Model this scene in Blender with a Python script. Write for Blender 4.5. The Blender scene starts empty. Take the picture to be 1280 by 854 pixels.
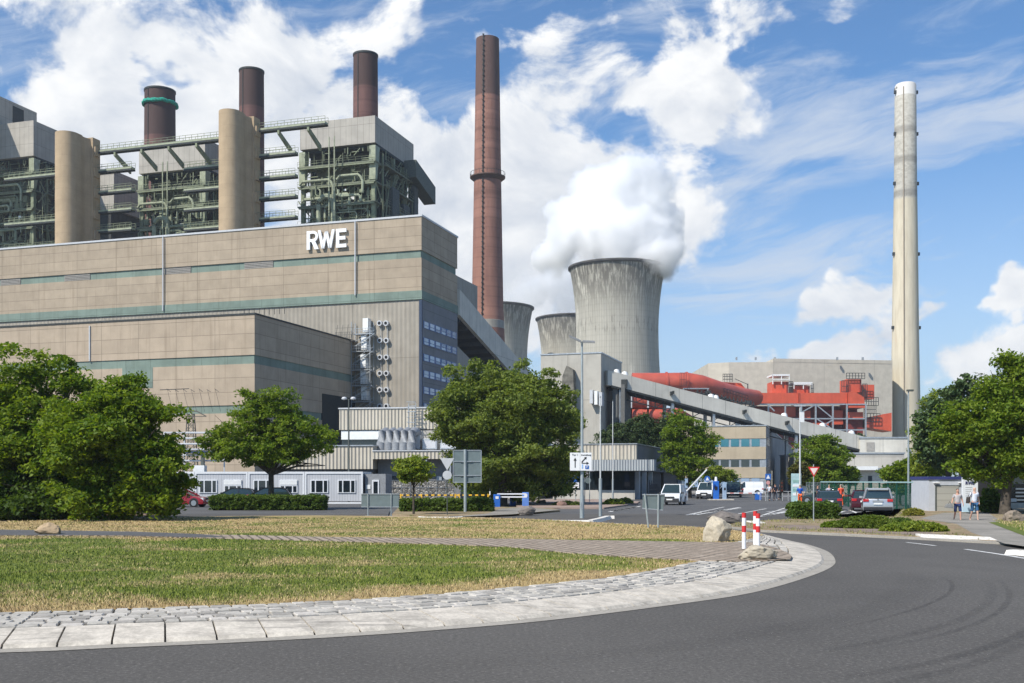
import bpy, bmesh, math, random
import numpy as np
from mathutils import Vector, Matrix
SC = bpy.context.scene
COL = SC.collection
F, HZ, H = 1350.0, 600.0, 2.2
D2R = math.radians
# ------------------------------------------------------------------ camera
cam = bpy.data.cameras.new('camera')
cam.sensor_width = 36; cam.lens = 36*F/1280; cam.shift_y = (HZ-427)/1280
cam.clip_start = .1; cam.clip_end = 6000
camo = bpy.data.objects.new('camera', cam); COL.objects.link(camo)
camo.location = (0, 0, H); camo.rotation_euler = (D2R(90), 0, 0); SC.camera = camo
# ------------------------------------------------------------------ light
SUN = Vector((-.74, -.67, 1.08)).normalized()
sl = bpy.data.lights.new('sun', 'SUN'); sl.energy = 5.0; sl.angle = D2R(.53); sl.color = (1, .95, .87)
so = bpy.data.objects.new('sun', sl); COL.objects.link(so)
so.rotation_euler = SUN.to_track_quat('Z', 'Y').to_euler(); so.location = (-60, -30, 80)
SC.view_settings.view_transform = 'Standard'; SC.view_settings.look = 'None'
SC.view_settings.exposure = 0.25; SC.view_settings.gamma = 1
cy = SC.cycles
cy.use_denoising = True; cy.max_bounces = 24; cy.diffuse_bounces = 3; cy.glossy_bounces = 3
cy.transmission_bounces = 5; cy.transparent_max_bounces = 12; cy.volume_bounces = 22
cy.volume_step_rate = 1.0; cy.volume_max_steps = 256
cy.sample_clamp_indirect = 6

class NT:
    """small helper to write node trees"""
    def __init__(s, tree): s.t = tree; s.n = tree.nodes; s.l = tree.links
    def node(s, typ, ins=None, **kw):
        n = s.n.new(typ)
        for k, v in kw.items(): setattr(n, k, v)
        for k, v in (ins or {}).items(): s.set(n.inputs[k], v)
        return n
    def set(s, inp, v):
        if isinstance(v, bpy.types.NodeSocket): s.l.new(v, inp)
        elif isinstance(v, bpy.types.Node): s.l.new(v.outputs[0], inp)
        else:
            if inp.type == 'RGBA' and len(v) == 3: v = (*v, 1)
            inp.default_value = v
    def m(s, op, a, b=None, c=None, clamp=False):
        n = s.n.new('ShaderNodeMath'); n.operation = op; n.use_clamp = clamp
        for i, v in enumerate((a, b, c)):
            if v is not None: s.set(n.inputs[i], v)
        return n.outputs[0]
    def vm(s, op, a, b=None):
        n = s.n.new('ShaderNodeVectorMath'); n.operation = op
        s.set(n.inputs[0], a)
        if b is not None: s.set(n.inputs[1], b)
        return n.outputs[0] if op not in ('LENGTH', 'DOT_PRODUCT', 'DISTANCE') else n.outputs['Value']
    def xyz(s, x, y, z):
        n = s.n.new('ShaderNodeCombineXYZ')
        for i, v in enumerate((x, y, z)): s.set(n.inputs[i], v)
        return n.outputs[0]
    def noise(s, vec, scale, detail=4, rough=.55, dist=0.0):
        n = s.node('ShaderNodeTexNoise', {'Scale': scale, 'Detail': detail, 'Roughness': rough, 'Distortion': dist})
        s.l.new(vec, n.inputs['Vector']); return n.outputs[0]
    def mix(s, fac, a, b, mode='MIX'):
        n = s.n.new('ShaderNodeMix'); n.data_type = 'RGBA'; n.blend_type = mode
        s.set(n.inputs['Factor'], fac); s.set(n.inputs['A'] if 0 else n.inputs[6], a); s.set(n.inputs[7], b)
        return n.outputs[2]
    def step(s, x, lo, hi, a=0.0, b=1.0):
        n = s.n.new('ShaderNodeMapRange'); n.interpolation_type = 'SMOOTHSTEP'
        for i, v in enumerate((x, lo, hi, a, b)): s.set(n.inputs[i], v)
        return n.outputs[0]

# ------------------------------------------------------------------ sky: Nishita + clouds placed by compass direction
wd = bpy.data.worlds.new('World'); SC.world = wd; wd.use_nodes = True
wd.node_tree.nodes.clear(); w = NT(wd.node_tree)
sky = w.node('ShaderNodeTexSky', sky_type='NISHITA', sun_disc=False)
sky.sun_elevation = math.asin(SUN.z); sky.sun_rotation = math.atan2(SUN.x, SUN.y)
sky.air_density = 1.0; sky.dust_density = .35; sky.ozone_density = 2.2; sky.altitude = 50
tc = w.node('ShaderNodeTexCoord'); sep = w.node('ShaderNodeSeparateXYZ', {0: tc.outputs['Generated']})
X, Y, Z = sep.outputs
az = w.m('ARCTAN2', X, Y)
te = w.m('DIVIDE', Z, w.m('SQRT', w.m('ADD', w.m('MULTIPLY', X, X), w.m('MULTIPLY', Y, Y))))
q = w.xyz(az, te, 0.0)
def skyc(px, py):
    a = math.atan((px-640)/F); return a, (HZ-py)/F*math.cos(a)
def blobs(lst):
    acc = None
    for px, py, rx, ry, wt in lst:
        a, e = skyc(px, py)
        d = w.vm('LENGTH', w.vm('DIVIDE', w.vm('SUBTRACT', q, (a, e, 0)), (rx/F, ry/F, 1)))
        g = w.step(d, 1.0, 0.0, 0.0, wt)
        acc = g if acc is None else w.m('ADD', acc, g)
    return acc
warp = w.noise(q, 9, 3, .5)
wc = w.node('ShaderNodeTexNoise', {'Vector': q, 'Scale': 8.0, 'Detail': 4.0, 'Roughness': .6}).outputs[1]
q = w.vm('ADD', q, w.vm('MULTIPLY', w.vm('SUBTRACT', wc, (.5, .5, .5)), (.16, .16, 0)))
cum = blobs([(60,260,520,360,.22),(120,70,330,190,.26),(250,110,260,160,.16),(430,40,200,130,.16),(400,200,300,180,.18),(500,250,200,190,.26),
    (740,110,270,170,.30),(890,60,90,90,.30),(620,330,220,240,.30),(740,280,260,180,.30),(800,330,150,120,.15),(550,20,70,80,-.34),
    (205,75,60,26,-.3),(120,40,40,60,-.12),(330,140,50,80,-.24),(50,235,100,70,-.26),(0,60,80,100,-.2),(760,150,95,40,-.26),(650,30,50,60,-.22),(560,120,32,90,-.26),(450,90,60,40,-.14),
    (1050,385,85,34,.42),(1010,445,170,34,.50),(1240,455,120,50,.34),(1270,388,45,26,.40),(1015,10,80,50,.36),(1165,405,30,20,.38),(620,-60,150,60,.1),
    (1500,350,300,120,.3),(-300,300,400,300,.25),(1100,190,220,200,-.45),(1000,300,190,100,-.3),(1230,250,120,160,-.3),(1100,60,200,90,-.2),(930,200,60,120,-.15)])
q = w.xyz(az, te, 0.0)
p1 = w.vm('MULTIPLY', q, (1.0, 1.25, 1.0))
base_n = w.noise(p1, 7.5, 11, .60, .35)
sh_n = w.noise(w.vm('ADD', p1, (-.022, .026, .0)), 7.5, 5, .56, .35)
big = w.noise(w.vm('ADD', q, (3.1, 1.7, 0)), 2.2, 3, .5)
dens = w.m('ADD', w.m('ADD', w.m('MULTIPLY_ADD', base_n, 1.9, -.45), cum), w.m('MULTIPLY', w.m('SUBTRACT', big, .5), .3))
away = w.m('MAXIMUM', w.step(w.m('ABSOLUTE', az), .62, .95), w.step(te, .62, .95))
dens = w.m('SUBTRACT', dens, w.m('MULTIPLY', away, .22))  # cloud cover outside the view thinned to lower the ambient light
cmask = w.step(dens, .56, .80)
# streaks of cirrus leaning up to the right
ca, sa = math.cos(.20), math.sin(.20)
rx = w.m('ADD', w.m('MULTIPLY', az, ca), w.m('MULTIPLY', te, sa))
ry = w.m('SUBTRACT', w.m('MULTIPLY', te, ca), w.m('MULTIPLY', az, sa))
ry = w.m('ADD', ry, w.m('MULTIPLY', warp, .035))
cn = w.noise(w.xyz(w.m('MULTIPLY', rx, .24), ry, 0.3), 19, 9, .66, .7)
cbias = blobs([(1000,150,330,110,.16),(1230,130,200,80,.14),(900,330,280,120,.16),(1100,300,240,60,.10),(950,240,260,80,.10),
               (1200,235,200,26,-.2),(1130,360,260,26,.12),(1150,180,260,24,.10),(960,340,160,22,.12),(1010,210,120,20,-.10),(1000,60,260,70,-.08),(1240,300,180,60,.02),(880,400,200,80,.08),(1220,355,140,40,-.04)])
ci = w.m('MULTIPLY', w.step(w.m('ADD', cn, cbias), .45, .82), .80)
hz = w.step(te, .34, .0, 0.0, .55)
ci = w.m('MULTIPLY', ci, w.m('SUBTRACT', 1.0, w.m('MULTIPLY', away, .8)))
ci = w.m('MAXIMUM', ci, hz)
thick = w.step(dens, .74, 1.05)
lit = w.m('ADD', w.m('MULTIPLY', w.m('SUBTRACT', base_n, sh_n), 2.6), .62, clamp=True)
lit = w.m('SUBTRACT', lit, w.m('MULTIPLY', thick, .12))
ccol = w.mix(lit, (.50, .56, .66), (1.0, 1.0, .99))
b1 = w.node('ShaderNodeBackground', {'Color': w.mix(1.0, sky.outputs[0], (.60, .90, 1.13), 'MULTIPLY'), 'Strength': .112})
b2 = w.node('ShaderNodeBackground', {'Color': (.80, .88, 1.0), 'Strength': .72})
b3 = w.node('ShaderNodeBackground', {'Color': ccol, 'Strength': .92})
m1 = w.node('ShaderNodeMixShader', {0: ci, 1: b1, 2: b2})
m2 = w.node('ShaderNodeMixShader', {0: cmask, 1: m1, 2: b3})
wo = w.node('ShaderNodeOutputWorld', {0: m2})

# ------------------------------------------------------------------ placing helpers: a pixel row/column of the survey photo to a real place
def G(px, py, z=0.0):
    y = (H-z)*F/(py-HZ); return ((px-640)/F*y, y)
def P(px, py, y): return Vector(((px-640)/F*y, y, H-(py-HZ)/F*y))
class Frame:
    def __init__(s, O, rot): s.O = O; s.r = rot; s.ux = (math.cos(rot), math.sin(rot)); s.uy = (-math.sin(rot), math.cos(rot))
    def w(s, x, y): return (s.O[0]+x*s.ux[0]+y*s.uy[0], s.O[1]+x*s.ux[1]+y*s.uy[1])
    def lx(s, px, y=0): k = (px-640)/F; return (k*(s.O[1]+y*s.uy[1])-s.O[0]-y*s.uy[0])/(s.ux[0]-k*s.ux[1])
    def ly(s, px, x=0): k = (px-640)/F; return (k*(s.O[1]+x*s.ux[1])-s.O[0]-x*s.ux[0])/(s.uy[0]-k*s.uy[1])
    def z(s, py, x, y): return H-(py-HZ)/F*s.w(x, y)[1]
def vprot(vp): return -math.atan((vp-640)/F)
# ------------------------------------------------------------------ mesh building
class MB:
    def __init__(s): s.v = []; s.f = []
    def add(s, vs, fs):
        n = len(s.v); s.v += [tuple(a) for a in vs]; s.f += [tuple(i+n for i in f) for f in fs]; return s
    def box(s, x0, x1, y0, y1, z0, z1):
        return s.add([(x0,y0,z0),(x1,y0,z0),(x1,y1,z0),(x0,y1,z0),(x0,y0,z1),(x1,y0,z1),(x1,y1,z1),(x0,y1,z1)],
                     [(0,3,2,1),(4,5,6,7),(0,1,5,4),(1,2,6,5),(2,3,7,6),(3,0,4,7)])
    def hexa(s, p): return s.add(p, [(0,3,2,1),(4,5,6,7),(0,1,5,4),(1,2,6,5),(2,3,7,6),(3,0,4,7)])
    def prism(s, poly, z0, z1):
        n = len(poly)
        return s.add([(*p, z0) for p in poly]+[(*p, z1) for p in poly],
                     [tuple(range(n))[::-1], tuple(range(n, 2*n))]+[(i, (i+1) % n, n+(i+1) % n, n+i) for i in range(n)])
    def extr(s, poly, a0, a1, axis='y'):
        """polygon in the other two axes pushed along an axis"""
        n = len(poly)
        mk = (lambda p, a: (p[0], a, p[1])) if axis == 'y' else (lambda p, a: (a, p[0], p[1]))
        return s.add([mk(p, a0) for p in poly]+[mk(p, a1) for p in poly],
                     [tuple(range(n)), tuple(range(n, 2*n))[::-1]]+[(i, n+i, n+(i+1) % n, (i+1) % n) for i in range(n)])
    def tube(s, pts, r, n=6, cap=True):
        pts = [Vector(p) for p in pts]; rr = r if isinstance(r, (list, tuple)) else [r]*len(pts)
        base = len(s.v); L = len(pts)
        for i, p in enumerate(pts):
            d = (pts[min(i+1, L-1)]-pts[max(i-1, 0)])
            d = d.normalized() if d.length > 1e-9 else Vector((0,0,1))
            up = Vector((0,0,1)) if abs(d.z) < .95 else Vector((1,0,0))
            a = d.cross(up).normalized(); b = a.cross(d)
            for k in range(n):
                t = 2*math.pi*k/n + math.pi/n
                s.v.append(tuple(p+(a*math.cos(t)+b*math.sin(t))*rr[i]))
        for i in range(L-1):
            for k in range(n):
                k2 = (k+1) % n
                s.f.append((base+i*n+k, base+i*n+k2, base+(i+1)*n+k2, base+(i+1)*n+k))
        if cap:
            s.f.append(tuple(base+k for k in range(n))[::-1]); s.f.append(tuple(base+(L-1)*n+k for k in range(n)))
        return s
    def bar(s, a, b, w=.1): return s.tube([a, b], w*.7071, 4)
    def lathe(s, prof, n=24, c=(0,0), a0=0, a1=2*math.pi):
        base = len(s.v); full = abs(a1-a0-2*math.pi) < 1e-6; m = n if full else n+1
        for r, z in prof:
            for k in range(m):
                t = a0+(a1-a0)*k/n; s.v.append((c[0]+r*math.cos(t), c[1]+r*math.sin(t), z))
        for i in range(len(prof)-1):
            for k in range(n):
                k2 = (k+1) % m
                s.f.append((base+i*m+k, base+i*m+k2, base+(i+1)*m+k2, base+(i+1)*m+k))
        return s
    def disc(s, c, r, d, n=16, t=.01):
        c = Vector(c); d = Vector(d).normalized(); return s.tube([c-d*t/2, c+d*t/2], r, n)
    def each(s, name, mat, parent=None, smooth=False, bevel=0):
        """every connected piece becomes a part of its own"""
        par = list(range(len(s.v)))
        def find(a):
            while par[a] != a: par[a] = par[par[a]]; a = par[a]
            return a
        for f in s.f:
            for k in f[1:]: par[find(k)] = find(f[0])
        grp = {}
        for f in s.f: grp.setdefault(find(f[0]), []).append(f)
        out = []
        for fs in grp.values():
            idx = sorted({k for f in fs for k in f}); mp = {k: i for i, k in enumerate(idx)}; mb = MB()
            mb.v = [s.v[k] for k in idx]; mb.f = [tuple(mp[k] for k in f) for f in fs]; out.append(mb.build(name, mat, parent, smooth, bevel))
        return out
    def build(s, name, mat, parent=None, smooth=False, bevel=0, weld=False):
        me = bpy.data.meshes.new(name); me.from_pydata(s.v, [], s.f); me.validate()
        bm = bmesh.new(); bm.from_mesh(me)
        if weld: bmesh.ops.remove_doubles(bm, verts=bm.verts, dist=1e-4)
        bmesh.ops.recalc_face_normals(bm, faces=bm.faces)
        if bevel: bmesh.ops.bevel(bm, geom=[e for e in bm.edges if len(e.link_faces) == 2 and e.calc_face_angle(0) > .4]+list(bm.verts), offset=bevel, segments=2, profile=.6, affect='EDGES', clamp_overlap=True)
        if smooth:
            for f in bm.faces: f.smooth = True
            for e in bm.edges:
                if len(e.link_faces) == 2 and e.calc_face_angle(0) > .7: e.smooth = False
        bm.to_mesh(me); bm.free()
        if mat is not None: me.materials.append(mat)
        return link(name, me, parent)
def link(name, data, parent=None):
    o = bpy.data.objects.new(name, data); COL.objects.link(o)
    if parent is not None: o.parent = parent
    return o
def tag(o, label, cat, group=None, kind=None):
    o['label'] = label; o['category'] = cat
    if group: o['group'] = group
    if kind: o['kind'] = kind
    return o
def thing(name, label, cat, loc=(0,0,0), rot=0, group=None):
    o = bpy.data.objects.new(name, None); COL.objects.link(o)
    o.location = (loc[0], loc[1], loc[2] if len(loc) > 2 else 0); o.rotation_euler = (0, 0, rot)
    return tag(o, label, cat, group)
def struct(name, mb, mat, smooth=False, kind='structure'):
    o = mb.build(name, mat, None, smooth); o['kind'] = kind; return o
def dup(root, loc, rot, label, group=None):
    def rec(o, par):
        c = o.copy(); COL.objects.link(c)
        if par is not None: c.parent = par
        for ch in list(o.children): rec(ch, c)
        return c
    r = rec(root, None); r.location = (loc[0], loc[1], loc[2] if len(loc) > 2 else 0); r.rotation_euler = (0, 0, rot)
    r['label'] = label
    if group: r['group'] = group
    return r
# ------------------------------------------------------------------ materials
MATS = {}
def mat(name, col, rough=.8, metal=0., var=.12, scale=3., bump=0., bscale=20., spec=None, streak=0., emis=None):
    if name in MATS: return MATS[name]
    m = bpy.data.materials.new(name); m.use_nodes = True; n = NT(m.node_tree); b = n.n['Principled BSDF']
    t = n.node('ShaderNodeTexCoord').outputs['Object']
    c = col
    if var:
        f = n.noise(t, scale, 5, .6)
        c = n.mix(n.step(f, .3, .7), tuple(x*(1-var) for x in col), tuple(min(1, x*(1+var)) for x in col))
    if streak:
        g = n.noise(n.vm('MULTIPLY', t, (1, 1, .06)), scale*2.5, 5, .6)
        c = n.mix(n.step(g, .48, .75, 0, streak), c, tuple(x*.45 for x in col))
    n.set(b.inputs['Base Color'], c); b.inputs['Roughness'].default_value = rough; b.inputs['Metallic'].default_value = metal; b.inputs['Specular IOR Level'].default_value = .5 if rough < .6 else .25
    if spec is not None: b.inputs['Specular IOR Level'].default_value = spec
    if bump:
        bn = n.node('ShaderNodeBump', {'Strength': bump, 'Distance': .05, 'Height': n.noise(t, bscale, 4, .6)})
        n.set(b.inputs['Normal'], bn)
    if emis: b.inputs['Emission Color'].default_value = (*emis[0], 1); b.inputs['Emission Strength'].default_value = emis[1]
    MATS[name] = m; return m
def newmat(name):
    m = bpy.data.materials.new(name); m.use_nodes = True; n = NT(m.node_tree); n.n['Principled BSDF'].inputs['Specular IOR Level'].default_value = .22; return m, n, n.n['Principled BSDF']
def cladding(name, col, pw, ph, gap=.035, var=.10, streak=.35, ribs=0., rc=.35, rough=.85, spread=.06):
    """precast or metal wall panels: joints, a little panel to panel tint, run-down stains"""
    m, n, b = newmat(name)
    t = n.node('ShaderNodeTexCoord').outputs['Object']; s = n.node('ShaderNodeSeparateXYZ', {0: t})
    h = n.m('ADD', s.outputs[0], s.outputs[1]); uv = n.xyz(h, s.outputs[2], 0.0)
    br = n.node('ShaderNodeTexBrick', {'Vector': uv, 'Scale': 1.0, 'Mortar Size': gap, 'Mortar Smooth': .3, 'Brick Width': pw, 'Row Height': ph,
        'Color1': tuple(x*(1-spread) for x in col), 'Color2': tuple(x*(1+spread) for x in col), 'Mortar': tuple(x*.42 for x in col)}, offset=0.0)
    f = n.noise(uv, .35, 5, .6)
    c = n.mix(1.0, br.outputs[0], n.mix(n.step(f, .3, .7), (1-var,)*3, (1+var*.6,)*3), 'MULTIPLY')
    g = n.noise(n.vm('MULTIPLY', uv, (1, .05, 1)), 1.3, 6, .65)
    c = n.mix(n.step(g, .5, .72, 0, streak), c, tuple(x*.5 for x in (col[0], col[1]*.93, col[2]*.85)))
    g2 = n.noise(n.vm('MULTIPLY', n.vm('ADD', uv, (17, 3, 0)), (1, .07, 1)), 2.1, 5, .6)
    c = n.mix(n.step(g2, .55, .75, 0, streak*.7), c, tuple(min(1, x*1.35) for x in col))
    if ribs:
        wv = n.m('SINE', n.m('MULTIPLY', h, 2*math.pi/ribs))
        c = n.mix(n.step(wv, -.2, -.9, 0, rc), c, tuple(x*.4 for x in col))
        n.set(b.inputs['Normal'], n.node('ShaderNodeBump', {'Strength': min(.8, rc*2.3), 'Distance': ribs*.25, 'Height': wv}))
    n.set(b.inputs['Base Color'], c); b.inputs['Roughness'].default_value = rough
    MATS[name] = m; return m
# ================================================================== GROUND
rnd = random.Random(7)
def wcoord(n): return n.node('ShaderNodeTexCoord').outputs['Object']
# asphalt
def asphalt(name, c0, c1):
    m, n, b = newmat(name); t = wcoord(n)
    big = n.noise(t, .12, 4, .6); fine = n.noise(t, 17, 4, .85); mid = n.noise(n.vm('MULTIPLY', t, (1,.35,1)), .8, 5, .6)
    c = n.mix(n.step(big, .3, .7), c0, c1)
    c = n.mix(n.step(mid, .45, .75, 0, .25), c, tuple(x*.72 for x in c0))
    c = n.mix(n.step(fine, .52, .72, 0, .75), c, tuple(x*2.4 for x in c1))
    c = n.mix(n.step(fine, .48, .30, 0, .8), c, tuple(x*.35 for x in c0))
    n.set(b.inputs['Base Color'], c); b.inputs['Roughness'].default_value = .82
    n.set(b.inputs['Normal'], n.node('ShaderNodeBump', {'Strength': .35, 'Distance': .01, 'Height': fine}))
    MATS[name] = m; return m
A_NEW = asphalt('asphalt_ring', (.080,.074,.066), (.102,.095,.085))
A_OLD = asphalt('asphalt_old', (.085,.084,.083), (.115,.113,.110))
def soil(name, cols, sc, bump=.6, fine=14):
    m, n, b = newmat(name); t = wcoord(n)
    a = n.noise(t, sc, 6, .65, .4); f = n.noise(t, fine, 5, .75); g = n.noise(n.vm('ADD', t, (9,4,0)), sc*2.7, 5, .6)
    c = n.mix(n.step(a, .38, .62), cols[0], cols[1])
    c = n.mix(n.step(g, .5, .68), c, cols[2])
    c = n.mix(n.step(f, .3, .7), tuple(x*.6 for x in (1,1,1)), (1.25,1.25,1.2)) if 0 else n.mix(1.0, c, n.mix(n.step(f, .3, .7), (.6,.6,.6), (1.25,1.22,1.15)), 'MULTIPLY')
    n.set(b.inputs['Base Color'], c); b.inputs['Roughness'].default_value = .95
    n.set(b.inputs['Normal'], n.node('ShaderNodeBump', {'Strength': bump, 'Distance': .04, 'Height': f}))
    MATS[name] = m; return m
M_FIELD = soil('dry_field', ((.13,.12,.06),(.20,.17,.09),(.08,.10,.035)), .08)
M_VERGE = soil('verge_soil', ((.26,.19,.12),(.33,.26,.17),(.12,.14,.045)), .5)
M_MULCH = soil('mulch', ((.20,.13,.085),(.28,.19,.13),(.10,.07,.045)), .8)
M_SLAB = soil('pale_path', ((.24,.225,.20),(.30,.28,.25),(.20,.19,.17)), .25, .2, 30)
# lawn: green patches, straw-dry toward the far strip and the front rim
m, n, b = newmat('lawn'); M_LAWN = m; t = wcoord(n); s = n.node('ShaderNodeSeparateXYZ', {0: t})
a = n.noise(n.vm('MULTIPLY', t, (.75, 1.0, 1)), .36, 6, .62, .5); f = n.noise(t, 11, 6, .8)
gx, gy = s.outputs[0], s.outputs[1]
dr = n.node('ShaderNodeAttribute', attribute_name='dry').outputs['Fac']
k = n.m('ADD', n.m('MULTIPLY', n.m('SUBTRACT', a, .5), 2.6), dr)
k = n.m('ADD', k, n.m('MULTIPLY', n.m('SUBTRACT', f, .5), .9))
GREEN, GREEN2, STRAW, STRAW2 = (.125,.155,.028), (.085,.115,.020), (.42,.32,.15), (.35,.24,.125)
gcol = n.mix(n.step(f, .35, .65), GREEN2, GREEN)
scol = n.mix(n.step(n.noise(t, 1.7, 5, .7), .4, .65), STRAW, STRAW2)
scol = n.mix(1.0, scol, n.mix(n.step(f, .3, .7), (.62,.62,.62), (1.2,1.18,1.1)), 'MULTIPLY')
n.set(b.inputs['Base Color'], n.mix(n.step(k, .25, .95), gcol, scol)); b.inputs['Roughness'].default_value = .95
n.set(b.inputs['Normal'], n.node('ShaderNodeBump', {'Strength': .7, 'Distance': .04, 'Height': f}))
# concrete kerbs and pavers
def concrete(name, col, jl=0., dirt=.35, sc=1.2):
    m, n, b = newmat(name); t = wcoord(n)
    f = n.noise(t, sc, 6, .65); g = n.noise(t, 16, 4, .7)
    c = n.mix(n.step(f, .35, .7, 0, dirt), col, tuple(x*.45 for x in col))
    c = n.mix(1.0, c, n.mix(n.step(g, .3, .7), (.82,.82,.82), (1.08,1.08,1.08)), 'MULTIPLY')
    n.set(b.inputs['Base Color'], c); b.inputs['Roughness'].default_value = .85
    n.set(b.inputs['Normal'], n.node('ShaderNodeBump', {'Strength': .3, 'Distance': .01, 'Height': g}))
    MATS[name] = m; return m
M_KERB = concrete('kerb_stone', (.59,.535,.45), dirt=.6, sc=2.6)
_n = NT(M_KERB.node_tree); _b = _n.n['Principled BSDF']; _c = _b.inputs['Base Color'].links[0].from_socket; _t = wcoord(_n)
_k = _n.noise(_n.vm('MULTIPLY', _n.node('ShaderNodeMapping', {'Vector': _t, 'Rotation': (0,0,D2R(-14))}).outputs[0], (.35,5.5,1)), 1.1, 6, .7)
_n.set(_b.inputs['Base Color'], _n.mix(_n.step(_k, .52, .66, 0, .55), _c, (.12,.11,.10)))
M_KERBW = concrete('kerb_white', (.70,.66,.59), dirt=.25)
M_GUT = concrete('gutter_concrete', (.36,.33,.28), dirt=.3)
M_JOINT = mat('joint_sand', (.12,.11,.09), .95, var=.3, scale=6)
M_PAINT = mat('road_paint', (.62,.61,.58), .7, var=.25, scale=4)
def setts(name, cols, bw, bh, mort, rot=0.):
    m, n, b = newmat(name); t = wcoord(n)
    tt = n.node('ShaderNodeMapping', {'Vector': t, 'Rotation': (0, 0, rot)}).outputs[0]
    wn = n.node('ShaderNodeTexNoise', {'Vector': tt, 'Scale': 2.5, 'Detail': 2}).outputs[1]
    tt = n.vm('ADD', tt, n.vm('MULTIPLY', wn, (.09,.09,0)))
    br = n.node('ShaderNodeTexBrick', {'Vector': tt, 'Scale': 1.0, 'Mortar Size': mort, 'Mortar Smooth': .2, 'Brick Width': bw, 'Row Height': bh,
        'Color1': cols[0], 'Color2': cols[1], 'Mortar': cols[2]})
    g = n.noise(t, 9, 5, .7); h = n.noise(t, .7, 5, .6)
    c = n.mix(1.0, br.outputs[0], n.mix(n.step(g, .3, .7), (.74,.74,.74), (1.12,1.12,1.1)), 'MULTIPLY')
    c = n.mix(n.step(h, .42, .7, 0, .5), c, tuple(x*.7 for x in cols[0]))
    n.set(b.inputs['Base Color'], c); b.inputs['Roughness'].default_value = .85
    n.set(b.inputs['Normal'], n.node('ShaderNodeBump', {'Strength': .6, 'Distance': .02, 'Height': n.m('SUBTRACT', 1.0, br.outputs['Fac'])}))
    MATS[name] = m; return m
M_BRICK = setts('brick_path', ((.33,.262,.20),(.43,.35,.275),(.12,.10,.075)), .55, .30, .045, D2R(72))
M_SETT = [concrete('sett_a', (.47,.44,.385), dirt=.5, sc=3), concrete('sett_b', (.36,.335,.295), dirt=.5, sc=3), concrete('sett_c', (.54,.50,.44), dirt=.4, sc=3)]

struct('ground', MB().prism([(-2500,-40),(2500,-40),(2500,5000),(-2500,5000)], -1.0, -.012), M_FIELD)
struct('yard', MB().prism([(-150,52),(70,52),(95,62),(180,70),(180,420),(-150,420)], -.5, 0.0), A_OLD)
struct('roundabout_road', MB().prism([(-120,-30),(120,-30),(120,52),(60,55),(28,70),(-2,70),(-60,64),(-120,62)], -.5, .004), A_NEW)

# island outline (road level), from the traced inner edge of the ring
front = [G(*p) for p in [(0,817),(140,811),(280,805),(460,795),(640,781),(740,770),(840,757),(940,742),(1010,722),(1040,709),(1044,700),(1035,690),(1013,682),(990,677)]]
back = [G(*p) for p in [(950,670),(929,667.3),(900,664.6),(861,662),(800,659.6),(740,656),(680,653),(600,650),(480,648.5),(400,647.8),(250,649),(120,652),(0,655.5)]]
left = [(-36,50),(-46,45),(-50,36),(-44,24),(-32,16),(-20,13),(-11,12.9)]
ctrl = front+back+left
def closed_spline(c, k=10):
    out = []; N = len(c)
    for i in range(N):
        p0, p1, p2, p3 = (Vector(c[(i+j-1) % N]) for j in range(4))
        for t in [x/k for x in range(k)]:
            out.append(.5*((2*p1)+(p2-p0)*t+(2*p0-5*p1+4*p2-p3)*t*t+(3*p1-p0-3*p2+p3)*t**3))
    return out
sp = closed_spline(ctrl, 12)
for _ in range(6): sp = [(sp[i-1]+sp[i]*2+sp[(i+1) % len(sp)])/4 for i in range(len(sp))]
def resample(pts, step):
    out = [pts[0]]; acc = 0.; N = len(pts)
    for i in range(N):
        a, b = pts[i], pts[(i+1) % N]; L = (b-a).length; pos = 0.
        while acc + (L-pos) >= step:
            pos += step-acc; out.append(a.lerp(b, pos/L)); acc = 0.
        acc += L-pos
    return out[:-1] if (out[-1]-out[0]).length < step*.5 else out
C0 = resample(sp, .34); NC = len(C0)
def normal(i):
    d = (C0[(i+2) % NC]-C0[i-2]).normalized(); return Vector((-d.y, d.x))   # inward (ccw loop)
area = sum(C0[i].x*C0[(i+1) % NC].y-C0[(i+1) % NC].x*C0[i].y for i in range(NC))
NRM = [normal(i)*(1 if area > 0 else -1) for i in range(NC)]
for _ in range(8): NRM = [((NRM[i-1]+NRM[i]*2+NRM[(i+1) % NC])/4).normalized() for i in range(NC)]
iN = max(range(NC), key=lambda i: C0[i].x)                      # nose
ZT = .17
def widths(i):
    j = i-iN
    if j > NC/2: j -= NC
    if j < -NC/2: j += NC
    t = min(1, max(0, (j*.34+3)/6.0))                            # 0 on the front side, 1 behind the nose
    return .30*(1-t)+.12*t, .95*(1-t)+.42*t, 1.75*(1-t)+.02*t
def off(i, d, z):
    p = C0[i % NC]+NRM[i % NC]*d; return (p.x, p.y, z)
def ring(d0, z0, d1, z1, name, m):
    mb = MB(); vs = [off(i, d0(i), z0) for i in range(NC)]+[off(i, d1(i), z1) for i in range(NC)]
    mb.add(vs, [(i, (i+1) % NC, NC+(i+1) % NC, NC+i) for i in range(NC)]); return struct(name, mb, m, True)
g_ = lambda i: widths(i)[0]; k_ = lambda i: g_(i)+widths(i)[1]; p_ = lambda i: k_(i)+widths(i)[2]
ring(lambda i: 0, .012, g_, .014, 'gutter', M_GUT)
mb = MB(); vs = [off(i, g_(i)-.02, .0) for i in range(NC)]+[off(i, k_(i)+.02, ZT-.02) for i in range(NC)]
struct('kerb_bed', mb.add(vs, [(i, (i+1) % NC, NC+(i+1) % NC, NC+i) for i in range(NC)]), M_JOINT)
mb = MB(); i = 0                                                  # kerb slabs, each a little different
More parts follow.
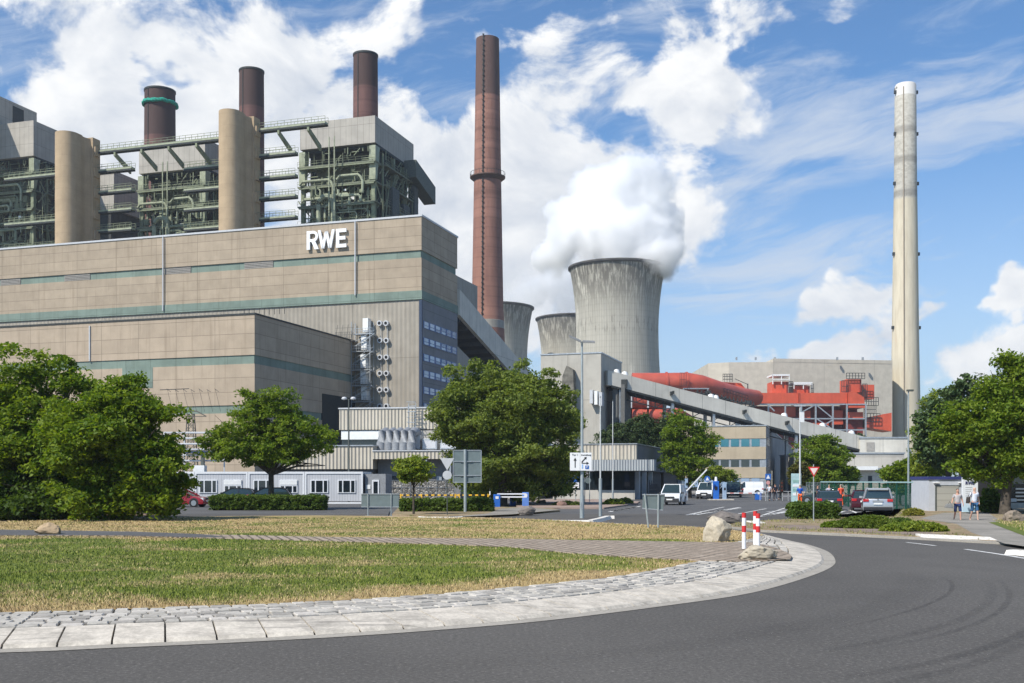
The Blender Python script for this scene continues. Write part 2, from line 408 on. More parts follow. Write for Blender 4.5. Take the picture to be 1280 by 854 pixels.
while i < NC:
    e = min(i+2, NC); a0, a1 = g_(i), k_(i); b0, b1 = g_(e % NC), k_(e % NC); jx = .014; dz = rnd.uniform(-.008, .008)
    def L(i0, i1, d, z, u):
        A = Vector(off(i0, d, z)); B = Vector(off(i1, d, z)); return A.lerp(B, u)
    j = jx/.68
    q4 = [L(i,e,a0,.015,j),L(i,e,b0,.015,1-j),L(i,e,b0+.06,.065,1-j),L(i,e,a0+.06,.065,j),L(i,e,b1-.02,ZT+dz,1-j),L(i,e,a1-.02,ZT+dz,j)]
    mb.add(q4+[L(i,e,a1,ZT-.04,j),L(i,e,b1,ZT-.04,1-j)], [(0,1,2,3),(3,2,4,5),(5,4,7,6),(0,3,5,6),(1,7,4,2)])
    i = e
struct('kerb', mb, M_KERB)
# granite setts in rows on the apron
struct('apron_bed', MB().add([off(i, k_(i)-.02, ZT-.03) for i in range(NC)]+[off(i, p_(i)+.03, ZT-.02) for i in range(NC)], [(i, (i+1) % NC, NC+(i+1) % NC, NC+i) for i in range(NC)]), M_JOINT)
mbs = [MB(), MB(), MB()]
ROWS = 7
for r in range(ROWS):
    i = 0.0
    while i < NC:
        ln = rnd.uniform(.6, 1.25); e = min(i+ln, NC)
        if widths(int(i) % NC)[2] > .3:
            wd_ = widths(int(i) % NC)[2]/ROWS
            def pt(ii, d, z):
                a = int(math.floor(ii)); u = ii-a
                return Vector(off(a, k_(a % NC)+d*widths(a % NC)[2]/ROWS, z)).lerp(Vector(off(a+1, k_((a+1) % NC)+d*widths((a+1) % NC)[2]/ROWS, z)), u)
            z = ZT+rnd.uniform(-.012, .010); jg = .05; jd = .085
            w0 = [rnd.uniform(-.05, .05) for _ in range(4)]
            a_ = [pt(i+jg+w0[0], r+jd, z), pt(e-jg+w0[1], r+jd+w0[1]*.6, z), pt(e-jg+w0[2], r+1-jd, z), pt(i+jg+w0[3], r+1-jd+w0[3]*.6, z)]
            bt = [Vector((v.x, v.y, ZT-.06)) for v in a_]; cc = sum(a_, Vector())/4
            top = [cc+(v-cc)*.90+Vector((0,0,.014)) for v in a_]
            mbs[rnd.choice((0,0,1,2))].add(bt+a_+top, [(0,1,5,4),(1,2,6,5),(2,3,7,6),(3,0,4,7),(4,5,9,8),(5,6,10,9),(6,7,11,10),(7,4,8,11),(8,9,10,11)])
        i = e
for k, mb in enumerate(mbs): struct('paving_setts', mb, M_SETT[k], False)
# lawn: fan grid from the centre line so it can carry a dryness value
cx0, cy0 = -12.0, 33.0
RINGS = [0,.15,.3,.45,.6,.7,.78,.84,.89,.93,.96,.98,1.0]
vs = []; dry = []
for rr in RINGS:
    for i in range(0, NC, 2):
        p = Vector(off(i, p_(i)+.0, 0)); x = cx0+(p.x-cx0)*rr; y = cy0+(p.y-cy0)*rr
        dist = (1-rr)*math.hypot(p.x-cx0, p.y-cy0)
        z = ZT+.006*math.sin(x*.7)*math.sin(y*.9)
        v = 0.0
        v += .85*math.exp(-dist/1.8)+.22
        if y > 37: v = max(v, .78+.2*math.sin(x*.21))
        vs.append((x, y, z)); dry.append(v+.08)
nr = (NC+1)//2; fs = []
for a in range(len(RINGS)-1):
    for i in range(nr): fs.append((a*nr+i, a*nr+(i+1) % nr, (a+1)*nr+(i+1) % nr, (a+1)*nr+i))
me = bpy.data.meshes.new('lawn'); me.from_pydata(vs, [], fs); me.attributes.new('dry', 'FLOAT', 'POINT').data.foreach_set('value', dry)
me.materials.append(M_LAWN); lawn = link('lawn', me); lawn['kind'] = 'structure'
for f_ in me.polygons: f_.use_smooth = True
# brick path across the island
top = [(-420,659),(-150,660),(0,662),(170,664.5),(260,668),(400,671),(520,672.5),(640,673.5),(760,675.5),(880,677.5),(940,678),(968,684),(985,691),(990,695)]
bot = [(988,698.5),(960,700.5),(920,701),(865,699.5),(790,696),(715,691),(640,683.5),(560,680),(400,675.5),(270,672.5),(150,669.5),(0,669),(-150,666),(-420,664)]
pp = [G(px, py, ZT+.036) for px, py in top+bot]
def sheet(name, poly, z, m, thick=.0):
    bm = bmesh.new(); vsx = [bm.verts.new((x, y, z)) for x, y in poly]; f = bm.faces.new(vsx)
    bmesh.ops.triangulate(bm, faces=[f]); bmesh.ops.recalc_face_normals(bm, faces=bm.faces)
    for f in bm.faces:
        if f.normal.z < 0: f.normal_flip()
    if thick:
        r = bmesh.ops.extrude_face_region(bm, geom=list(bm.faces)); bmesh.ops.translate(bm, vec=(0,0,-thick), verts=[v for v in r['geom'] if isinstance(v, bmesh.types.BMVert)])
        bmesh.ops.recalc_face_normals(bm, faces=bm.faces)
    me = bpy.data.meshes.new(name); bm.to_mesh(me); bm.free(); me.materials.append(m)
    o = link(name, me); o['kind'] = 'structure'; return o
sheet('brick_path', pp, ZT+.036, M_BRICK, .03)
sheet('asphalt_path', [G(px, py, ZT+.04) for px, py in [(-420,659.3),(-150,660.3),(0,662.3),(170,664.8),(250,667.8),(285,671.5),(240,671.6),(150,669.2),(0,668.7),(-150,665.7),(-420,663.7)]], ZT+.042, A_OLD)
# right-hand verge with its kerb, path and beds
vpoly = [G(*p) for p in [(905,659.5),(951,664.8),(1050,669.3),(1160,674.7),(1254,680),(1340,684),(1600,700),(1600,640),(1340,637),(1180,637),(1130,637),(1118,648),(1000,650.5),(930,654)]]
sheet('verge', vpoly, .10, M_VERGE, .12)
sheet('kerb_line', [G(*p) for p in [(905,659.5),(951,664.8),(1050,669.3),(1160,674.7),(1254,680),(1340,684),(1340,685),(1254,681),(1160,675.7),(1050,670.2),(951,665.5),(905,660.2)]], .08, M_GUT, .1)
sheet('footpath', [G(px, py, .104) for px, py in [(1180,641),(1235,641),(1252,652),(1330,690),(1256,679.5),(1215,666),(1196,655),(1150,648)]], .104, M_SLAB)
sheet('footpath', [G(px, py, .108) for px, py in [(960,659),(1060,664),(1150,669),(1190,672),(1160,665),(1060,659),(990,656)]], .108, concrete('worn_path', (.26,.20,.16), sc=.6))
sheet('grass_strip', [G(px, py, .112) for px, py in [(1236,653),(1300,650),(1380,660),(1380,690),(1310,681)]], .112, M_LAWN)
# left beds, far side of the ring
sheet('mulch_bed', [G(px, py, .1) for px, py in [(-700,655),(-200,654),(0,654.5),(215,652),(300,647.5),(215,644.5),(150,640),(-200,640),(-700,640)]], .09, M_MULCH, .1)
sheet('planting_bed', [G(px, py) for px, py in [(648,637),(700,636.5),(755,636.5),(795,631),(800,628.5),(770,626),(700,625),(640,627)]], .12, concrete('pink_paving', (.36,.27,.22), sc=.8), .13)
sheet('hedge_bed', [G(px, py) for px, py in [(490,645),(560,648),(640,644),(700,640),(690,637),(612,635),(590,634),(500,634)]], .11, M_VERGE, .12)
sheet('footpath', [G(px, py, .125) for px, py in [(560,646.5),(640,643),(700,637.5),(655,634),(625,636),(610,642)]], .125, M_SLAB)
# splitter islands with white kerbs
def splitter(pts, w=.28, z=.14, fill=None):
    mb = MB(); P3 = [Vector(G(*p)) for p in pts]
    for a, b in zip(P3[:-1], P3[1:]):
        L = (b-a).length; k = max(1, round(L/1.0)); d = (b-a).normalized(); nn = Vector((-d.y, d.x))*w/2
        for i in range(k):
            u = a+(b-a)*(i/k)+d*.015; v = a+(b-a)*((i+1)/k)-d*.015
            mb.hexa([(*(u-nn),0),(*(v-nn),0),(*(v+nn),0),(*(u+nn),0),(*(u-nn*.6),z),(*(v-nn*.6),z),(*(v+nn*.6),z),(*(u+nn*.6),z)])
    struct('kerb', mb, M_KERBW)
splitter([(682,654),(700,654.5),(737,654.5),(750,651.5),(760,648.5),(768,648.5)], .5, .17)
splitter([(905,655),(920,653.5),(945,655.5),(950,657)], .9)
splitter([(1262,693),(1280,694),(1310,697)], .7)
mb = MB()                                                        # broken white kerb with paler slabs on the right
for k in range(9):
    x0 = 1157+k*10.8; a = G(x0, 675.2+k*.55); b = G(x0+10, 675.7+k*.55); h = 1.0
    mb.hexa([(a[0],a[1],.0),(b[0],b[1],.0),(b[0],b[1]+h,.12),(a[0],a[1]+h,.12),(a[0],a[1],.05),(b[0],b[1],.05),(b[0],b[1]+h,.19),(a[0],a[1]+h,.19)])
struct('kerb', mb, M_KERBW)
# painted markings
def stripe(pts, w):
    mb = MB(); P2 = [Vector(G(*p)) for p in pts]
    for a, b in zip(P2[:-1], P2[1:]):
        d = (b-a).normalized(); nn = Vector((-d.y, d.x))*w/2
        mb.add([(*(a-nn),.010),(*(b-nn),.010),(*(b+nn),.010),(*(a+nn),.010)], [(0,1,2,3)])
    return mb
marks = MB()
def addm(o): marks.add(o.v, o.f)
for p, w_ in [([(1133,678.3),(1170,682.6)],.13),([(1207,687),(1245,692.5),(1285,699)],.15),([(760,657.6),(790,658.4)],.18),([(828,659.3),(860,660)],.18),
    ([(858,644),(905,634)],.15),([(870,643.5),(925,634.5)],.3),([(905,646),(958,636)],.15),([(945,647),(985,634)],.15),([(958,640),(1000,636)],.15),
    ([(1040,648),(1052,640),(1062,637.5),(1072,642),(1064,648)],.18),([(962,660.5),(1010,653)],.12)]:
    addm(stripe(p, w_))
for k in range(9): addm(stripe([(866+k*5.6, 643.5-k*.9),(879+k*6, 640.8-k*.6)], .28))
for k in range(8): addm(stripe([(946+k*5, 646.5-k*1.1),(961+k*5.6, 644-k*.9)], .3))
for k in range(6): addm(stripe([(1042+k*3, 647-k*.9),(1056+k*2.5, 646.5-k*.9)], .3))
for k in range(8): addm(stripe([(762+k*4, 640-k*.7),(772+k*4, 638-k*.7)], .3))
struct('road_markings', marks, M_PAINT)
# tyre scrubs on the ring
m, n, b = newmat('tyre_marks'); t = wcoord(n)
n.set(b.inputs['Base Color'], (.022,.022,.023)); b.inputs['Roughness'].default_value = .75
al = n.node('ShaderNodeAttribute', attribute_name='al').outputs['Fac']
n.set(b.inputs['Alpha'], n.m('MULTIPLY', al, n.step(n.noise(t, 3, 5, .7), .3, .7, .25, 1)))
M_TYRE = m
leaf_straw = mat('verge_straw', (.20,.20,.06), .9, var=.5, scale=1.2)
def tyremark(pts, w, amt):
    c = [Vector(G(*p)) for p in pts]; out = []
    for i in range(len(c)-1):
        p0 = c[max(i-1,0)]; p1 = c[i]; p2 = c[i+1]; p3 = c[min(i+2, len(c)-1)]
        for t_ in [x/8 for x in range(8)]: out.append(.5*((2*p1)+(p2-p0)*t_+(2*p0-5*p1+4*p2-p3)*t_*t_+(3*p1-p0-3*p2+p3)*t_**3))
    out.append(c[-1]); vs = []; al = []; fs = []
    for i, p in enumerate(out):
        d = (out[min(i+1,len(out)-1)]-out[max(i-1,0)]).normalized(); nn = Vector((-d.y, d.x))*w/2
        e = math.sin(math.pi*i/(len(out)-1))**.5*amt
        for k, a_ in ((-1,0),(-.5,1),(.5,1),(1,0)): vs.append((p.x+nn.x*k, p.y+nn.y*k, .0095)); al.append(a_*e)
        if i:
            for k in range(3): fs.append(((i-1)*4+k, i*4+k, i*4+k+1, (i-1)*4+k+1))
    me = bpy.data.meshes.new('tyre_mark'); me.from_pydata(vs, [], fs); me.attributes.new('al','FLOAT','POINT').data.foreach_set('value', al); me.materials.append(M_TYRE)
    o = link('tyre_mark', me); o['kind'] = 'structure'
tyremark([(1178,722),(1190,730),(1186,742),(1160,756),(1110,772),(1040,788)], .12, .22)
tyremark([(1250,726),(1262,742),(1254,760),(1225,778),(1170,796),(1090,812)], .15, .2)
tyremark([(1235,726),(1240,745),(1215,768),(1160,788),(1080,806),(1000,818)], .25, .14)
tyremark([(1300,760),(1290,785),(1240,808),(1160,830),(1040,850)], .25, .2)
tyremark([(1300,790),(1240,822),(1160,845),(1060,866)], .25, .15)
tyremark([(1120,715),(1140,730),(1120,750),(1060,770),(960,790),(820,812),(640,828),(400,842)], .9, .08)
# sand-fine grass blades over the lawn (nobody could count them)
def inside(poly):
    A = np.array(poly)
    def fn(x, y):
        r = np.zeros(x.shape, bool); j = len(A)-1
        for i in range(len(A)):
            c = ((A[i,1] > y) != (A[j,1] > y)) & (x < (A[j,0]-A[i,0])*(y-A[i,1])/(A[j,1]-A[i,1]+1e-12)+A[i,0]); r ^= c; j = i
        return r
    return fn
rs = np.random.RandomState(5)
def tufts(name, poly, holes, N, h, w, z0, mats_, label, near=None):
    A = np.array(poly); x0, y0 = A.min(0); x1, y1 = A.max(0)
    u = rs.rand(N)
    if near: y = near[0]*(near[1]/near[0])**u; 
    else: y = y0+(y1-y0)*u
    x = (rs.rand(N)*1.9-1.12)*y*1.0 if near else x0+(x1-x0)*rs.rand(N)
    ok = inside(poly)(x, y)
    for hl in holes: ok &= ~inside(hl)(x, y)
    x, y = x[ok], y[ok]; n_ = len(x); th = rs.rand(n_)*2*np.pi; hh = h*(.4+rs.rand(n_)); ww = w*(.6+.8*rs.rand(n_))*(1 if not near else (y/20)**.8)
    hh = hh*(1 if not near else 1+.0*y); lean = (rs.rand(n_, 2)-.5)*h*1.1
    V = np.zeros((n_, 3, 3)); dx, dy = np.cos(th)*ww, np.sin(th)*ww
    V[:,0] = np.c_[x-dx, y-dy, np.full(n_, z0)]; V[:,1] = np.c_[x+dx, y+dy, np.full(n_, z0)]; V[:,2] = np.c_[x+lean[:,0], y+lean[:,1], z0+hh]
    E_ = np.array(poly); dist = np.full(n_, 99.)
    for q_ in E_: dist = np.minimum(dist, np.hypot(x-q_[0], y-q_[1]))
    dv_ = .85*np.exp(-dist/1.8)+.16; dv_ = np.where(y > 37, np.maximum(dv_, .86+.2*np.sin(x*.21)), dv_)
    o = mesh_np(name, V.reshape(-1,3), 3, mats_, None, label, 'stuff')
    o.data.attributes.new('dry', 'FLOAT', 'POINT').data.foreach_set('value', np.repeat(dv_, 3).astype(np.float32)); return o
def mesh_np(name, V, k, material, parent=None, label=None, kind=None, smooth=False):
    nf = len(V)//k; me = bpy.data.meshes.new(name); me.vertices.add(len(V)); me.vertices.foreach_set('co', V.astype(np.float32).ravel())
    me.loops.add(nf*k); me.loops.foreach_set('vertex_index', np.arange(nf*k, dtype=np.int32))
    me.polygons.add(nf); me.polygons.foreach_set('loop_start', np.arange(0, nf*k, k, dtype=np.int32)); me.update(calc_edges=True)
    me.materials.append(material); o = link(name, me, parent)
    if kind: o['kind'] = kind
    if label: o['label'] = label
    return o
m, n, b = newmat('grass_blades'); M_BLADE = m
t = wcoord(n); a = n.noise(n.vm('MULTIPLY', t, (.75,1,1)), .36, 6, .62, .5); ri = n.node('ShaderNodeNewGeometry').outputs['Random Per Island']
s = n.node('ShaderNodeSeparateXYZ', {0: t})
kk = n.m('ADD', n.m('ADD', n.m('MULTIPLY', n.m('SUBTRACT', a, .5), 3.6), n.m('MULTIPLY', n.m('SUBTRACT', ri, .5), .9)), n.node('ShaderNodeAttribute', attribute_name='dry').outputs['Fac'])
n.set(b.inputs['Base Color'], n.mix(n.step(kk, .25, .9), n.mix(ri, (.12,.16,.02), (.22,.25,.045)), n.mix(ri, (.32,.23,.11), (.52,.41,.21)))); b.inputs['Roughness'].default_value = .8
tufts('verge_grass', vpoly, [[G(*p) for p in [(1140,636),(1300,636),(1400,690),(1254,681),(1180,668),(1140,650)]], [G(*p) for p in [(958,655),(1060,658),(1180,664),(1180,673),(1060,665.5),(958,660.5)]]], 30000, .09, .02, .10, leaf_straw, 'sparse dry grass on the verge')
tufts('verge_grass', [G(*p) for p in [(1240,653),(1300,651),(1380,661),(1380,689),(1310,680)]], [], 16000, .07, .02, .11, M_BLADE, 'short green grass right of the footpath')
lp = [off(i, p_(i)+.05, 0)[:2] for i in range(0, NC, 4)]
tufts('grass_blades', lp, [pp], 400000, .055, .013, ZT-.01, M_BLADE, 'short patchy grass on the roundabout island', near=(16, 58))
# ================================================================== THE PLANT
CLAD = cladding('precast_tan', (.385,.312,.228), 9.6, 1.9, streak=.42)
CLAD2 = cladding('precast_tan_low', (.41,.33,.243), 7.2, 2.3, streak=.38)
SHEET = cladding('grey_sheet', (.34,.305,.25), 14, 12.5, ribs=.9, streak=.3, rc=.10)
GBAND = cladding('green_band', (.19,.245,.205), 4.8, 6, streak=.3, var=.15)
BCLAD = cladding('boiler_cladding', (.40,.37,.32), 1.5, 4.5, streak=.25, spread=.03)
CONC = cladding('slipform_concrete', (.40,.30,.19), 60, 2.6, gap=.01, streak=.3, spread=.02)
GREYC = cladding('bunker_concrete', (.33,.31,.27), 5.5, 7.5, streak=.35, spread=.04)
GALV = cladding('gallery_sheet', (.58,.55,.48), 4.2, 30, gap=.04, streak=.3, spread=.05)
PALE = cladding('pale_ribbed', (.54,.49,.40), 60, 60, ribs=.42, streak=.35, rc=.3)
PALE2 = cladding('pale_wall', (.47,.44,.385), 8, 6, streak=.25)
DMET = mat('dark_steel', (.045,.05,.05), .7, .2, scale=1.5)
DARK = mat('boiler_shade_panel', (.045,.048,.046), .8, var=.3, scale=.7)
GSTEEL = mat('green_steel', (.20,.225,.145), .65, var=.22, scale=.6, streak=.4)
GSTEEL2 = mat('green_pipe', (.29,.315,.21), .5, var=.2, scale=.8, streak=.4)
DECK = mat('deck_steel', (.17,.185,.13), .7, var=.2, scale=1)
WHITE = mat('white_coat', (.75,.75,.73), .5, var=.05)
LGREY = mat('light_grey_coat', (.50,.51,.52), .5, var=.06)
ALU = mat('aluminium', (.26,.27,.28), .6, .2, var=.15)
ZINC = mat('galvanised', (.42,.44,.45), .45, .6, var=.15, scale=2)
ROOFM = mat('flat_roof', (.14,.135,.125), .9, var=.2)
GLASSD = mat('dark_glass', (.012,.018,.024), .06, spec=.9, var=0)
BLACK = mat('black_recess', (.015,.015,.016), .9, var=.2)
def glassy(name, c0, c1, rough=.08):
    m, n, b = newmat(name); r = n.node('ShaderNodeNewGeometry').outputs['Random Per Island']
    n.set(b.inputs['Base Color'], n.mix(n.step(r, .35, .65), c0, c1)); b.inputs['Roughness'].default_value = rough; b.inputs['Specular IOR Level'].default_value = .8
    MATS[name] = m; return m
GLB = glassy('office_glass', (.03,.10,.24), (.32,.42,.54), .12)
BFRAME = mat('blue_frame', (.02,.085,.25), .5, var=.05)
TH = vprot(1070)
C = (-16.74, 200.0)
def PF(x, y): return Frame(Frame(C, TH).w(x, y), TH)              # plant grid: x along the front, y into the depth
# ---- turbine hall
hall = thing('turbine_hall', 'huge tan panelled hall with two green bands and the white letters', 'power station hall', C, TH)
F0 = Frame(C, TH)
zt = F0.z(270.5,0,0); zb1, zb2 = F0.z(312.4,0,0), F0.z(322,0,0); zc1, zc2 = F0.z(363,0,0), F0.z(374,0,0)
XL = -165
MB().box(XL,0,0,18.8,zb1,zt).build('upper_wall', CLAD, hall)
MB().box(XL,0,0,18.8,zc1,zb2).build('middle_wall', CLAD, hall)
MB().box(XL,.0,.15,18.8,0,zc2).build('lower_wall', SHEET, hall)
g1 = MB().box(XL,-.25,.25,18.5,zb2,zb1).build('green_band', GBAND, hall)
MB().box(XL,.12,-.12,18.9,zc2,zc1).build('green_band', GBAND, hall)
MB().box(XL-.1,.15,-.15,19,zt,zt+.35).build('parapet_cap', LGREY, hall)
for px0, px1 in ((0,25),(80,112),(203,238),(305,341)):
    xa, xb = F0.lx(px0), F0.lx(px1); lv = MB(); lv.box(xa, xb, .2, .32, zb2+.1, zb1-.1)
    for k in range(5): lv.box(xa, xb, .1, .3, zb2+.1+k*.3, zb2+.28+k*.3)
    lv.build('louvre', mat('louvre_grey', (.30,.28,.25), .7), hall)
for px, z0, z1 in ((205,zc1-1.2,zt),(445,zc1-.3,zt)):
    x = F0.lx(px); MB().tube([(x,-.35,z0),(x,-.35,z1)], .14, 8).build('downpipe', LGREY, hall)
MB().box(F0.lx(194), F0.lx(212), -.4, .2, zc2-3.4, zc2-2.4).build('pipe_box', WHITE, hall)
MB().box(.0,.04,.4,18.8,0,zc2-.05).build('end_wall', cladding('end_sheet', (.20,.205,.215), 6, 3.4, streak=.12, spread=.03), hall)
MB().box(-.5,.05,-.03,.4,0,zc2-.1).build('corner_trim', mat('dark_blue_trim', (.03,.05,.09), .6), hall)
# windows of the shaded end wall: six rows
for r in range(7):
    z1 = F0.z(400.3+r*20.6, 0, 0); z0 = F0.z(409.5+r*20.6, 0, 0)
    wn = MB().box(.05,.12,.6,18.2,z0,z1).build('window_band', BFRAME, hall)
    pn = MB()
    for k in range(6):
        y0 = .95+k*2.93; zm = z0+(z1-z0)*.42
        pn.box(.07,.15,y0,y0+2.1,z0+.1,zm-.05); pn.box(.07,.15,y0,y0+2.1,zm+.05,z1-.1)
    pn.build('window_pane', GLB, wn)
MB().box(-60,-.02,18.8,31,38.2,F0.z(345,0,18.8)).build('rear_block', GREYC, hall)
MB().extr([(18.8,0),(18.8,30.2),(70,18),(70,0)],-14,-1,'x').build('rear_wing', GREYC, hall)
# round wall vents in pairs
vb = MB(); vr = MB()
for r, py in enumerate((404.5,426,447,467,487.5,508)):
    for q_, px in enumerate((476,484)):
        if r == 0: px -= .5
        x = F0.lx(px); z = F0.z(py, x, 0); vr.tube([(x,.2,z),(x,-.55,z)], .52, 12); vb.tube([(x,-.5,z),(x,-.58,z)], .3, 10)
vr.each('vent_pipe', LGREY, hall, True); vb.each('vent_mouth', BLACK, hall)
for px in (476,484):
    x = F0.lx(px); MB().tube([(x+.1,-.12,F0.z(404,x,0)),(x+.1,-.12,F0.z(508,x,0))], .07, 5).build('riser', ZINC, hall)
# escape stair with five white cabins
st = thing('escape_stair', 'zigzag steel escape stair with white cabins climbing the tall hall wall', 'fire escape', F0.w(F0.lx(458),0), TH)
xs = F0.lx(458); fr = MB(); cab = MB(); gr = MB()
for r, (px, py) in enumerate(((461,408),(459,429.5),(458,452.5),(458,472),(459,492))):
    x = F0.lx(px)-xs; z = F0.z(py, xs, 0)
    cab.box(x-.55,x+.55,-1.5,-.1,z-1.3,z+1.3)
    gr.box(x-2.3,x+1.6,-1.9,-.05,z-1.75,z-1.6)
    for k in range(9): gr.box(x-2.3+k*.48,x-2.25+k*.48,-1.9,-1.85,z-1.6,z-.6)
    gr.box(x-2.3,x+1.6,-1.92,-1.86,z-.65,z-.58); gr.box(x-2.3,x+1.6,-1.92,-1.86,z-1.1,z-1.05)
    for k in range(8): fr.box(x-2+k*.5,x-1.5+k*.5,-1.6,-.6,z-3.9+k*.27,z-3.8+k*.27)
    fr.bar((x-2,-1.8,z-3.1),(x+2,-1.8,z-1), .07); fr.bar((x-2,-1.8,z-3.9),(x+2,-1.8,z-1.7), .12)
for dx in (-2.2, 1.6):
    for yy in (-.2,-1.85): fr.bar((dx,yy,10),(dx,yy,F0.z(404,xs,0)), .12)
cab.each('cabin', WHITE, st); gr.build('landing', ZINC, st); fr.build('stair_flight', ZINC, st)
pl = MB(); xa, xb = F0.lx(426)-xs, F0.lx(448)-xs; zz = F0.z(427, xs, 0)
pl.box(xa,xb,-2.4,-.1,zz-.15,zz)
for k in range(11):
    x = xa+(xb-xa)*k/10; pl.bar((x,-2.3,zz-.1),(x,-2.3,zz+1.6),.06); pl.bar((x,-2.3,zz+.5*(k%3)),(x+.5,-2.3,zz+3),.06) if k % 3 == 0 else None
for h in (.6,1.1,1.6,2.4): pl.bar((xa,-2.3,zz+h),(xb,-2.3,zz+h),.07)
pl.build('side_landing', mat('weathered_steel', (.13,.125,.115), .8), st)
# letters on the hall
def text(s, size, mat_, parent, loc, rot=(D2R(90),0,0), ext=.01, off_=0., name='lettering', align='CENTER'):
    cu = bpy.data.curves.new(name, 'FONT'); cu.body = s; cu.size = size; cu.extrude = ext; cu.offset = off_; cu.align_x = align; cu.align_y = 'CENTER'; cu.resolution_u = 4
    tmp = bpy.data.objects.new('tmp', cu); me = bpy.data.meshes.new_from_object(tmp); me.materials.clear(); me.materials.append(mat_); me.name = name
    bpy.data.objects.remove(tmp); o = link(name, me, parent); o.location = loc; o.rotation_euler = rot; return o
xl = F0.lx(408.5); zl = F0.z(299.8, xl, 0)
rw = thing('company_letters', 'large white RWE capitals standing off the top of the tan hall', 'lettering', F0.w(xl, -.2)+(zl,), TH)
bx = mat('letter_white', (.85,.85,.84), .5, var=.02)
def glyphs():
    hgt, sw = 3.55, .66; z0 = -hgt/2; z1 = hgt/2; out = []
    def R(x):
        mb = MB(); mb.box(x,x+sw,-.35,0,z0,z1)
        zm = z0+1.45; ro = (z1-zm)/2; cxx = x+1.35; czz = (z1+zm)/2; pts_o = []; pts_i = []
        po = [(x+sw,z1),(cxx,z1)]+[(cxx+ro*math.sin(t),czz+ro*math.cos(t)) for t in [math.pi*k/10 for k in range(1,10)]]+[(cxx,zm),(x+sw,zm)]
        ri_ = ro-sw*.8
        pi_ = [(x+sw,czz+ri_),(cxx,czz+ri_)]+[(cxx+ri_*math.sin(t),czz+ri_*math.cos(t)) for t in [math.pi*k/10 for k in range(1,10)]]+[(cxx,czz-ri_),(x+sw,czz-ri_)]
        for i in range(len(po)-1): mb.extr([po[i],po[i+1],pi_[i+1],pi_[i]],-.35,0)
        mb.extr([(x+1.0,zm+.05),(x+1.8,zm+.1),(x+2.55,z0),(x+1.7,z0)],-.35,0); return mb
    def Wl(x):
        mb = MB(); w_ = 3.2; q = w_/4; s2 = .56
        for k in range(4):
            xa, xb = x+k*q*.93, x+(k+1)*q*.93
            za, zb = (z1,z0) if k % 2 == 0 else (z0,z1)
            if k in (1,): zb = z1-.25
            if k in (2,): za = z1-.25
            mb.extr([(xa,za),(xa+s2,za),(xb+s2,zb),(xb,zb)],-.35,0)
        return mb
    def E(x):
        mb = MB(); mb.box(x,x+sw,-.35,0,z0,z1)
        for za, L in ((z0,2.15),(z1-.66,2.15),(-.3,1.95)): mb.box(x+sw,x+L,-.35,0,za,za+.66)
        return mb
    return [R(-4.0), Wl(-1.62), E(2.2)]
for gmb in glyphs(): gmb.build('letter', bx, rw)
# ---- lower front hall
LB = F0.w(F0.lx(444), -35.8)
F1 = Frame(LB, TH); low = thing('coal_bunker_hall', 'lower tan hall with a dark shaded side in front of the tall hall', 'industrial hall', LB, TH)
z1 = F1.z(393,0,0); a1, a2 = F1.z(443.5,0,0), F1.z(454.5,0,0); b1_, b2_ = F1.z(506,0,0), F1.z(516,0,0)
MB().box(-125,0,0,35.6,a1,z1).build('upper_wall', CLAD2, low); MB().box(-125,0,0,35.6,b1_,a2).build('middle_wall', CLAD2, low); MB().box(-125,0,0,35.6,0,b2_).build('base_wall', CLAD2, low)
MB().box(-125,-.15,.15,35.5,a2,a1).build('green_band', GBAND, low); MB().box(-125,-.15,.15,35.5,b2_,b1_).build('green_band', GBAND, low)
MB().box(F1.lx(153),F1.lx(191),-.05,.2,F1.z(487,-30,0),a2).build('green_panel', GBAND, low)
MB().box(-125,.12,-.12,35.6,z1,z1+.25).build('parapet_cap', DMET, low)
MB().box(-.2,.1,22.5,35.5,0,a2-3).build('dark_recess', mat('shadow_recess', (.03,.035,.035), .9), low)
MB().box(F1.lx(112),F1.lx(113.2),-.2,0,a1,z1-.5).build('downpipe', LGREY, low)
rg = MB(); x0_ = F1.lx(301)
for k in range(9):
    rg.bar((x0_+k*.9,1,z1),(x0_+k*.9,1,z1+1.1),.07)
rg.bar((x0_,1,z1+1.1),(x0_+7.5,1,z1+1.1),.07); rg.build('roof_railing', DMET, low)
# ---- raking coal gallery behind the hall
def gallery(name, label, fr, x0, x1, y0, y1, zt0, zt1, thick, m=GALV):
    t = thing(name, label, 'conveyor gallery', fr.w(0, 0), fr.r)
    return t
cg = thing('conveyor_gallery', 'grey raking conveyor gallery with dark underside beside the tall hall', 'conveyor gallery', C, TH)
yA, yB = 18.9, F0.ly(672, 0); zA, zB = F0.z(362,0,yA), F0.z(480,0,yB); tA = 5.2
MB().hexa([(-.3,yA,zA-tA),(.5,yA,zA-tA),(.5,yB,zB-tA),(-.3,yB,zB-tA),(-.3,yA,zA),(.5,yA,zA),(.5,yB,zB),(-.3,yB,zB)]).build('side_panel', GALV, cg)
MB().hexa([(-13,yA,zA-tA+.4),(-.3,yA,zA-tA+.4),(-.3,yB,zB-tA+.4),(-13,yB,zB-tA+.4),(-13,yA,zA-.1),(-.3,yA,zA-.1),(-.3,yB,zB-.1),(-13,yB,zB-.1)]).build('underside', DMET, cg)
rb = MB()
for k in range(13):
    u = (k+.5)/13; y = yA+(yB-yA)*u; z = zA+(zB-zA)*u-tA
    rb.box(-13,-.35,y-.2,y+.2,z-.5,z+.35)
rb.each('cross_beam', mat('beam_grey', (.07,.075,.08), .8), cg)
MB().box(-13.2,-12.8,31.2,yB,0,zB).build('back_wall', DMET, cg)

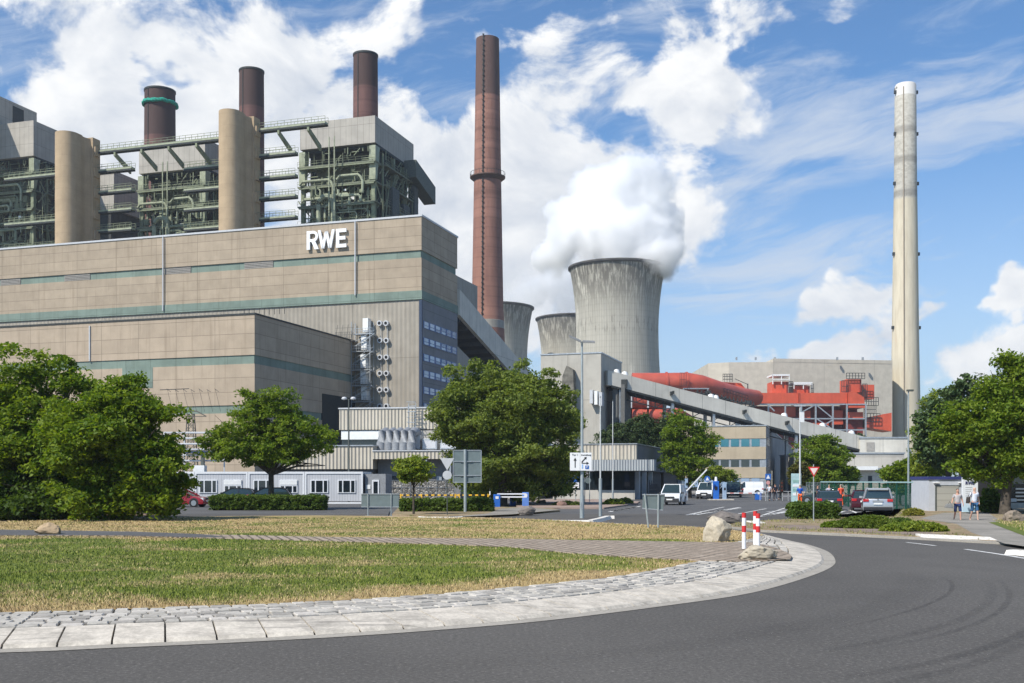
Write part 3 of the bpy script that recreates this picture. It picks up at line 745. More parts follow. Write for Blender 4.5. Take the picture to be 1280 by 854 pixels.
# ---- boiler houses on top of the plant
def rail(mb, a, b, h=1.1, w=.05, n=None):
    a, b = Vector(a), Vector(b); L = (b-a).length; n = n or max(2, int(L/1.6)); up = Vector((0,0,h))
    for k in range(n+1): p = a.lerp(b, k/n); mb.bar(p, p+up, w)
    mb.bar(a+up, b+up, w); mb.bar(a+up*.5, b+up*.5, w)
def boiler(name, label, x0, x1, ztop, zclad, seed, depth=23., extra=True):
    r = random.Random(seed); Wd = x1-x0; O = Frame(C, TH).w(x1, 45)
    t = thing(name, label, 'boiler house', O, TH, 'boiler houses above the hall')
    L_ = -Wd; zb = 40.
    MB().box(L_,0,0,depth,zclad,ztop).build('cladding', BCLAD, t)
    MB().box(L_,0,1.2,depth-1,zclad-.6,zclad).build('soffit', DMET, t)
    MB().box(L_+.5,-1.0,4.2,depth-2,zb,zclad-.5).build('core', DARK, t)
    pan = MB()
    for z in (zclad-9.2,): pan.box(L_+2.6,-2.8,3.4,4.1,z,z+6.3)
    pan.build('green_casing', mat('green_casing', (.16,.17,.125), .7, var=.3, scale=.9, streak=.4), t)
    cm = MB()
    for x in (L_+.6,-.6):
        for y in (.6, depth*.5, depth-.6): cm.box(x-.45,x+.45,y-.45,y+.45,zb,zclad-.5)
    for x in (L_+Wd*.33, L_+Wd*.66): cm.box(x-.3,x+.3,1.6,2.2,zb,zclad-4)
    for y in (depth*.25, depth*.75): cm.box(-.9,-.5,y-.25,y+.25,zb,zclad-1)
    cm.each('steel_column', GSTEEL, t)
    # haunches under the clad top
    hn = MB()
    for x in (L_+.5, -.7): hn.extr([(0.0,zclad-8.5),(.9,zclad-8.5),(2.4,zclad-.6),(-.0,zclad-.6)],x-.8,x+.8,'x')
    hn.each('column_head', GSTEEL2, t)
    for li, z in enumerate((zclad-4.2,zclad-8.9,zclad-13.6,zclad-18.4,zclad-23.2,zclad-28)):
        if z < 46: continue
        d = MB().box(L_-.4,.3,-.6,3.6,z-.35,z-.05); d.box(-2.2,1.3,3.6,depth,z-.35,z-.05)
        dk = d.build('platform', DECK, t)
        rl = MB(); rail(rl, (L_-.4,-.6,z), (.3,-.6,z)); rail(rl, (1.3,3.6,z), (1.3,depth,z)); rl.build('railing', GSTEEL, dk)
        bm_ = MB()
        for k in range(int(Wd/1.2)):
            x = L_+k*1.2; bm_.bar((x,-.5,z-.5),(x,3.5,z-.5),.16)
        bm_.bar((L_,-.55,z-.6),(0,-.55,z-.6),.3); bm_.build('beam', GSTEEL, dk)
    dg = MB()
    for _ in range(22):
        x = r.uniform(L_+1,-3); z = r.uniform(max(48, zclad-26), zclad-9); dg.bar((x,1.5,z),(x+r.choice((-3,3,4)),1.5,z+r.uniform(3,5)),.22)
    for _ in range(18):
        y = r.uniform(3, depth-6); z = r.uniform(max(48, zclad-26), zclad-7); dg.bar((.6,y,z),(.6,y+r.choice((-4,4)),z+4.6),.2)
    vp_ = MB()
    for k in range(int(Wd/1.7)):
        x = L_+.8+k*1.7+r.uniform(-.3,.3); z0_ = r.choice((46, zclad-24, zclad-18)); vp_.bar((x,r.uniform(-.3,1),z0_),(x,.4,z0_+r.uniform(5,15) if z0_ > 46 else zclad-9.5), r.choice((.12,.2,.3)))
    for k in range(12):
        y = 2+k*1.75; vp_.bar((1.1,y,46),(1.1,y,zclad-r.choice((2,9,14))), .14); vp_.bar((1.2,y,zclad-r.uniform(6,26)),(1.2,min(depth,y+r.uniform(2,6)),zclad-r.uniform(6,26)), .2)
    vp_.each('post', GSTEEL, t)
    dg.each('brace', GSTEEL, t)
    sm = MB()
    for _ in range(330):
        x = r.uniform(L_+.2, -.2); y = r.uniform(-.5, 1.1); z = r.uniform(max(46, zclad-30), zclad-1.2); ln = r.uniform(.6, 3.2); w_ = r.choice((.07,.1,.14,.2))
        if r.random() < .5: sm.bar((x,y,z),(x,y,min(z+ln,zclad-.6)),w_)
        elif r.random() < .75: sm.bar((x,y,z),(min(x+ln,.2),y,z),w_)
        else: sm.bar((x,y,z),(min(x+ln*.7,.2),y,min(z+ln*.7,zclad-.6)),w_)
    for _ in range(190):
        y = r.uniform(.3, depth-.5); x = r.uniform(-.3, 1.1); z = r.uniform(max(46, zclad-30), zclad-1.2); ln = r.uniform(.6, 3.2)
        sm.bar((x,y,z),(x,y+(ln if r.random() < .5 else 0),min(z+(ln if r.random() < .6 else 0),zclad-.6)+.01),r.choice((.07,.12,.2)))
    o_ = sm.build('small_pipework', GSTEEL, t); o_['kind'] = 'stuff'
    # looping pipework on the front
    def loop(x, z, w_, h, rr, y=-1.1):
        pts = [(x,y,z)]+[(x+w_/2-w_/2*math.cos(a),y,z+h+w_/2*math.sin(a)) for a in [math.pi*k/8 for k in range(9)]]+[(x+w_,y,z)]
        return MB().tube(pts, rr, 8)
    z8 = zclad-14
    loop(L_+Wd*.28, z8-8, 3.9, 8.2, .62).build('pipe_loop', GSTEEL2, t, True)
    loop(L_+Wd*.36, z8-3, 2.1, 2.0, .3, -.9).build('pipe_loop', GSTEEL2, t, True)
    for sx in (0, 1):
        xa = L_+.4 if not sx else L_+Wd*.52; xb = L_+Wd*.47 if not sx else L_+Wd*.86
        zz_ = zclad-8.2+sx*.6
        MB().tube([(xa,-1,zz_-.6),(xa+.8,-1,zz_+.2),(xb-1.2,-1,zz_+.2),(xb-.5,-1,zz_-.4),(xb,-1,zz_-1.4),(xb,-1,zz_-4.2)], .32, 8).build('pipe', GSTEEL2, t, True)
    for k in range(34):
        z = r.uniform(max(49, zclad-26), zclad-9.5); xa = r.uniform(L_, L_+Wd*.6); ln = r.uniform(3, Wd*.45); rr = r.choice((.16,.22,.34,.42)); dz = r.choice((-2.5,-1.4,1.6,2.6))
        y = r.uniform(-1.3,.8); xb = min(xa+ln, .3)
        MB().tube([(xa,y,z+dz),(xa,y,z+.5*(1 if dz > 0 else -1)),(xa+.5,y,z),(xb-.5,y,z),(xb,y,z-.5),(xb,y,z-r.uniform(1.5,3.5))], rr, 7).build('pipe', r.choice((GSTEEL, GSTEEL2, GSTEEL2)), t, True)
    eq = MB(); ew = MB()
    for k in range(75):
        x = r.uniform(L_+.6, -1.5); z = r.uniform(max(48, zclad-27), zclad-9); s_ = r.uniform(.35, 1.0); y = r.uniform(-.3, 1.8)
        (ew if k % 9 == 0 else eq).box(x, x+s_*1.3, y, y+s_, z, z+s_*r.uniform(.8,1.9))
    eq.each('equipment', GSTEEL, t); ew.each('junction_box', WHITE, t)
    eb = MB(); eb.box(L_+Wd*.16, L_+Wd*.16+2.9, -1.9, .4, z8-9.4, z8-5.6); eb.build('valve_house', mat('pale_green_box', (.36,.36,.28), .7), t)
    # hangers down from the upper bridge
    hb = MB()
    for x in (L_+Wd*.46, L_+Wd*.53):
        hb.bar((x,-2.6,zclad-18),(x,-2.6,zclad+1.5), .22)
    hb.build('lift_guide', GSTEEL2, t)
    return t, Frame(O, TH)
b1t, FB1 = boiler('boiler_house', 'clad boiler block nearest the red brick chimney, pipes and decks below it', -49.9, -30.3, 87.3, 81.0, 3)
b2t, FB2 = boiler('boiler_house', 'clad boiler block between the two round stair towers', -95.3, -76.1, 86.4, 79.2, 8)
b0t, FB0 = boiler('boiler_house', 'clad boiler block at the far left edge beyond the first stair tower', -150, -127.7, 96.0, 86.8, 12)
# side conveyor head on the right-hand boiler block
hd = MB().hexa([(0,17,77.2),(3.2,17,77.2),(3.2,30,73.6),(0,30,73.6),(0,17,81.5),(3.2,17,81.5),(3.2,30,78),(0,30,78)])
hd.build('duct_head', mat('green_panel', (.10,.115,.10), .7, var=.2), b1t)
sd = MB(); sd.box(0,1.8,6,10,62,72); sd.box(0,1.2,14,18,58,70); sd.box(0,1.5,20,22.5,52,76); sd.each('side_casing', mat('dark_green_casing', (.07,.08,.075), .7, var=.3), b1t)
# tall block at the very left behind the first boiler
tb = PF(-140, 62); tbt = thing('boiler_top_block', 'grey roof block rising at the top left corner', 'industrial block', tb.O, TH)
yf_ = tb.ly(46, 0); zf_ = tb.z(141, 0, yf_)
MB().box(-30, 0, yf_-34, yf_, 80, zf_).build('wall', BCLAD, tbt); MB().box(-.05,.1,yf_-9,yf_-5,zf_-7,zf_-1).build('louvre', DMET, tbt)
lb = PF(-116, 62); lbt = thing('boiler_annex', 'grey sheet clad annex block seen behind the first stair tower', 'industrial block', lb.O, TH)
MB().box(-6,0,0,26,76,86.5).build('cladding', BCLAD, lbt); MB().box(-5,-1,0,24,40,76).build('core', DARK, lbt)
# ---- stair towers
def stair_tower(x, y, rr, ln, ztop, label):
    O = Frame(C, TH).w(x, y); t = thing('stair_tower', label, 'stair tower', O, TH, 'round nosed concrete stair towers')
    mb = MB(); poly = [(rr*math.cos(a), rr*math.sin(a)) for a in [math.pi+math.pi*k/20 for k in range(21)]]+[(rr, 1.6),(rr*.82,2.6),(rr*.82,ln-1.2),(rr,ln),(-rr,ln)]
    mb.prism(poly, 40, ztop); mb.build('shaft', CONC, t, True)
    MB().box(-rr,rr*1.25,ln,ln+2.6,40,ztop+.3).build('rear_shaft', CONC, t)
    q_ = MB()
    for z in (ztop-4,ztop-9,ztop-14,ztop-19,ztop-24,ztop-28): q_.box(rr*1.2,rr*1.2+.6,ln+.3,ln+2,z,z+2.2)
    q_.each('door_hood', CONC, t)
    return t
T2 = stair_tower(-56.3, 25, 2.55, 4.6, 84.2, 'round nosed concrete stair tower right of the chimney wrapped in green')
T1 = stair_tower(-100.2, 25, 2.75, 4.6, 83.6, 'round nosed concrete stair tower left of the chimney wrapped in green')
# ---- bridges between towers and boilers
def bridge(x0, x1, y, z, label, hook=True):
    O = Frame(C, TH).w(x0, y); t = thing('steel_bridge', label, 'walkway bridge', (*O, z), TH, 'green steel walkways between towers and boilers')
    L = x1-x0
    MB().box(0,L,0,1.5,-.55,-.1).build('deck', GSTEEL2, t); rl = MB(); rail(rl,(0,0,-.1),(L,0,-.1),1.2,.07); rail(rl,(0,1.5,-.1),(L,1.5,-.1),1.2,.07); rl.build('railing', GSTEEL, t)
    bb = MB().box(0,L,-.05,.2,-.9,-.5); bb.box(0,L,1.3,1.55,-.9,-.5); bb.build('girder', DMET, t)
    if hook:
        br = MB(); k = 5.
        while k < L-1:
            br.hexa([(k,0,-1.8),(k+.5,0,-1.8),(k+.5,6,-4.6),(k,6,-4.6),(k,0,-.9),(k+.5,0,-.9),(k+.5,6,-3.4),(k,6,-3.4)]); k += 7.5
        br.each('bracket', GSTEEL, t)
    return t
bridge(-97,-58.8,31,81.3,'long top walkway in front of the middle boiler block')
bridge(-53,-36,31,82.2,'top walkway from the right stair tower to the right boiler block')
for i, z in enumerate((76.3,71.2,66.6,61.9)):
    bridge(-53.2,-43.5,31,z,('second','third','fourth','lowest')[i]+' walkway below the top one from the right stair tower', False)
    bridge(-97,-87,31,z+.3,('second','third','fourth','lowest')[i]+' walkway below the top one from the left stair tower', False)
for i, z in enumerate((76.3,71.2,66.6,61.9,57)):
    bridge(-76,-59,36,z+.4,('top','second','middle','fourth','lowest')[i]+' deck between the middle boiler block and the right stair tower', False)
for i, z in enumerate((78,66.6,60)):
    bridge(-127,-103,34,z,('top','middle','lowest')[i]+' deck between the left boiler block and the left stair tower', False)
# ---- chimneys
def brickstack(name, cA, cB, cT, ztop_dark, bands=0):
    m, n, b = newmat(name); t = wcoord(n); s = n.node('ShaderNodeSeparateXYZ', {0: t}); z = s.outputs[2]
    f = n.noise(n.vm('MULTIPLY', t, (.4,.4,.07)), 1, 6, .6); bnd = n.node('ShaderNodeTexNoise', {'Vector': n.xyz(0.0, 0.0, z), 'Scale': .16, 'Detail': 3}).outputs[0]
    c = n.mix(n.step(f, .3, .7), cA, cB); c = n.mix(n.step(bnd, .5, .62, 0, .5), c, tuple(x*1.25 for x in cA)); c = n.mix(n.step(bnd, .45, .38, 0, .45), c, tuple(x*.6 for x in cB))
    rg_ = n.m('SINE', n.m('MULTIPLY', z, 2.1)); c = n.mix(n.step(rg_, .8, 1, 0, .22), c, tuple(x*.5 for x in cB))
    c = n.mix(n.step(z, ztop_dark-.4, ztop_dark+.4), c, n.mix(f, cT, tuple(x*.6 for x in cT)))
    n.set(b.inputs['Base Color'], c); b.inputs['Roughness'].default_value = .85; return m
BR1 = brickstack('stack_red', (.31,.16,.118), (.225,.115,.088), (.15,.092,.078), 119)
BR2 = brickstack('stack_brown', (.18,.095,.082), (.125,.068,.06), (.095,.06,.054), 97)
CH = (P(609.5,600,330).x, 330); ch = thing('brick_chimney', 'tall red brick chimney with dark top and a gallery ring', 'chimney', CH)
zr = lambda py, y=330: H-(py-HZ)/F*y
ztp = zr(49.5)
MB().lathe([(6.4,0),(5.1,zr(405)),(4.85,zr(390)),(4.15,zr(222)),(3.5,ztp),(3.2,ztp),(3.2,ztp-3)], 40).build('shaft', BR1, ch, True)
MB().lathe([(5.25,zr(460)),(5.12,zr(402)),(4.9,zr(401))], 40).build('base_sleeve', GREYC, ch, True)
rgm = MB().lathe([(4.2,zr(222)-1.2),(5.4,zr(222)-.2),(5.4,zr(222)+.1),(4.2,zr(222)+.1)], 32); rgm.build('gallery_ring', mat('ring_brown', (.12,.075,.06), .8), ch)
rl = MB(); pts = [(5.35*math.cos(a), 5.35*math.sin(a), zr(222)) for a in [2*math.pi*k/28 for k in range(29)]]
for p in pts: rl.bar(p, (p[0],p[1],p[2]+1.3), .08)
rl.tube([(p[0],p[1],p[2]+1.3) for p in pts], .06, 4); rl.build('railing', DMET, ch)
ld = MB(); ld.bar((-1.6,-4.9,zr(420)),(-1.2,-3.45,ztp),.25)
for k in range(60):
    u = k/59; x = -1.6+.4*u; yy = -5.0+1.5*u; z = zr(420)+(ztp-zr(420))*u; ld.box(x-.28,x+.28,yy-.25,yy,z,z+.3)
ld.build('ladder', DMET, ch)
for px, y, rad, pyt, lab, wr in ((457,262,3.0,69,'brown steel flue standing on the right-hand boiler block',0),(314.5,276,3.15,89,'brown steel flue rising behind the right stair tower',0),(200,300,4.2,114,'wide brown flue wrapped in a green net near its top',1)):
    q_ = (P(px,600,y).x, y); t_ = thing('roof_flue', lab, 'chimney', q_, 0, 'brown flues over the boilers')
    zt_ = zr(pyt, y)
    o = MB().lathe([(rad*1.04,60),(rad,zt_-12),(rad*.98,zt_),(rad*.9,zt_),(rad*.9,zt_-4)], 32).build('shaft', BR2, t_, True)
    MB().lathe([(rad*.99,zt_-.5),(rad*1.02,zt_-.4),(rad*1.02,zt_+.05),(rad*.95,zt_+.05)], 32).build('rim', DMET, t_)
    MB().bar((-.5*rad,-rad*.9,70),(-.5*rad,-rad*.87,zt_), .18).build('ladder', DMET, t_)
    if wr:
        r_ = random.Random(2); mb = MB(); pts = [(rad*1.05*math.cos(a), rad*1.05*math.sin(a), zt_-3.8+r_.uniform(-.15,.15)) for a in [2*math.pi*k/40 for k in range(41)]]
        mb.tube(pts, [r_.uniform(.38,.62) for _ in pts], 7); mb.build('net_wrap', mat('green_net', (.02,.28,.20), .8, var=.4, scale=2), t_, True)
# right concrete chimney
Y2 = 450; C2 = (P(1131.8,600,Y2).x, Y2); ch2 = thing('concrete_chimney', 'slender pale concrete chimney at the right with rings of darker brick', 'chimney', C2)
m, n, b = newmat('pale_stack'); t = wcoord(n); s = n.node('ShaderNodeSeparateXYZ', {0: t}); z = s.outputs[2]
f = n.noise(n.vm('MULTIPLY', t, (.5,.5,.06)), 1.2, 6, .65); f2 = n.noise(n.vm('MULTIPLY', t, (1,1,1.6)), .55, 6, .75)
c = n.mix(n.step(f, .35, .7), (.60,.54,.41), (.49,.43,.32)); c = n.mix(n.step(f, .62, .8), c, (.58,.42,.28))
up = n.mix(n.step(f2, .38, .68), (.50,.475,.41), (.36,.335,.28)); c = n.mix(n.step(z, 118, 119.5), c, up)
for zz in (121, 135, 147.5): c = n.mix(n.m('MULTIPLY', n.step(n.m('ABSOLUTE', n.m('SUBTRACT', z, float(zz))), 2.2, .6), .5), c, (.15,.14,.125))
c = n.mix(n.step(z, 161.5, 162), c, (.62,.60,.56))
n.set(b.inputs['Base Color'], c); b.inputs['Roughness'].default_value = .88; PST = m
z_ = lambda py: zr(py, Y2)
MB().lathe([(6.9,0),(6.1,z_(540)),(5.35,z_(420)),(4.9,z_(300)),(4.55,z_(225)),(4.25,z_(108)),(3.9,z_(106)),(3.9,z_(112))], 40).build('shaft', PST, ch2, True)
q_ = MB()
for py, rr in ((118,4.5),(170,4.62),(232,4.85),(320,5.2),(412,5.6)):
    for a in (-.1,3.3): q_.box(rr*math.cos(a)-.5,rr*math.cos(a)+.5,rr*math.sin(a)-.5,rr*math.sin(a)+.5,z_(py),z_(py)+1.3)
q_.each('lamp_platform', DMET, ch2)
q_ = MB()
for k in range(12):
    a = 2*math.pi*k/20; q_.box(4.12*math.cos(a)-.3,4.12*math.cos(a)+.3,4.12*math.sin(a)-.3,4.12*math.sin(a)+.3,z_(112.2),z_(110))
q_.build('crown_opening', mat('crown_shadow', (.22,.20,.17), .9), ch2)
ld = MB().bar((-2.6,-5.9,5),(-2.2,-3.75,z_(112)),.3); ld.build('ladder', mat('rusty_ladder', (.33,.27,.20), .9), ch2)
# ---- cooling towers
m, n, b = newmat('cooling_concrete'); t = wcoord(n); s = n.node('ShaderNodeSeparateXYZ', {0: t})
an = n.m('ARCTAN2', s.outputs[1], s.outputs[0]); zz = s.outputs[2]
rb_ = n.m('SINE', n.m('MULTIPLY', an, 104.0)); st_ = n.noise(n.xyz(n.m('MULTIPLY', an, 14), n.m('MULTIPLY', zz, .02), 0.0), 1.5, 7, .7); bl = n.noise(n.vm('MULTIPLY', t, (1,1,.5)), .035, 6, .65, .6)
c = n.mix(n.step(st_, .3, .7), (.47,.445,.38), (.35,.33,.275)); c = n.mix(n.step(bl, .55, .63, 0, .75), c, (.62,.59,.50)); c = n.mix(n.step(rb_, .1, .95, 0, .28), c, (.17,.16,.13))
rz = n.m('SINE', n.m('MULTIPLY', zz, 1.9)); c = n.mix(n.step(rz, .55, 1, 0, .10), c, (.14,.13,.10))
dk = n.noise(n.xyz(n.m('MULTIPLY', an, 9), n.m('MULTIPLY', zz, .05), 3.0), 2.6, 5, .7)
c = n.mix(n.m('MULTIPLY', n.step(zz, 88, 117), n.step(dk, .38, .55)), c, (.13,.12,.10)); c = n.mix(n.m('MULTIPLY', n.step(n.m('ABSOLUTE', n.m('SUBTRACT', zz, 86.0)), 7, 1), n.step(dk, .5, .65, 0, .7)), c, (.11,.10,.08))
n.set(b.inputs['Base Color'], c); b.inputs['Roughness'].default_value = .9; CT = m
CTM = mat('rim_dark', (.07,.065,.06), .9, var=.3, scale=.2)
def cooling(px, y, Rtop, zt_, label):
    O = (P(px,600,y).x, y); t_ = thing('cooling_tower', label, 'cooling tower', O, 0, 'cooling towers behind the plant')
    zth = zt_*.71; rt = Rtop*.885; prof = []
    for k in range(41):
        z = zt_*k/40; cc = 52.*zt_/120 if z > zth else 70*zt_/120
        r_ = rt*math.sqrt(1+((z-zth)/cc)**2*(.78 if z > zth else .62)); prof.append((r_, z))
    s_ = Rtop/prof[-1][0]; prof = [(r_*s_, z) for r_, z in prof]
    inn = [(r_-.8, z) for r_, z in prof[::-1]][:30]
    MB().lathe([(prof[0][0],4)]+prof[1:]+inn, 96).build('shell', CT, t_, True)
    MB().lathe([(Rtop+.1,zt_-1.4),(Rtop+.9,zt_-.6),(Rtop+.9,zt_+.3),(Rtop-.9,zt_+.3),(Rtop-.9,zt_-.5)], 96).build('rim', CTM, t_, True)
    return t_
cooling(771.5, 600, 26.4, 119.8, 'large streaked cooling tower with steam pouring from its rim')
cooling(718.5, 790, 28.0, 119.8, 'middle cooling tower half hidden behind the largest one')
cooling(615, 740, 28.0, 119.8, 'cooling tower half hidden behind the tall brick chimney')
# ================================================================== MIDDLE GROUND BUILDINGS
# ---- bunker building and long inclined conveyor
Yb = 172; OB = (P(751.4,600,Yb).x, Yb); FG = Frame(OB, TH); bk = thing('transfer_tower', 'tall plain grey concrete block at the head of the long conveyor', 'transfer tower', OB, TH)
zt = FG.z(441.6,0,0); dB = FG.ly(777,0); xw = FG.lx(676)
MB().box(xw,0,0,dB,0,zt).build('wall', cladding('block_concrete', (.43,.405,.35), 5.5, 7.5, streak=.35, spread=.04), bk); MB().box(xw-.1,.1,-.1,dB+.1,zt,zt+.2).build('parapet_cap', ZINC, bk)
MB().box(xw+1,-.3,.3,dB,-0+zt+.2,zt+.25).build('roof', ROOFM, bk)
MB().extr([(FG.lx(703),FG.z(540,0,0)),(FG.lx(706),FG.z(470,0,0)),(FG.lx(711),FG.z(457,0,0)),(FG.lx(719),FG.z(462,0,0)),(FG.lx(722),FG.z(540,0,0))],-1.5,0).build('side_stack', mat('weathered_duct', (.16,.15,.125), .8, var=.4, scale=1), bk)
for k_ in range(3): MB().box(FG.lx(744)-.6+k_*.75,FG.lx(744)-.1+k_*.75,-1.3,0,FG.z(497,0,0)-1-k_*.2,FG.z(488,0,0)-k_*.2).build('wall_vent', WHITE if k_ == 1 else LGREY, bk)
A = P(759.5, 462.6, 173.5); B = P(1140, 561.5, 190)
dv = Vector((B.x-A.x, B.y-A.y)); Lc = dv.length; ang = math.atan2(dv.y, dv.x)
cv = thing('inclined_conveyor', 'long pale conveyor bridge sloping down from the grey block to the right', 'conveyor gallery', (A.x, A.y, 0), ang)
za, zb_ = A.z, B.z; th = 2.4; wd2 = 3.6
MB().hexa([(0,0,za-th),(Lc,0,zb_-th),(Lc,wd2,zb_-th),(0,wd2,za-th),(0,0,za),(Lc,0,zb_),(Lc,wd2,zb_),(0,wd2,za)]).build('gallery', GALV, cv)
MB().hexa([(.6,-.1,za-th-.35),(Lc,-.1,zb_-th-.35),(Lc,wd2+.1,zb_-th-.35),(.6,wd2+.1,za-th-.35),(.6,-.1,za-th-.02),(Lc,-.1,zb_-th-.02),(Lc,wd2+.1,zb_-th-.02),(.6,wd2+.1,za-th-.02)]).build('chord', DMET, cv)
tr = MB(); N_ = 34
for k in range(N_):
    u0, u1 = k/N_, (k+1)/N_; x0, x1 = Lc*u0, Lc*u1; z0 = za+(zb_-za)*u0-th-.4; z1 = za+(zb_-za)*u1-th-.4
    if u0 > .72: break
    if k > 1: tr.bar((x0,.3,z0-1.2),(x1,.3,z1-(0 if k % 2 else 1.2)),.12); tr.bar((x0,.3,z0-1.2*(k%2)),(x0,.3,z0),.14); tr.bar((x0,.3,z0-1.2),(x1,.3,z1-1.2),.16)
tr.build('truss', DMET, cv)
lg = MB()
for u in (.04,.2,.33,.46,.6,.74):
    x = Lc*u; z = za+(zb_-za)*u-th
    for yy in (.3, wd2-.3): lg.bar((x,yy,0),(x,yy,z),.45)
lg.each('leg', ZINC, cv)
mb = MB()
for u in (.035,.06,.33,.345,.57,.7,.80): x = Lc*u; z = za+(zb_-za)*u; mb.lathe([(.05,z+.75),(.45,z+.6),(.6,z+.1),(.6,z-.2)], 10, (x,1.2))
mb.each('roof_dome', WHITE, cv, True)
mb = MB()
for u in (.19,.42,.56): x = Lc*u; z = za+(zb_-za)*u; mb.box(x,x+.3,-.5,0,z-1.5,z-.9); mb.box(x+.3,x+.5,-.7,-.2,z-1.3,z-.8)
mb.each('wall_light', DMET, cv)
# dark portal below conveyor head
pt_ = thing('conveyor_portal', 'dark steel portal legs under the conveyor head', 'support frame', FG.w(1.2, 3), TH)
MB().box(0,.8,0,6,0,18.2).build('leg', mat('portal_grey', (.12,.12,.115), .8), pt_); MB().box(1.4,2.0,0,5,0,17.6).build('leg', mat('portal_grey', (.12,.12,.115)), pt_); MB().box(-.1,2.3,0.1,6.1,17.0,18.4).build('cross_beam', DMET, pt_)
# ---- pale block under the conveyor (behind office)
def simple_block(name, label, px0, px1, pyt, Y, rot, depth, m=PALE2, cat='building', capm=None, trims=()):
    O = (P(px1,600,Y).x, Y); fr = Frame(O, rot); t_ = thing(name, label, cat, O, rot)
    x0 = fr.lx(px0); z1 = fr.z(pyt,0,0)
    MB().box(x0,0,0,depth,0,z1).build('wall', m, t_)
    MB().box(x0-.15,.15,-.15,depth+.15,z1,z1+.25).build('parapet_cap', capm or ZINC, t_)
    return t_, fr, x0, z1
TO = vprot(1037)
simple_block('pump_house', 'pale flat roofed block just behind the office under the conveyor', 868, 919, 514, 195, TO, 12)
simple_block('store_building', 'low pale ribbed wall behind the gatehouse trees', 700, 800, 534, 178, TO, 12, PALE)
simple_block('pale_workshop', 'pale windowless workshop behind the green fence', 1002, 1130, 567.5, 178, D2R(-4), 20, PALE2)
w2, fr2, x02, z12 = simple_block('canteen_annex', 'low cream annex with a white eave behind the round bushes', 1050, 1120, 587, 172, D2R(-4), 9, mat('cream_wall', (.55,.50,.41), .85))
MB().box(x02-.4,fr2.lx(1095),-1.2,0,z12-.1,z12+.5).build('eave', WHITE, w2)
MB().box(fr2.lx(1085),fr2.lx(1090),-.06,.02,0,z12-1).build('door_frame', DMET, w2)
q_, frq, xq, zq = simple_block('end_station', 'pale blocky foot building where the long conveyor ends', 1075, 1135, 548, 186, D2R(-4), 10, GALV)
MB().box(frq.lx(1083),frq.lx(1093),-.08,.02,frq.z(564,0,0),frq.z(553,0,0)).build('louvre', mat('louvre_grey',(.3,.28,.25)), q_)
# ---- office building
Yo = 172; OO = (P(957.5,600,Yo).x, Yo); FO = Frame(OO, TO); of = thing('office_building', 'three storey tan office with blue tinted upper windows by the gate', 'office building', OO, TO)
TAN = cladding('office_tan', (.42,.35,.25), 8.5, 30, streak=.2)
z = lambda py: FO.z(py,0,0); xo = FO.lx(850); do = FO.ly(992,0)
for z0, z1 in ((z(548),z(532.5)),(z(574),z(558.5)),(z(597.5),z(584))): MB().box(xo,0,0,.4,z0,z1).build('facade_band', TAN, of)
GREYW = cladding('office_side', (.31,.30,.285), 6, 30, streak=.2)
MB().box(xo,-.01,.41,do,0,z(532.8)).build('core', GREYW, of)
MB().box(xo-.1,.1,-.1,do+.1,z(532.5),z(531.3)).build('parapet_cap', ZINC, of)
for (p0, p1, gm) in ((548,558.5,glassy('tinted_glass',(.02,.07,.09),(.06,.21,.26),.1)),(574,584,glassy('plain_glass',(.02,.03,.035),(.07,.09,.09),.1)),(597.5,611,GLB)):
    wf = MB().box(xo,0,.12,.42,z(p1),z(p0)).build('window_frame', ZINC, of); pn = MB(); x = -1.0
    while x > xo: pn.box(x-1.25,x,.06,.2,z(p1)+.08,z(p0)-.08); x -= 1.62
    pn.each('window_pane', gm, wf)
for p0, p1, a0, a1 in ((546,556,.5,9.5),(573,583,.5,9.5),(590,600,.5,12)):
    MB().box(-.02,.06,a0,a1,z(p1),z(p0)).build('side_window', glassy('pale_glass',(.05,.06,.06),(.25,.26,.24),.2) if p0 == 546 else GLB, of)
MB().box(-.03,.12,12,18,0,3.8).build('entrance_glass', glassy('teal_glass',(.02,.10,.13),(.04,.18,.22),.1), of)
# ---- gatehouse
Yg = 120; OG = (P(795.6,600,Yg).x, Yg); FH = Frame(OG, TO); gh = thing('gatehouse', 'low gatehouse with ribbed cream fascia over a dark glazed front', 'gatehouse', OG, TO)
z = lambda py: FH.z(py,0,0); xg = FH.lx(690); dg = FH.ly(853.5,0)
MB().box(xg,0,0,.5,z(574.5),z(555.2)).build('fascia', PALE, gh)
MB().box(xg,-.0,.5,dg,z(589),z(555.6)).build('side_fascia', mat('dark_fascia', (.15,.15,.15), .8, var=.08), gh)
MB().box(xg-.1,.1,-.1,dg+.1,z(555.2),z(554.2)).build('roof_edge', ZINC, gh)
MB().box(FH.lx(735),2.2,-1.6,.0,z(588.6),z(575)).build('canopy', cladding('blue_grey_ribbed', (.40,.43,.44), 60, 60, ribs=.3, streak=.15), gh)
MB().box(xg,-.6,3.6,dg,0,z(589)).build('core', mat('gate_inner', (.09,.09,.095), .7), gh)
MB().box(xg,-.3,.6,.9,0.9,z(589)).build('glazing', GLASSD, gh); MB().box(xg,-.25,.35,.6,0,1.05).build('sill_wall', PALE2, gh)
for yy in (2,6.5,11,dg-1.7): MB().box(-.5,.0,yy,yy+(.4 if yy < 15 else 1.7),0,z(589)).build('pier', LGREY, gh)
MB().box(-.62,-.55,4.2,8,0,2.6).build('door', mat('gate_door', (.2,.2,.2), .6), gh)
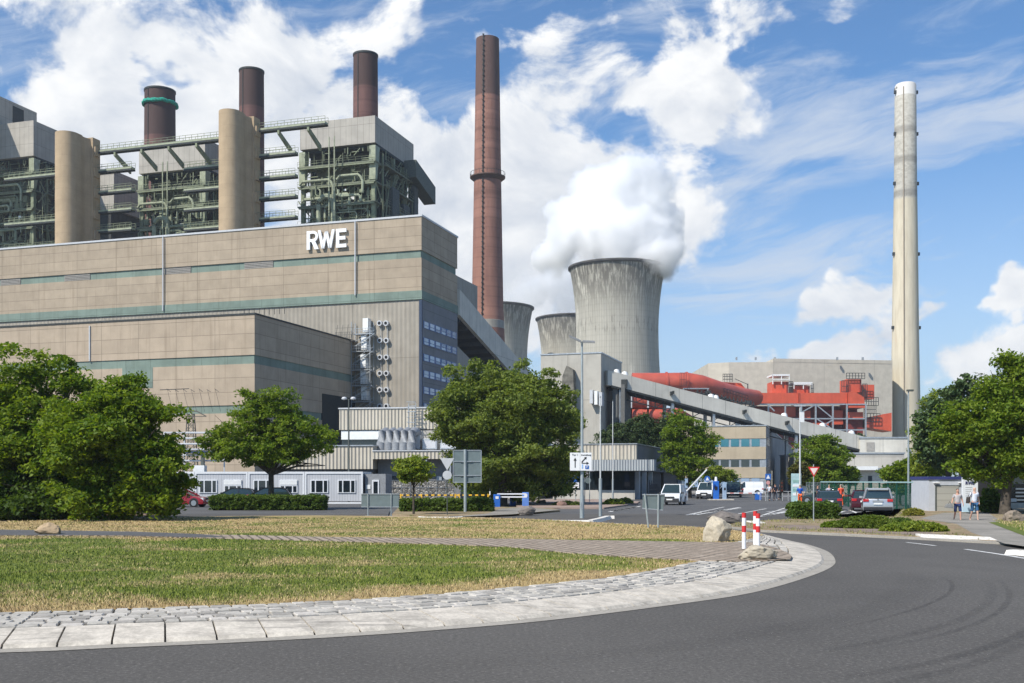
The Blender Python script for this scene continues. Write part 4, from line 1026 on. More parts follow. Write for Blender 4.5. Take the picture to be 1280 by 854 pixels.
# pieces that stand in the passage: turnstile bars
ts = thing('turnstile_gate', 'dark bar turnstiles beside the gatehouse wall', 'turnstile', FH.w(.6, 5), TO); tb_ = MB()
for k in range(26): tb_.bar((0,k*.25,0),(0,k*.25,1.9+.3*math.sin(k)),.04)
for h in (.4,1.1,1.8): tb_.bar((0,0,h),(0,6.3,h),.05)
tb_.build('bars', mat('bar_grey', (.12,.12,.125), .6), ts)
# ---- annexes left of the big tree
TA = D2R(-9)
def annex(name, label, px0, px1, pt, pb, Y, depth, m, cat='annex'):
    O = (P(px0,600,Y).x, Y); fr = Frame(O, TA); t_ = thing(name, label, cat, O, TA); return t_, fr
an1, fa = annex('ribbed_annex', 'upper ribbed pale annex with a white band over its window strip', 424, 660, 510, 560, 130, 14, PALE)
z = lambda py: fa.z(py,0,0); xe = fa.lx(672)
MB().box(0,xe,0,14,z(537.5),z(511.5)).build('ribbed_wall', PALE, an1); MB().box(-.1,xe+.1,-.12,14,z(511.5),z(510)).build('roof_edge', LGREY, an1)
MB().box(.2,fa.lx(500),.15,13.9,z(549.5),z(538.6)).build('white_band', WHITE, an1); MB().box(.2,xe-.1,.4,13.8,0,z(549.5)).build('window_strip', GLASSD, an1); MB().box(fa.lx(501),xe,.1,13.9,0,z(538.6)).build('plain_wall', PALE2, an1)
ldr = MB(); xq = fa.lx(517)
for dx in (-.45,.45): ldr.bar((xq+dx,-.7,z(550)),(xq+dx,-.7,z(506)),.08)
for k in range(14): zz = z(550)+k*.33; ldr.bar((xq-.45,-.7,zz),(xq+.45,-.7,zz),.05)
for k in range(8): zz = z(548)+k*.6; ldr.tube([(xq-.45,-.7,zz),(xq-.5,-1.4,zz),(xq+.5,-1.4,zz),(xq+.45,-.7,zz)],.04,4)
ldr.build('cat_ladder', ZINC, an1)
an2, fb = annex('ribbed_shed', 'lower ribbed pale shed behind the white site cabins', 396, 465, 557, 586, 119, 10, PALE)
z = lambda py: fb.z(py,0,0); xe = fb.lx(466)
MB().box(-4,xe,0,9,z(586.5),z(558)).build('ribbed_wall', PALE, an2); MB().box(-4.1,xe+.1,-.12,9,z(558),z(556.6)).build('roof_edge', ZINC, an2); MB().box(-3.9,xe-.1,.3,8.9,0,z(586.5)).build('base_wall', mat('base_dark', (.10,.10,.10), .8), an2)
an3, fc = annex('loading_bay', 'flat roofed loading bay with shaded recess behind the stone basket wall', 466, 566, 563, 574, 118, 9, PALE)
z = lambda py: fc.z(py,0,0); xe = fc.lx(572)
MB().box(0,xe,0,8,z(574),z(564.3)).build('fascia', PALE, an3); MB().box(-.05,xe+.05,-.1,8,z(564.3),z(563)).build('roof_edge', LGREY, an3); MB().box(.1,xe,1.6,8,0,z(574)).build('back_wall', mat('bay_grey', (.20,.20,.20), .8), an3)
MB().box(.3,xe*.42,1.45,1.6,1.2,2.6).build('window_strip', GLASSD, an3); MB().box(xe*.72,xe*.78,1.4,1.6,0,2.6).build('door', ZINC, an3)
pi = MB(); pi.box(xe*.62,xe*.64,.1,.4,0,z(574)); pi.box(xe*.9,xe*.92,.1,.4,0,z(574)); pi.each('post', ZINC, an3)
# roof plant: silver ducts and boxes
hv = thing('roof_duct', 'fat silver ventilation ducts curling on the low roof', 'ventilation duct', fc.w(fc.lx(465), 3)+(fc.z(563,0,3),), TA)
for k in range(5):
    x = .4+k*.85; pts = [(x,-.8,0.),(x,-.8,.8),(x+.1,-.5,1.9),(x+.2,.4,2.1),(x+.2,1.6,1.9)]
    MB().tube(pts, .5, 12).build('duct_pipe', ALU, hv, True)
def ac(px, w_, h, label, yy=3.5):
    t_ = thing('roof_unit', label, 'roof unit', fc.w(fc.lx(px), yy)+(fc.z(563,0,yy)-.02,), TA, 'grey boxes on the low roof')
    MB().box(0,w_,0,2,.1,h).build('casing', ZINC, t_, bevel=.04); MB().box(.15,w_-.15,-.03,.02,.25,h-.2).build('grille', LGREY, t_); MB().box(.1,.3,0,2,0,.1).box(w_-.3,w_-.1,0,2,0,.1).build('foot', DMET, t_)
ac(481,1.0,1.5,'narrow grey unit right of the silver ducts'); ac(494,1.9,1.75,'wide grey unit second from the silver ducts'); ac(518,1.7,1.3,'low grey unit with arched front on the low roof'); ac(541,2.0,1.5,'last grey unit beside the big tree')
# gabion wall
m, n, b = newmat('gabion_stone'); t = wcoord(n); v_ = n.node('ShaderNodeTexVoronoi', {'Vector': t, 'Scale': 4.2}); vd = n.node('ShaderNodeTexVoronoi', {'Vector': t, 'Scale': 4.2}, feature='DISTANCE_TO_EDGE')
c = n.mix(n.step(n.node('ShaderNodeSeparateColor', {0: v_.outputs['Color']}).outputs[0], 0, 1), (.15,.14,.125), (.42,.40,.36)); c = n.mix(n.step(vd.outputs[0], .0, .09), (.03,.03,.03), c)
n.set(b.inputs['Base Color'], c); n.set(b.inputs['Normal'], n.node('ShaderNodeBump', {'Strength': 1, 'Distance': .1, 'Height': vd.outputs[0]})); GAB = m
Og = G(480,627.5); fw = Frame(Og, 0); gw = thing('gabion_wall', 'grey stone filled wire basket wall behind the clipped hedge', 'stone wall', Og, 0)
MB().box(0,fw.lx(568),0,1,0,fw.z(600.5,0,0)).build('stone_fill', GAB, gw); gm = MB(); xw2 = fw.lx(568); zw = fw.z(600.5,0,0)
for k in range(9): gm.bar((xw2*k/8,-.03,0),(xw2*k/8,-.03,zw),.03)
for k in range(4): gm.bar((0,-.03,zw*k/3),(xw2,-.03,zw*k/3),.03)
gm.build('wire_mesh', ZINC, gw)
# ---- site cabins
CAB = cladding('cabin_steel', (.50,.51,.53), .25, 30, gap=.01, streak=.08, var=.03, spread=.03); CABW = mat('cabin_frame', (.72,.73,.74), .5, var=.03)
edges_ = [(-60,58),(60,178),(178.5,310),(310.5,380.5),(381,454)]
edges_ = [(96-140,96),(96.5,238),(238.5,309),(309.5,380.5),(381,453.5)]
edges_ = [(175,243),(243.5,309.5),(310,380.5),(381,453.5)]
labs = ['leftmost white site cabin behind the red car','second white site cabin with one shutter half down','white site cabin directly behind the maple trunk','rightmost white site cabin with two open windows']
for i, (p0, p1) in enumerate(edges_):
    Yc = 99.5-.0; z0 = .15; O = (P(p0,600,Yc).x, Yc); t_ = thing('site_cabin', labs[i], 'site cabin', O, 0, 'white site cabins in a row'); W_ = (p1-p0)/F*Yc; zt_ = 2.92
    MB().box(.08,W_-.08,.06,6,z0+.1,zt_-.15).build('wall', CAB, t_)
    fr = MB().box(0,.15,0,.2,0,zt_-.16); fr.box(W_-.15,W_,0,.2,0,zt_-.16); fr.box(0,W_,0,6.05,zt_-.16,zt_+.04); fr.box(.15,W_-.15,0,.2,.0,z0); fr.build('steel_frame', CABW, t_)
    cs = [W_*.25, W_*.72] if i else [W_*.55]
    for j, cx in enumerate(cs):
        hh = 1.15 if not (i in (1,2) and j == 1) else .65
        wf = MB().box(cx-.82,cx+.82,-.02,.1,1.0,1.0+1.2).build('window', CABW, t_)
        pn = MB().box(cx-.72,cx-.42,-.04,0,1.08,1.08+hh-.1).box(cx-.3,cx+.3,-.04,0,1.08,1.08+hh-.1).box(cx+.42,cx+.72,-.04,0,1.08,1.08+hh-.1); pn.build('window_pane', GLASSD, wf)
        if hh < 1: MB().box(cx-.78,cx+.78,-.05,0,1.75,2.18).build('shutter', WHITE, wf)
Yc = 97.5; O = (P(454,600,99).x+.05, 99.6); t_ = thing('entrance_cabin', 'grey end cabin with a glazed door at the right of the row', 'site cabin', O, 0)
MB().box(0,1.9,.3,5.5,0.1,2.75).build('wall', mat('cabin_grey', (.27,.28,.29), .6), t_); dd = MB().box(.65,1.3,.22,.32,.15,2.2).build('door', CABW, t_); MB().box(.78,1.17,.2,.25,.4,2.05).build('door_pane', GLASSD, dd); MB().box(.1,.5,.25,.33,1.35,1.75).build('notice', WHITE, t_)
# ---- beige block far behind and the red flue gas ducts
RED = mat('duct_red', (.56,.085,.035), .55, var=.12, scale=.25, streak=.3); RED2 = mat('pipe_red', (.46,.085,.05), .45, var=.15, scale=.2, streak=.3); REDD = mat('duct_shade_red', (.20,.035,.03), .7, var=.2, scale=.3)  # REDD is a darker copy of the red, shade put into the colour
Yd = 430; bg = thing('boiler_block_beige', 'very large plain beige block behind the red ducts', 'industrial hall', (P(887.5,600,Yd).x, Yd), 0)
BEI = cladding('beige_sheet', (.53,.485,.40), 24, 60, gap=.05, streak=.15, spread=.02)
W_ = lambda px, Y=Yd: (px-887.5)/F*Y
zz = lambda py, Y=Yd: H-(py-HZ)/F*Y
MB().prism([(0,4),(W_(911),0),(W_(966),-1),(W_(1122),6),(W_(1122),60),(0,60)],0,zz(453)).build('wall', BEI, bg)
MB().prism([(W_(966),-1.05),(W_(1046),2.5),(W_(1122),5.9),(W_(1122),59),(W_(966),59)],zz(453),zz(448.6)).build('upper_wall', BEI, bg)
mb = MB()
for px in (920,944,968,1046,1078): mb.box(W_(px),W_(px)+.6,0,1,zz(450),zz(446.5))
mb.each('roof_mast', ZINC, bg)
Yr = 395
def PX(px, py, Y=Yr): return P(px, py, Y)
dt = thing('flue_gas_duct', 'long bright red box duct on grey trestles before the beige block', 'flue gas duct', (PX(938,600).x, Yr), 0)
ox = PX(938,600).x
def rbox(mb, p0, p1, py0, py1, y0, y1):
    mb.box((p0-640)/F*Yr-ox,(p1-640)/F*Yr-ox,y0,y1,H-(py1-HZ)/F*Yr,H-(py0-HZ)/F*Yr); return mb
rbox(MB(),944,1059,491.2,504.3,0,9).build('duct', RED, dt)
rbs = MB()
for px in (946,997,998.5,1058): rbox(rbs,px,px+.7,490.6,505,-.3,9.2)
rbs.each('flange', RED, dt)
MB().extr([((1059.5-640)/F*Yr-ox,H-(491-HZ)/F*Yr),((1066-640)/F*Yr-ox,H-(489-HZ)/F*Yr),((1079-640)/F*Yr-ox,H-(497-HZ)/F*Yr),((1080-640)/F*Yr-ox,H-(510-HZ)/F*Yr),((1059.5-640)/F*Yr-ox,H-(510-HZ)/F*Yr)],-1,9).build('duct_elbow', RED, dt)
for nm, a in (('fan_box',(967,987,476.5,491)),('fan_box',(994.5,1014,482,491)),('fan_box',(1060,1079,473.5,490)),):
    o = rbox(MB(),*a,2,10).build(nm, RED, dt); rbox(MB(),a[1]-2.2,a[1]-.5,a[2]+.4,a[3],1.9,10.1).build('side_shade_strip', REDD, o)  # dark strip on the box front, painted shade for its right side
rbox(MB(),1083,1098.5,479.5,497.5,5,14).build('end_duct', RED, dt)
fm = MB()
for a in ((966.5,988,467.5,476),(993,1016.5,477.5,482)):
    for px in (a[0],(a[0]+a[1])/2,a[1]-1): rbox(fm,px,px+1,a[2],a[3]+4,1,1.4)
    rbox(fm,a[0],a[1],a[2],a[2]+2.2,.9,10); rbox(fm,a[0],a[1],a[3]-2,a[3]-1.2,.9,1.5)
fm.build('white_frame', WHITE, dt)
fm = MB()
def rr_(x0, x1, y0, y1, n=6):
    for k in range(n+1): px = x0+(x1-x0)*k/n; fm.bar(PX(px,y0,Yr+1)-Vector((ox,Yr,0)), PX(px,y1,Yr+1)-Vector((ox,Yr,0)), .18)
    for py in (y0,(y0+y1)/2,y1): fm.bar(PX(x0,py,Yr+1)-Vector((ox,Yr,0)), PX(x1,py,Yr+1)-Vector((ox,Yr,0)), .2)
rr_(1058,1081,466.5,473.5); rr_(1052,1060,476,490,4); rr_(1080,1098,497,507); rr_(1080,1095,507,517); rr_(986,991,477,491,3); rr_(1014,1017,480,491,2); rr_(1080,1100,517,527,5); rr_(1078,1084,480,497,3)
fm.build('catwalk', DMET, dt)
sup = MB(); rs_ = lambda a, b_, w_=.55: sup.bar(PX(*a,Yr-1)-Vector((ox,Yr,0)), PX(*b_,Yr-1)-Vector((ox,Yr,0)), w_)
for px in (960.5,981.5,1001.5,1019.5,1041,1058.5,1082): rs_((px,505),(px,575))
for py in (505.5,537.5,523.5): rs_((948,py),(1083,py),.45)
for a in ((1020,506,1041,523),(1020,537,1041,525),(960,506,968,514),(1001,516,1019,506),(1041,537,1020,523)): rs_(a[:2],a[2:],.4)
sup.build('trestle', ZINC, dt)
lo = MB(); rbox(lo,966,998,508,520,4,9); rbox(lo,1006,1016,513,522,3,9); rbox(lo,1044,1058,512,530,4,9); rbox(lo,1062,1080,515,523,1,8); rbox(lo,1020,1040,528,537,4,9); lo.each('lower_duct', RED, dt)
lo = MB(); rbox(lo,950,1082,505.5,560,9.5,14); lo.build('back_casing', REDD, dt)
lo = MB(); rbox(lo,1062,1082,523,545,3,9); rbox(lo,1010,1040,523.5,545,6,9.4); lo.each('shaded_casing', REDD, dt)  # casings behind the trestle, their shade painted as dark red
rc = lambda px, py: ((px-640)/F*Yr-ox, H-(py-HZ)/F*Yr)
MB().extr([rc(1085,522),rc(1117,515.5),rc(1117,539),rc(1085,534)],2,12).build('chimney_duct', RED, dt)
MB().extr([rc(1085,522),rc(1089,521.2),rc(1089,534.6),rc(1085,534)],1.5,12.1).build('flange', RED2, dt)
# big round pipes
rp = thing('flue_gas_pipe', 'fat red flue pipe bending behind the long conveyor', 'flue pipe', (PX(800,600,360).x, 360), 0); o3 = Vector((PX(800,600,360).x,360,0))
pts = [P(790,478,362),P(835,478,362),P(858,478,362),P(875,481,363),(P(900,489,370)),P(925,495,382),P(945,497.5,392)]
MB().tube([p-o3 for p in pts], [3.15,3.15,3.3,3.3,3.2,3.0,2.8], 28).build('pipe', RED2, rp, True)
fl = MB()
for px in (833,858): p = P(px,478,362)-o3; fl.tube([p-Vector((.3,0,0)),p+Vector((.3,0,0))],3.5,24)
fl.each('flange', RED2, rp, True)
pl = MB().box(P(853,0,360).x-o3.x,P(885,0,360).x-o3.x,-2,2,zz(487,360),zz(485.8,360)); pl.box(P(853,0,360).x-o3.x,P(854,0,360).x-o3.x,-2,2,0,zz(487,360)); pl.box(P(883,0,360).x-o3.x,P(884,0,360).x-o3.x,-2,2,0,zz(487,360)); pl.build('support_platform', ZINC, rp)
rr2 = MB(); a, b_ = P(853,485.5,357)-o3, P(858,485.5,357)-o3; rail(rr2, P(850,483,357)-o3, P(858,483,357)-o3, 4.4, .12, 4); rail(rr2, P(905,493,366)-o3, P(935,502,372)-o3, 2, .12, 8); rr2.build('railing', DMET, rp)
for i, (py, rr, lab) in enumerate(((500,2.8,'upper of two straight red pipes under the conveyor'),(520,2.4,'lower of two straight red pipes under the conveyor'))):
    Yp = 300; a, b_ = P(768,py,Yp), P(832 if i == 0 else 846,py,Yp); t_ = thing('flue_gas_pipe', lab, 'flue pipe', (a.x,a.y,0)); o_ = Vector((a.x,a.y,0))
    MB().tube([a-o_,b_-o_], rr*.92, 26).build('pipe', RED2, t_, True)
    if i: MB().tube([b_-o_,P(862,528,Yp+4)-o_], [rr*.92,rr*.8], 26).build('pipe_end', REDD, t_, True)
    sp_ = MB()
    for px in (789,810,831): sp_.bar(P(px,py-10,Yp-3)-o_, P(px,545,Yp-3)-o_, .45)
    sp_.each('support', LGREY, t_)
    MB().tube([P(801,py,Yp)-o_,P(802,py,Yp)-o_], rr*.98, 26).build('flange', RED2, t_, True)
fn = thing('fan_casing', 'red gabled fan casing beside the bend of the fat pipe', 'fan casing', (P(915,600,388).x, 388), 0); o_ = Vector((P(915,600,388).x,388,0))
c3 = lambda px, py: ((px-640)/F*388-o_.x, H-(py-HZ)/F*388)
MB().extr([c3(897,480),c3(903,477.5),c3(926,479),c3(932,486),c3(934,500),c3(897,500)],0,8).build('casing', RED, fn)
cw = MB(); 
for k in range(7): cw.bar((*c3(903+k*2,474.5)[:1],-1,c3(903,468)[1]),(*c3(903+k*2,474.5)[:1],-1,c3(903,478)[1]),.16)
for py in (468,471,474.5): cw.bar((c3(903,0)[0],-1,c3(0,py)[1]),(c3(915,0)[0],-1,c3(0,py)[1]),.2)
cw.bar((c3(934,0)[0],-1,c3(0,480)[1]),(c3(934,0)[0],-1,c3(0,498)[1]),.3); cw.bar((c3(918,0)[0],-1,c3(0,474)[1]),(c3(934,0)[0],-1,c3(0,481)[1]),.2); cw.build('catwalk', DMET, fn)
# dark process clutter under the fat pipe: small frames
fd = thing('pipe_rack', 'dark steel pipe rack under the bend of the fat red pipe', 'pipe rack', (P(880,600,345).x,345),0); o_ = Vector((P(880,600,345).x,345,0)); mb = MB(); r_ = random.Random(4)
for px in range(872, 945, 5): mb.bar(P(px,487+(px-872)*.22,345)-o_, P(px,540,345)-o_, .35)
for k in range(5): mb.bar(P(870,490+k*6,345)-o_, P(946,508+k*6,345)-o_, .35)
for k in range(16):
    px = r_.uniform(872,940); py = 490+(px-872)*.24+r_.uniform(0,14); p = P(px,py,346)-o_; mb.box(p.x,p.x+r_.uniform(.8,2.5),0,2,p.z,p.z+r_.uniform(.5,1.5))
mb.build('rack_frame', DMET, fd)
# ================================================================== TREES AND PLANTS
def leafmat(name, ca, cb, trans=.42):
    m = bpy.data.materials.new(name); m.use_nodes = True; n = NT(m.node_tree); n.n.clear()
    r = n.node('ShaderNodeNewGeometry').outputs['Random Per Island']; t = n.node('ShaderNodeTexCoord').outputs['Object']
    cl = n.noise(t, .55, 3, .6)
    c = n.mix(n.step(n.m('ADD', n.m('MULTIPLY', r, .5), n.m('MULTIPLY', cl, .9)), .45, .95), ca, cb)
    d = n.node('ShaderNodeBsdfPrincipled', {'Base Color': c, 'Roughness': .6, 'Specular IOR Level': .22}); tr = n.node('ShaderNodeBsdfTranslucent', {'Color': n.mix(1.0, c, (1.5,1.5,.55), 'MULTIPLY')})
    mx = n.node('ShaderNodeMixShader', {0: trans, 1: d, 2: tr}); n.node('ShaderNodeOutputMaterial', {0: mx}); MATS[name] = m; return m
L_MID = leafmat('leaf_mid', (0.085,0.153,0.012), (0.195,0.258,0.023)); L_DARK = leafmat('leaf_dark', (0.037,0.075,0.012), (0.085,0.137,0.020)); L_GREY = leafmat('leaf_grey_green', (0.106,0.153,0.031), (0.220,0.267,0.053))
L_YEL = leafmat('leaf_yellow_green', (0.126,0.191,0.023), (0.272,0.316,0.044)); L_CON = leafmat('needle_dark', (0.030,0.057,0.020), (0.071,0.100,0.033), .1); L_HEDGE = leafmat('leaf_hedge', (0.059,0.108,0.020), (0.126,0.183,0.033)); L_PINE = leafmat('needle_bluish', (0.051,0.090,0.035), (0.103,0.150,0.051), .15)
BARK = mat('bark', (.075,.062,.048), .95, var=.35, scale=4, bump=.6, bscale=14)
def leaves(name, m, blobs_, ncl, per, cr, ls, seed, parent=None, surf=.55, flat=.6, zmin=.15, lab=None):
    """leaf sized faces gathered in clumps, clumps spread through the crown's volume"""
    r = np.random.RandomState(seed); B = np.array(blobs_, float); vol = B[:,3]*B[:,4]*B[:,5]; pr = vol**.8; pr /= pr.sum()
    def shell_pts(Q, prq, n_, lo, hi, share):
        k = r.choice(len(Q), n_, p=prq); d = r.normal(size=(n_,3)); d[:,2] += .12; d /= np.linalg.norm(d, axis=1)[:,None]
        rad = np.where(r.rand(n_) < share, r.uniform(lo,hi,n_), r.uniform(.15,.9,n_)**.6)
        return Q[k,:3]+d*Q[k,3:6]*rad[:,None], k
    if per > 24 and zmin > .04:
        # boughs: uneven lumps over the big masses, so the crown gets bays and bright and dark clumps
        nb = int(45+24*len(B)); c2, k2 = shell_pts(B, pr, nb, .62, 1.10, .8); s2_ = r.uniform(.13,.33,nb)*(B[k2,3]*B[k2,5])**.5*(.55+.45/np.sqrt(np.maximum(1,len(B)/4)))+.18
        Q = np.c_[c2, s2_*1.25, s2_*1.15, s2_*.72]; v2 = s2_**2; v2 /= v2.sum()
        cc, _ = shell_pts(Q, v2, ncl, .6, 1.1, surf)
    else:
        cc, _ = shell_pts(B, pr, ncl, .78, 1.06, surf)
    cc = cc[cc[:,2] > zmin]; ncl = len(cc)
    cs = cr*r.uniform(.55,1.35,ncl); N = ncl*per; ci = np.repeat(np.arange(ncl), per)
    dd = r.normal(size=(N,3)); dd *= (r.rand(N)**.45/np.linalg.norm(dd, axis=1))[:,None]; p = cc[ci]+dd*cs[ci][:,None]*np.array([1,1,flat])
    p = p[p[:,2] > zmin*.4]; N = len(p)
    nn = r.normal(size=(N,3)); nn[:,2] = np.abs(nn[:,2])+.35; nn /= np.linalg.norm(nn, axis=1)[:,None]
    a = np.cross(nn, r.normal(size=(N,3))); a /= np.linalg.norm(a, axis=1)[:,None]; b = np.cross(nn, a)
    s = ls*r.uniform(.6,1.35,N)[:,None]
    V = np.stack([p-a*s*.55, p-b*s*.32+nn*s*.08, p+a*s*.6, p+b*s*.32+nn*s*.08], 1)
    return mesh_np(name, V.reshape(-1,3), 4, m, parent, lab)
def limbs(parent, base_r, h0, targets, seed, lean=(0,0)):
    r = random.Random(seed); mb = MB(); top_ = Vector((lean[0], lean[1], h0))
    mb.tube([(0,0,-.1),(0,0,.15),(lean[0]*.3,lean[1]*.3,h0*.5),top_], [base_r*1.5,base_r*1.1,base_r*.9,base_r*.8], 9)
    for tx in targets:
        T = Vector(tx); mid = top_.lerp(T, .45)+Vector((r.uniform(-.3,.3),r.uniform(-.3,.3),r.uniform(-.2,.5)))
        mb.tube([top_-Vector((0,0,.3)),mid,T], [base_r*.5,base_r*.3,base_r*.08], 6)
        for _ in range(3):
            e = mid.lerp(T, r.uniform(.1,.8))+Vector((r.uniform(-1,1),r.uniform(-1,1),r.uniform(0,1)))*(T-mid).length*.45
            mb.tube([mid, mid.lerp(e,.5)+Vector((0,0,.1)), e], [base_r*.22,base_r*.14,base_r*.04], 5)
    return mb.build('trunk', BARK, parent, True)
def tree(name, label, px, py0, blobs_px, m, ncl, per, cr, ls, seed, trunk_r=.22, fork=None, group=None, Y=None, deep=.75, surf=.55, flat=.6, zmin=.3, cat='tree', lean=(0,0)):
    if Y is None: x, Y = G(px, py0)
    x = (px-640)/F*Y; t = thing(name, label, cat, (x,Y), 0, group); bl = []
    for b_ in blobs_px:
        bx_, by_, rx, ry = b_[:4]; dy = b_[4] if len(b_) > 4 else 0.
        sc = (Y+dy)/F; bl.append(((bx_-640)*sc-x, dy, H-(by_-HZ)*sc, rx*sc, rx*sc*deep, ry*sc))
    leaves('crown', m, bl, ncl, per, cr, ls, seed, t, surf, flat, zmin)
    fk = fork or H+2; tg = []
    rr = random.Random(seed)
    for b_ in bl:
        for _ in range(2 if len(bl) > 3 else 4): tg.append((b_[0]+rr.uniform(-.5,.5)*b_[3], b_[1]+rr.uniform(-.5,.5)*b_[4], max(fk+.3, b_[2]+rr.uniform(-.3,.4)*b_[5])))
    limbs(t, trunk_r, fk, tg, seed, lean)
    return t
GP = 'trees at the left edge of the island'
tree('broadleaf_tree','tall mid green broadleaf tree at the left edge before the tan hall',52,652,[(35,475,52,40),(80,478,40,34),(20,530,75,60),(100,525,50,45),(60,570,85,55),(-60,520,70,80),(10,615,70,32)],L_MID,2100,36,.6,.22,11,.3,3.0,GP,Y=58,zmin=.2)
tree('hornbeam_tree','dense hornbeam with foliage down to the ground at the right end of the left clump',150,652,[(150,505,45,30),(135,550,75,48),(185,545,42,45),(160,600,68,42),(200,590,30,40),(120,625,60,24),(185,625,40,20)],L_MID,2000,36,.5,.2,12,.25,2.0,GP,Y=54.5,zmin=.12)
tree('dark_shrub_tree','low dark green bush tree at the foot of the left clump',90,651,[(95,615,40,32),(60,630,60,24),(20,630,50,30),(-30,620,50,45)],L_DARK,620,34,.55,.22,13,.15,.8,GP,Y=56,zmin=.1)
tree('maple_tree','small maple with a spreading crown and bare trunk above the parked cars',339,640,[(335,535,42,36),(300,550,44,24),(375,548,38,26),(350,510,28,20),(322,505,26,18),(280,560,22,18),(335,565,55,16),(392,565,20,14),(272,535,10,8),(407,582,10,4)],L_MID,1100,34,.5,.2,21,.24,2.9,None,Y=80,deep=.9,surf=.5,flat=.5)
tree('big_lime_tree','large pale green tree hiding the middle of the hall',628,632,[(600,490,42,36),(645,495,45,38),(690,500,28,36),(625,525,82,45),(665,550,54,50),(580,530,40,35),(640,585,76,36),(700,560,20,44),(560,520,24,26),(600,595,50,26),(670,600,46,24),(640,520,60,50)],L_GREY,3600,38,.6,.23,31,.4,3.5,None,Y=90,zmin=.6,deep=.7)
tree('shade_tree','dark tree standing in the shade behind the blue barriers',650,627,[(650,590,60,28),(690,590,30,30),(610,600,30,20),(640,612,60,14)],L_DARK,700,34,.7,.26,32,.3,2.0,None,Y=97,zmin=.8)
tree('standard_tree','small round clipped tree on a thin stem before the stone basket wall',517,645,[(517,588,19,12),(510,592,14,9),(525,591,12,9)],L_YEL,210,34,.3,.16,41,.07,2.0,None,Y=66,surf=.6)
for i, (px, py, rx, ry, lab) in enumerate(((768,548,20,14,'dark conifer hidden half behind the gatehouse roof, leftmost of three'),(803,541,15,20,'dark conifer behind the gatehouse roof, middle of three'),(828,545,18,22,'dark conifer behind the gatehouse roof next to the leafy tree'))):
    tree('conifer', lab, px, 620, [(px,py,rx,ry),(px+3,py-ry*.5,rx*.5,ry*.7),(px-8,py+14,rx,14),(px+9,py+10,rx*.8,14)], L_CON, 420, 34, .55, .26, 50+i, .2, 3, 'conifers behind the gatehouse', Y=140, zmin=1)
tree('roadside_tree','leafy green tree by the raised barrier, beside the office',862,622,[(856,540,22,24),(872,552,20,22),(858,575,26,26),(880,575,12,16),(845,560,14,20),(865,598,18,14),(846,525,8,10)],L_MID,760,34,.6,.26,55,.25,3.0,None,Y=130,zmin=1.2)
tree('light_bush','bright yellow green bush under the office windows',898,612,[(898,594,20,9),(888,592,10,8),(908,597,10,7)],L_YEL,230,34,.5,.24,56,.1,1.2,None,Y=150,zmin=1.0,cat='bush')
tree('round_tree','large round green tree in front of the office corner',1026,618,[(1026,575,28,22),(1012,585,22,20),(1042,585,24,22),(1030,560,18,14),(1030,600,32,16)],L_MID,760,34,.6,.25,57,.25,2.5,None,Y=125,zmin=.6)
tree('ball_tree','small ball shaped tree with orange tinge left of the round tree',1001,618,[(1001,592,11,13),(999,600,10,8)],leafmat('leaf_olive',(.07,.08,.02),(.15,.14,.035)),170,34,.35,.22,58,.1,1.8,None,Y=112,zmin=1.0)
tree('ball_tree','round bush tree in front of the cream annex',1062,622,[(1062,597,9,9),(1063,590,6,6)],L_MID,120,34,.4,.24,59,.1,1.2,None,Y=125,zmin=.6)
tree('dark_pine','dark pine standing above the pale workshop roof',1068,600,[(1068,555,13,9),(1072,549,7,7),(1062,562,12,5),(1080,560,8,5)],L_CON,260,34,.7,.4,60,.2,6,None,Y=205,zmin=2)
GR = 'trees on the right behind the info sign'
tree('plane_tree','big spreading tree at the right edge with a dark forked trunk',1256,641,[(1250,520,44,40),(1275,480,34,38),(1230,555,45,40),(1285,545,40,50),(1213,562,30,22),(1262,585,44,24),(1205,535,30,34),(1262,455,16,16),(1310,500,40,60),(1184,545,16,20)],L_MID,2400,36,.55,.21,71,.32,2.6,GR,Y=66,zmin=1.6,lean=(.25,0))
tree('back_pine','bluish pine rising behind the big tree on the right',1185,632,[(1190,505,16,16),(1210,490,16,12),(1180,525,26,20),(1213,476,10,6),(1175,560,20,24),(1225,480,6,8)],L_PINE,520,34,.6,.3,72,.22,3,GR,Y=84,zmin=2)
tree('edge_birch','thin yellowish tree with loose leaves next to the concrete chimney',1160,632,[(1158,510,12,12),(1170,500,12,10),(1155,545,14,16),(1150,585,16,14),(1165,590,20,20),(1148,520,8,10),(1165,560,22,22)],L_YEL,330,30,.5,.24,73,.15,3,GR,Y=88,zmin=1.5)
tree('back_bush','green bush behind the green fence at the foot of the right trees',1125,632,[(1118,593,16,12),(1135,590,16,14),(1128,605,22,10),(1150,598,16,14)],L_MID,330,34,.5,.25,74,.12,1,GR,Y=92,zmin=.5,cat='bush')
tree('grey_shrub','dark green shrub beside the walkers and the sign',1237,642,[(1237,626,12,12),(1242,632,12,8),(1231,634,8,7)],L_HEDGE,170,34,.3,.18,75,.05,.5,None,Y=69,zmin=.05,cat='shrub')
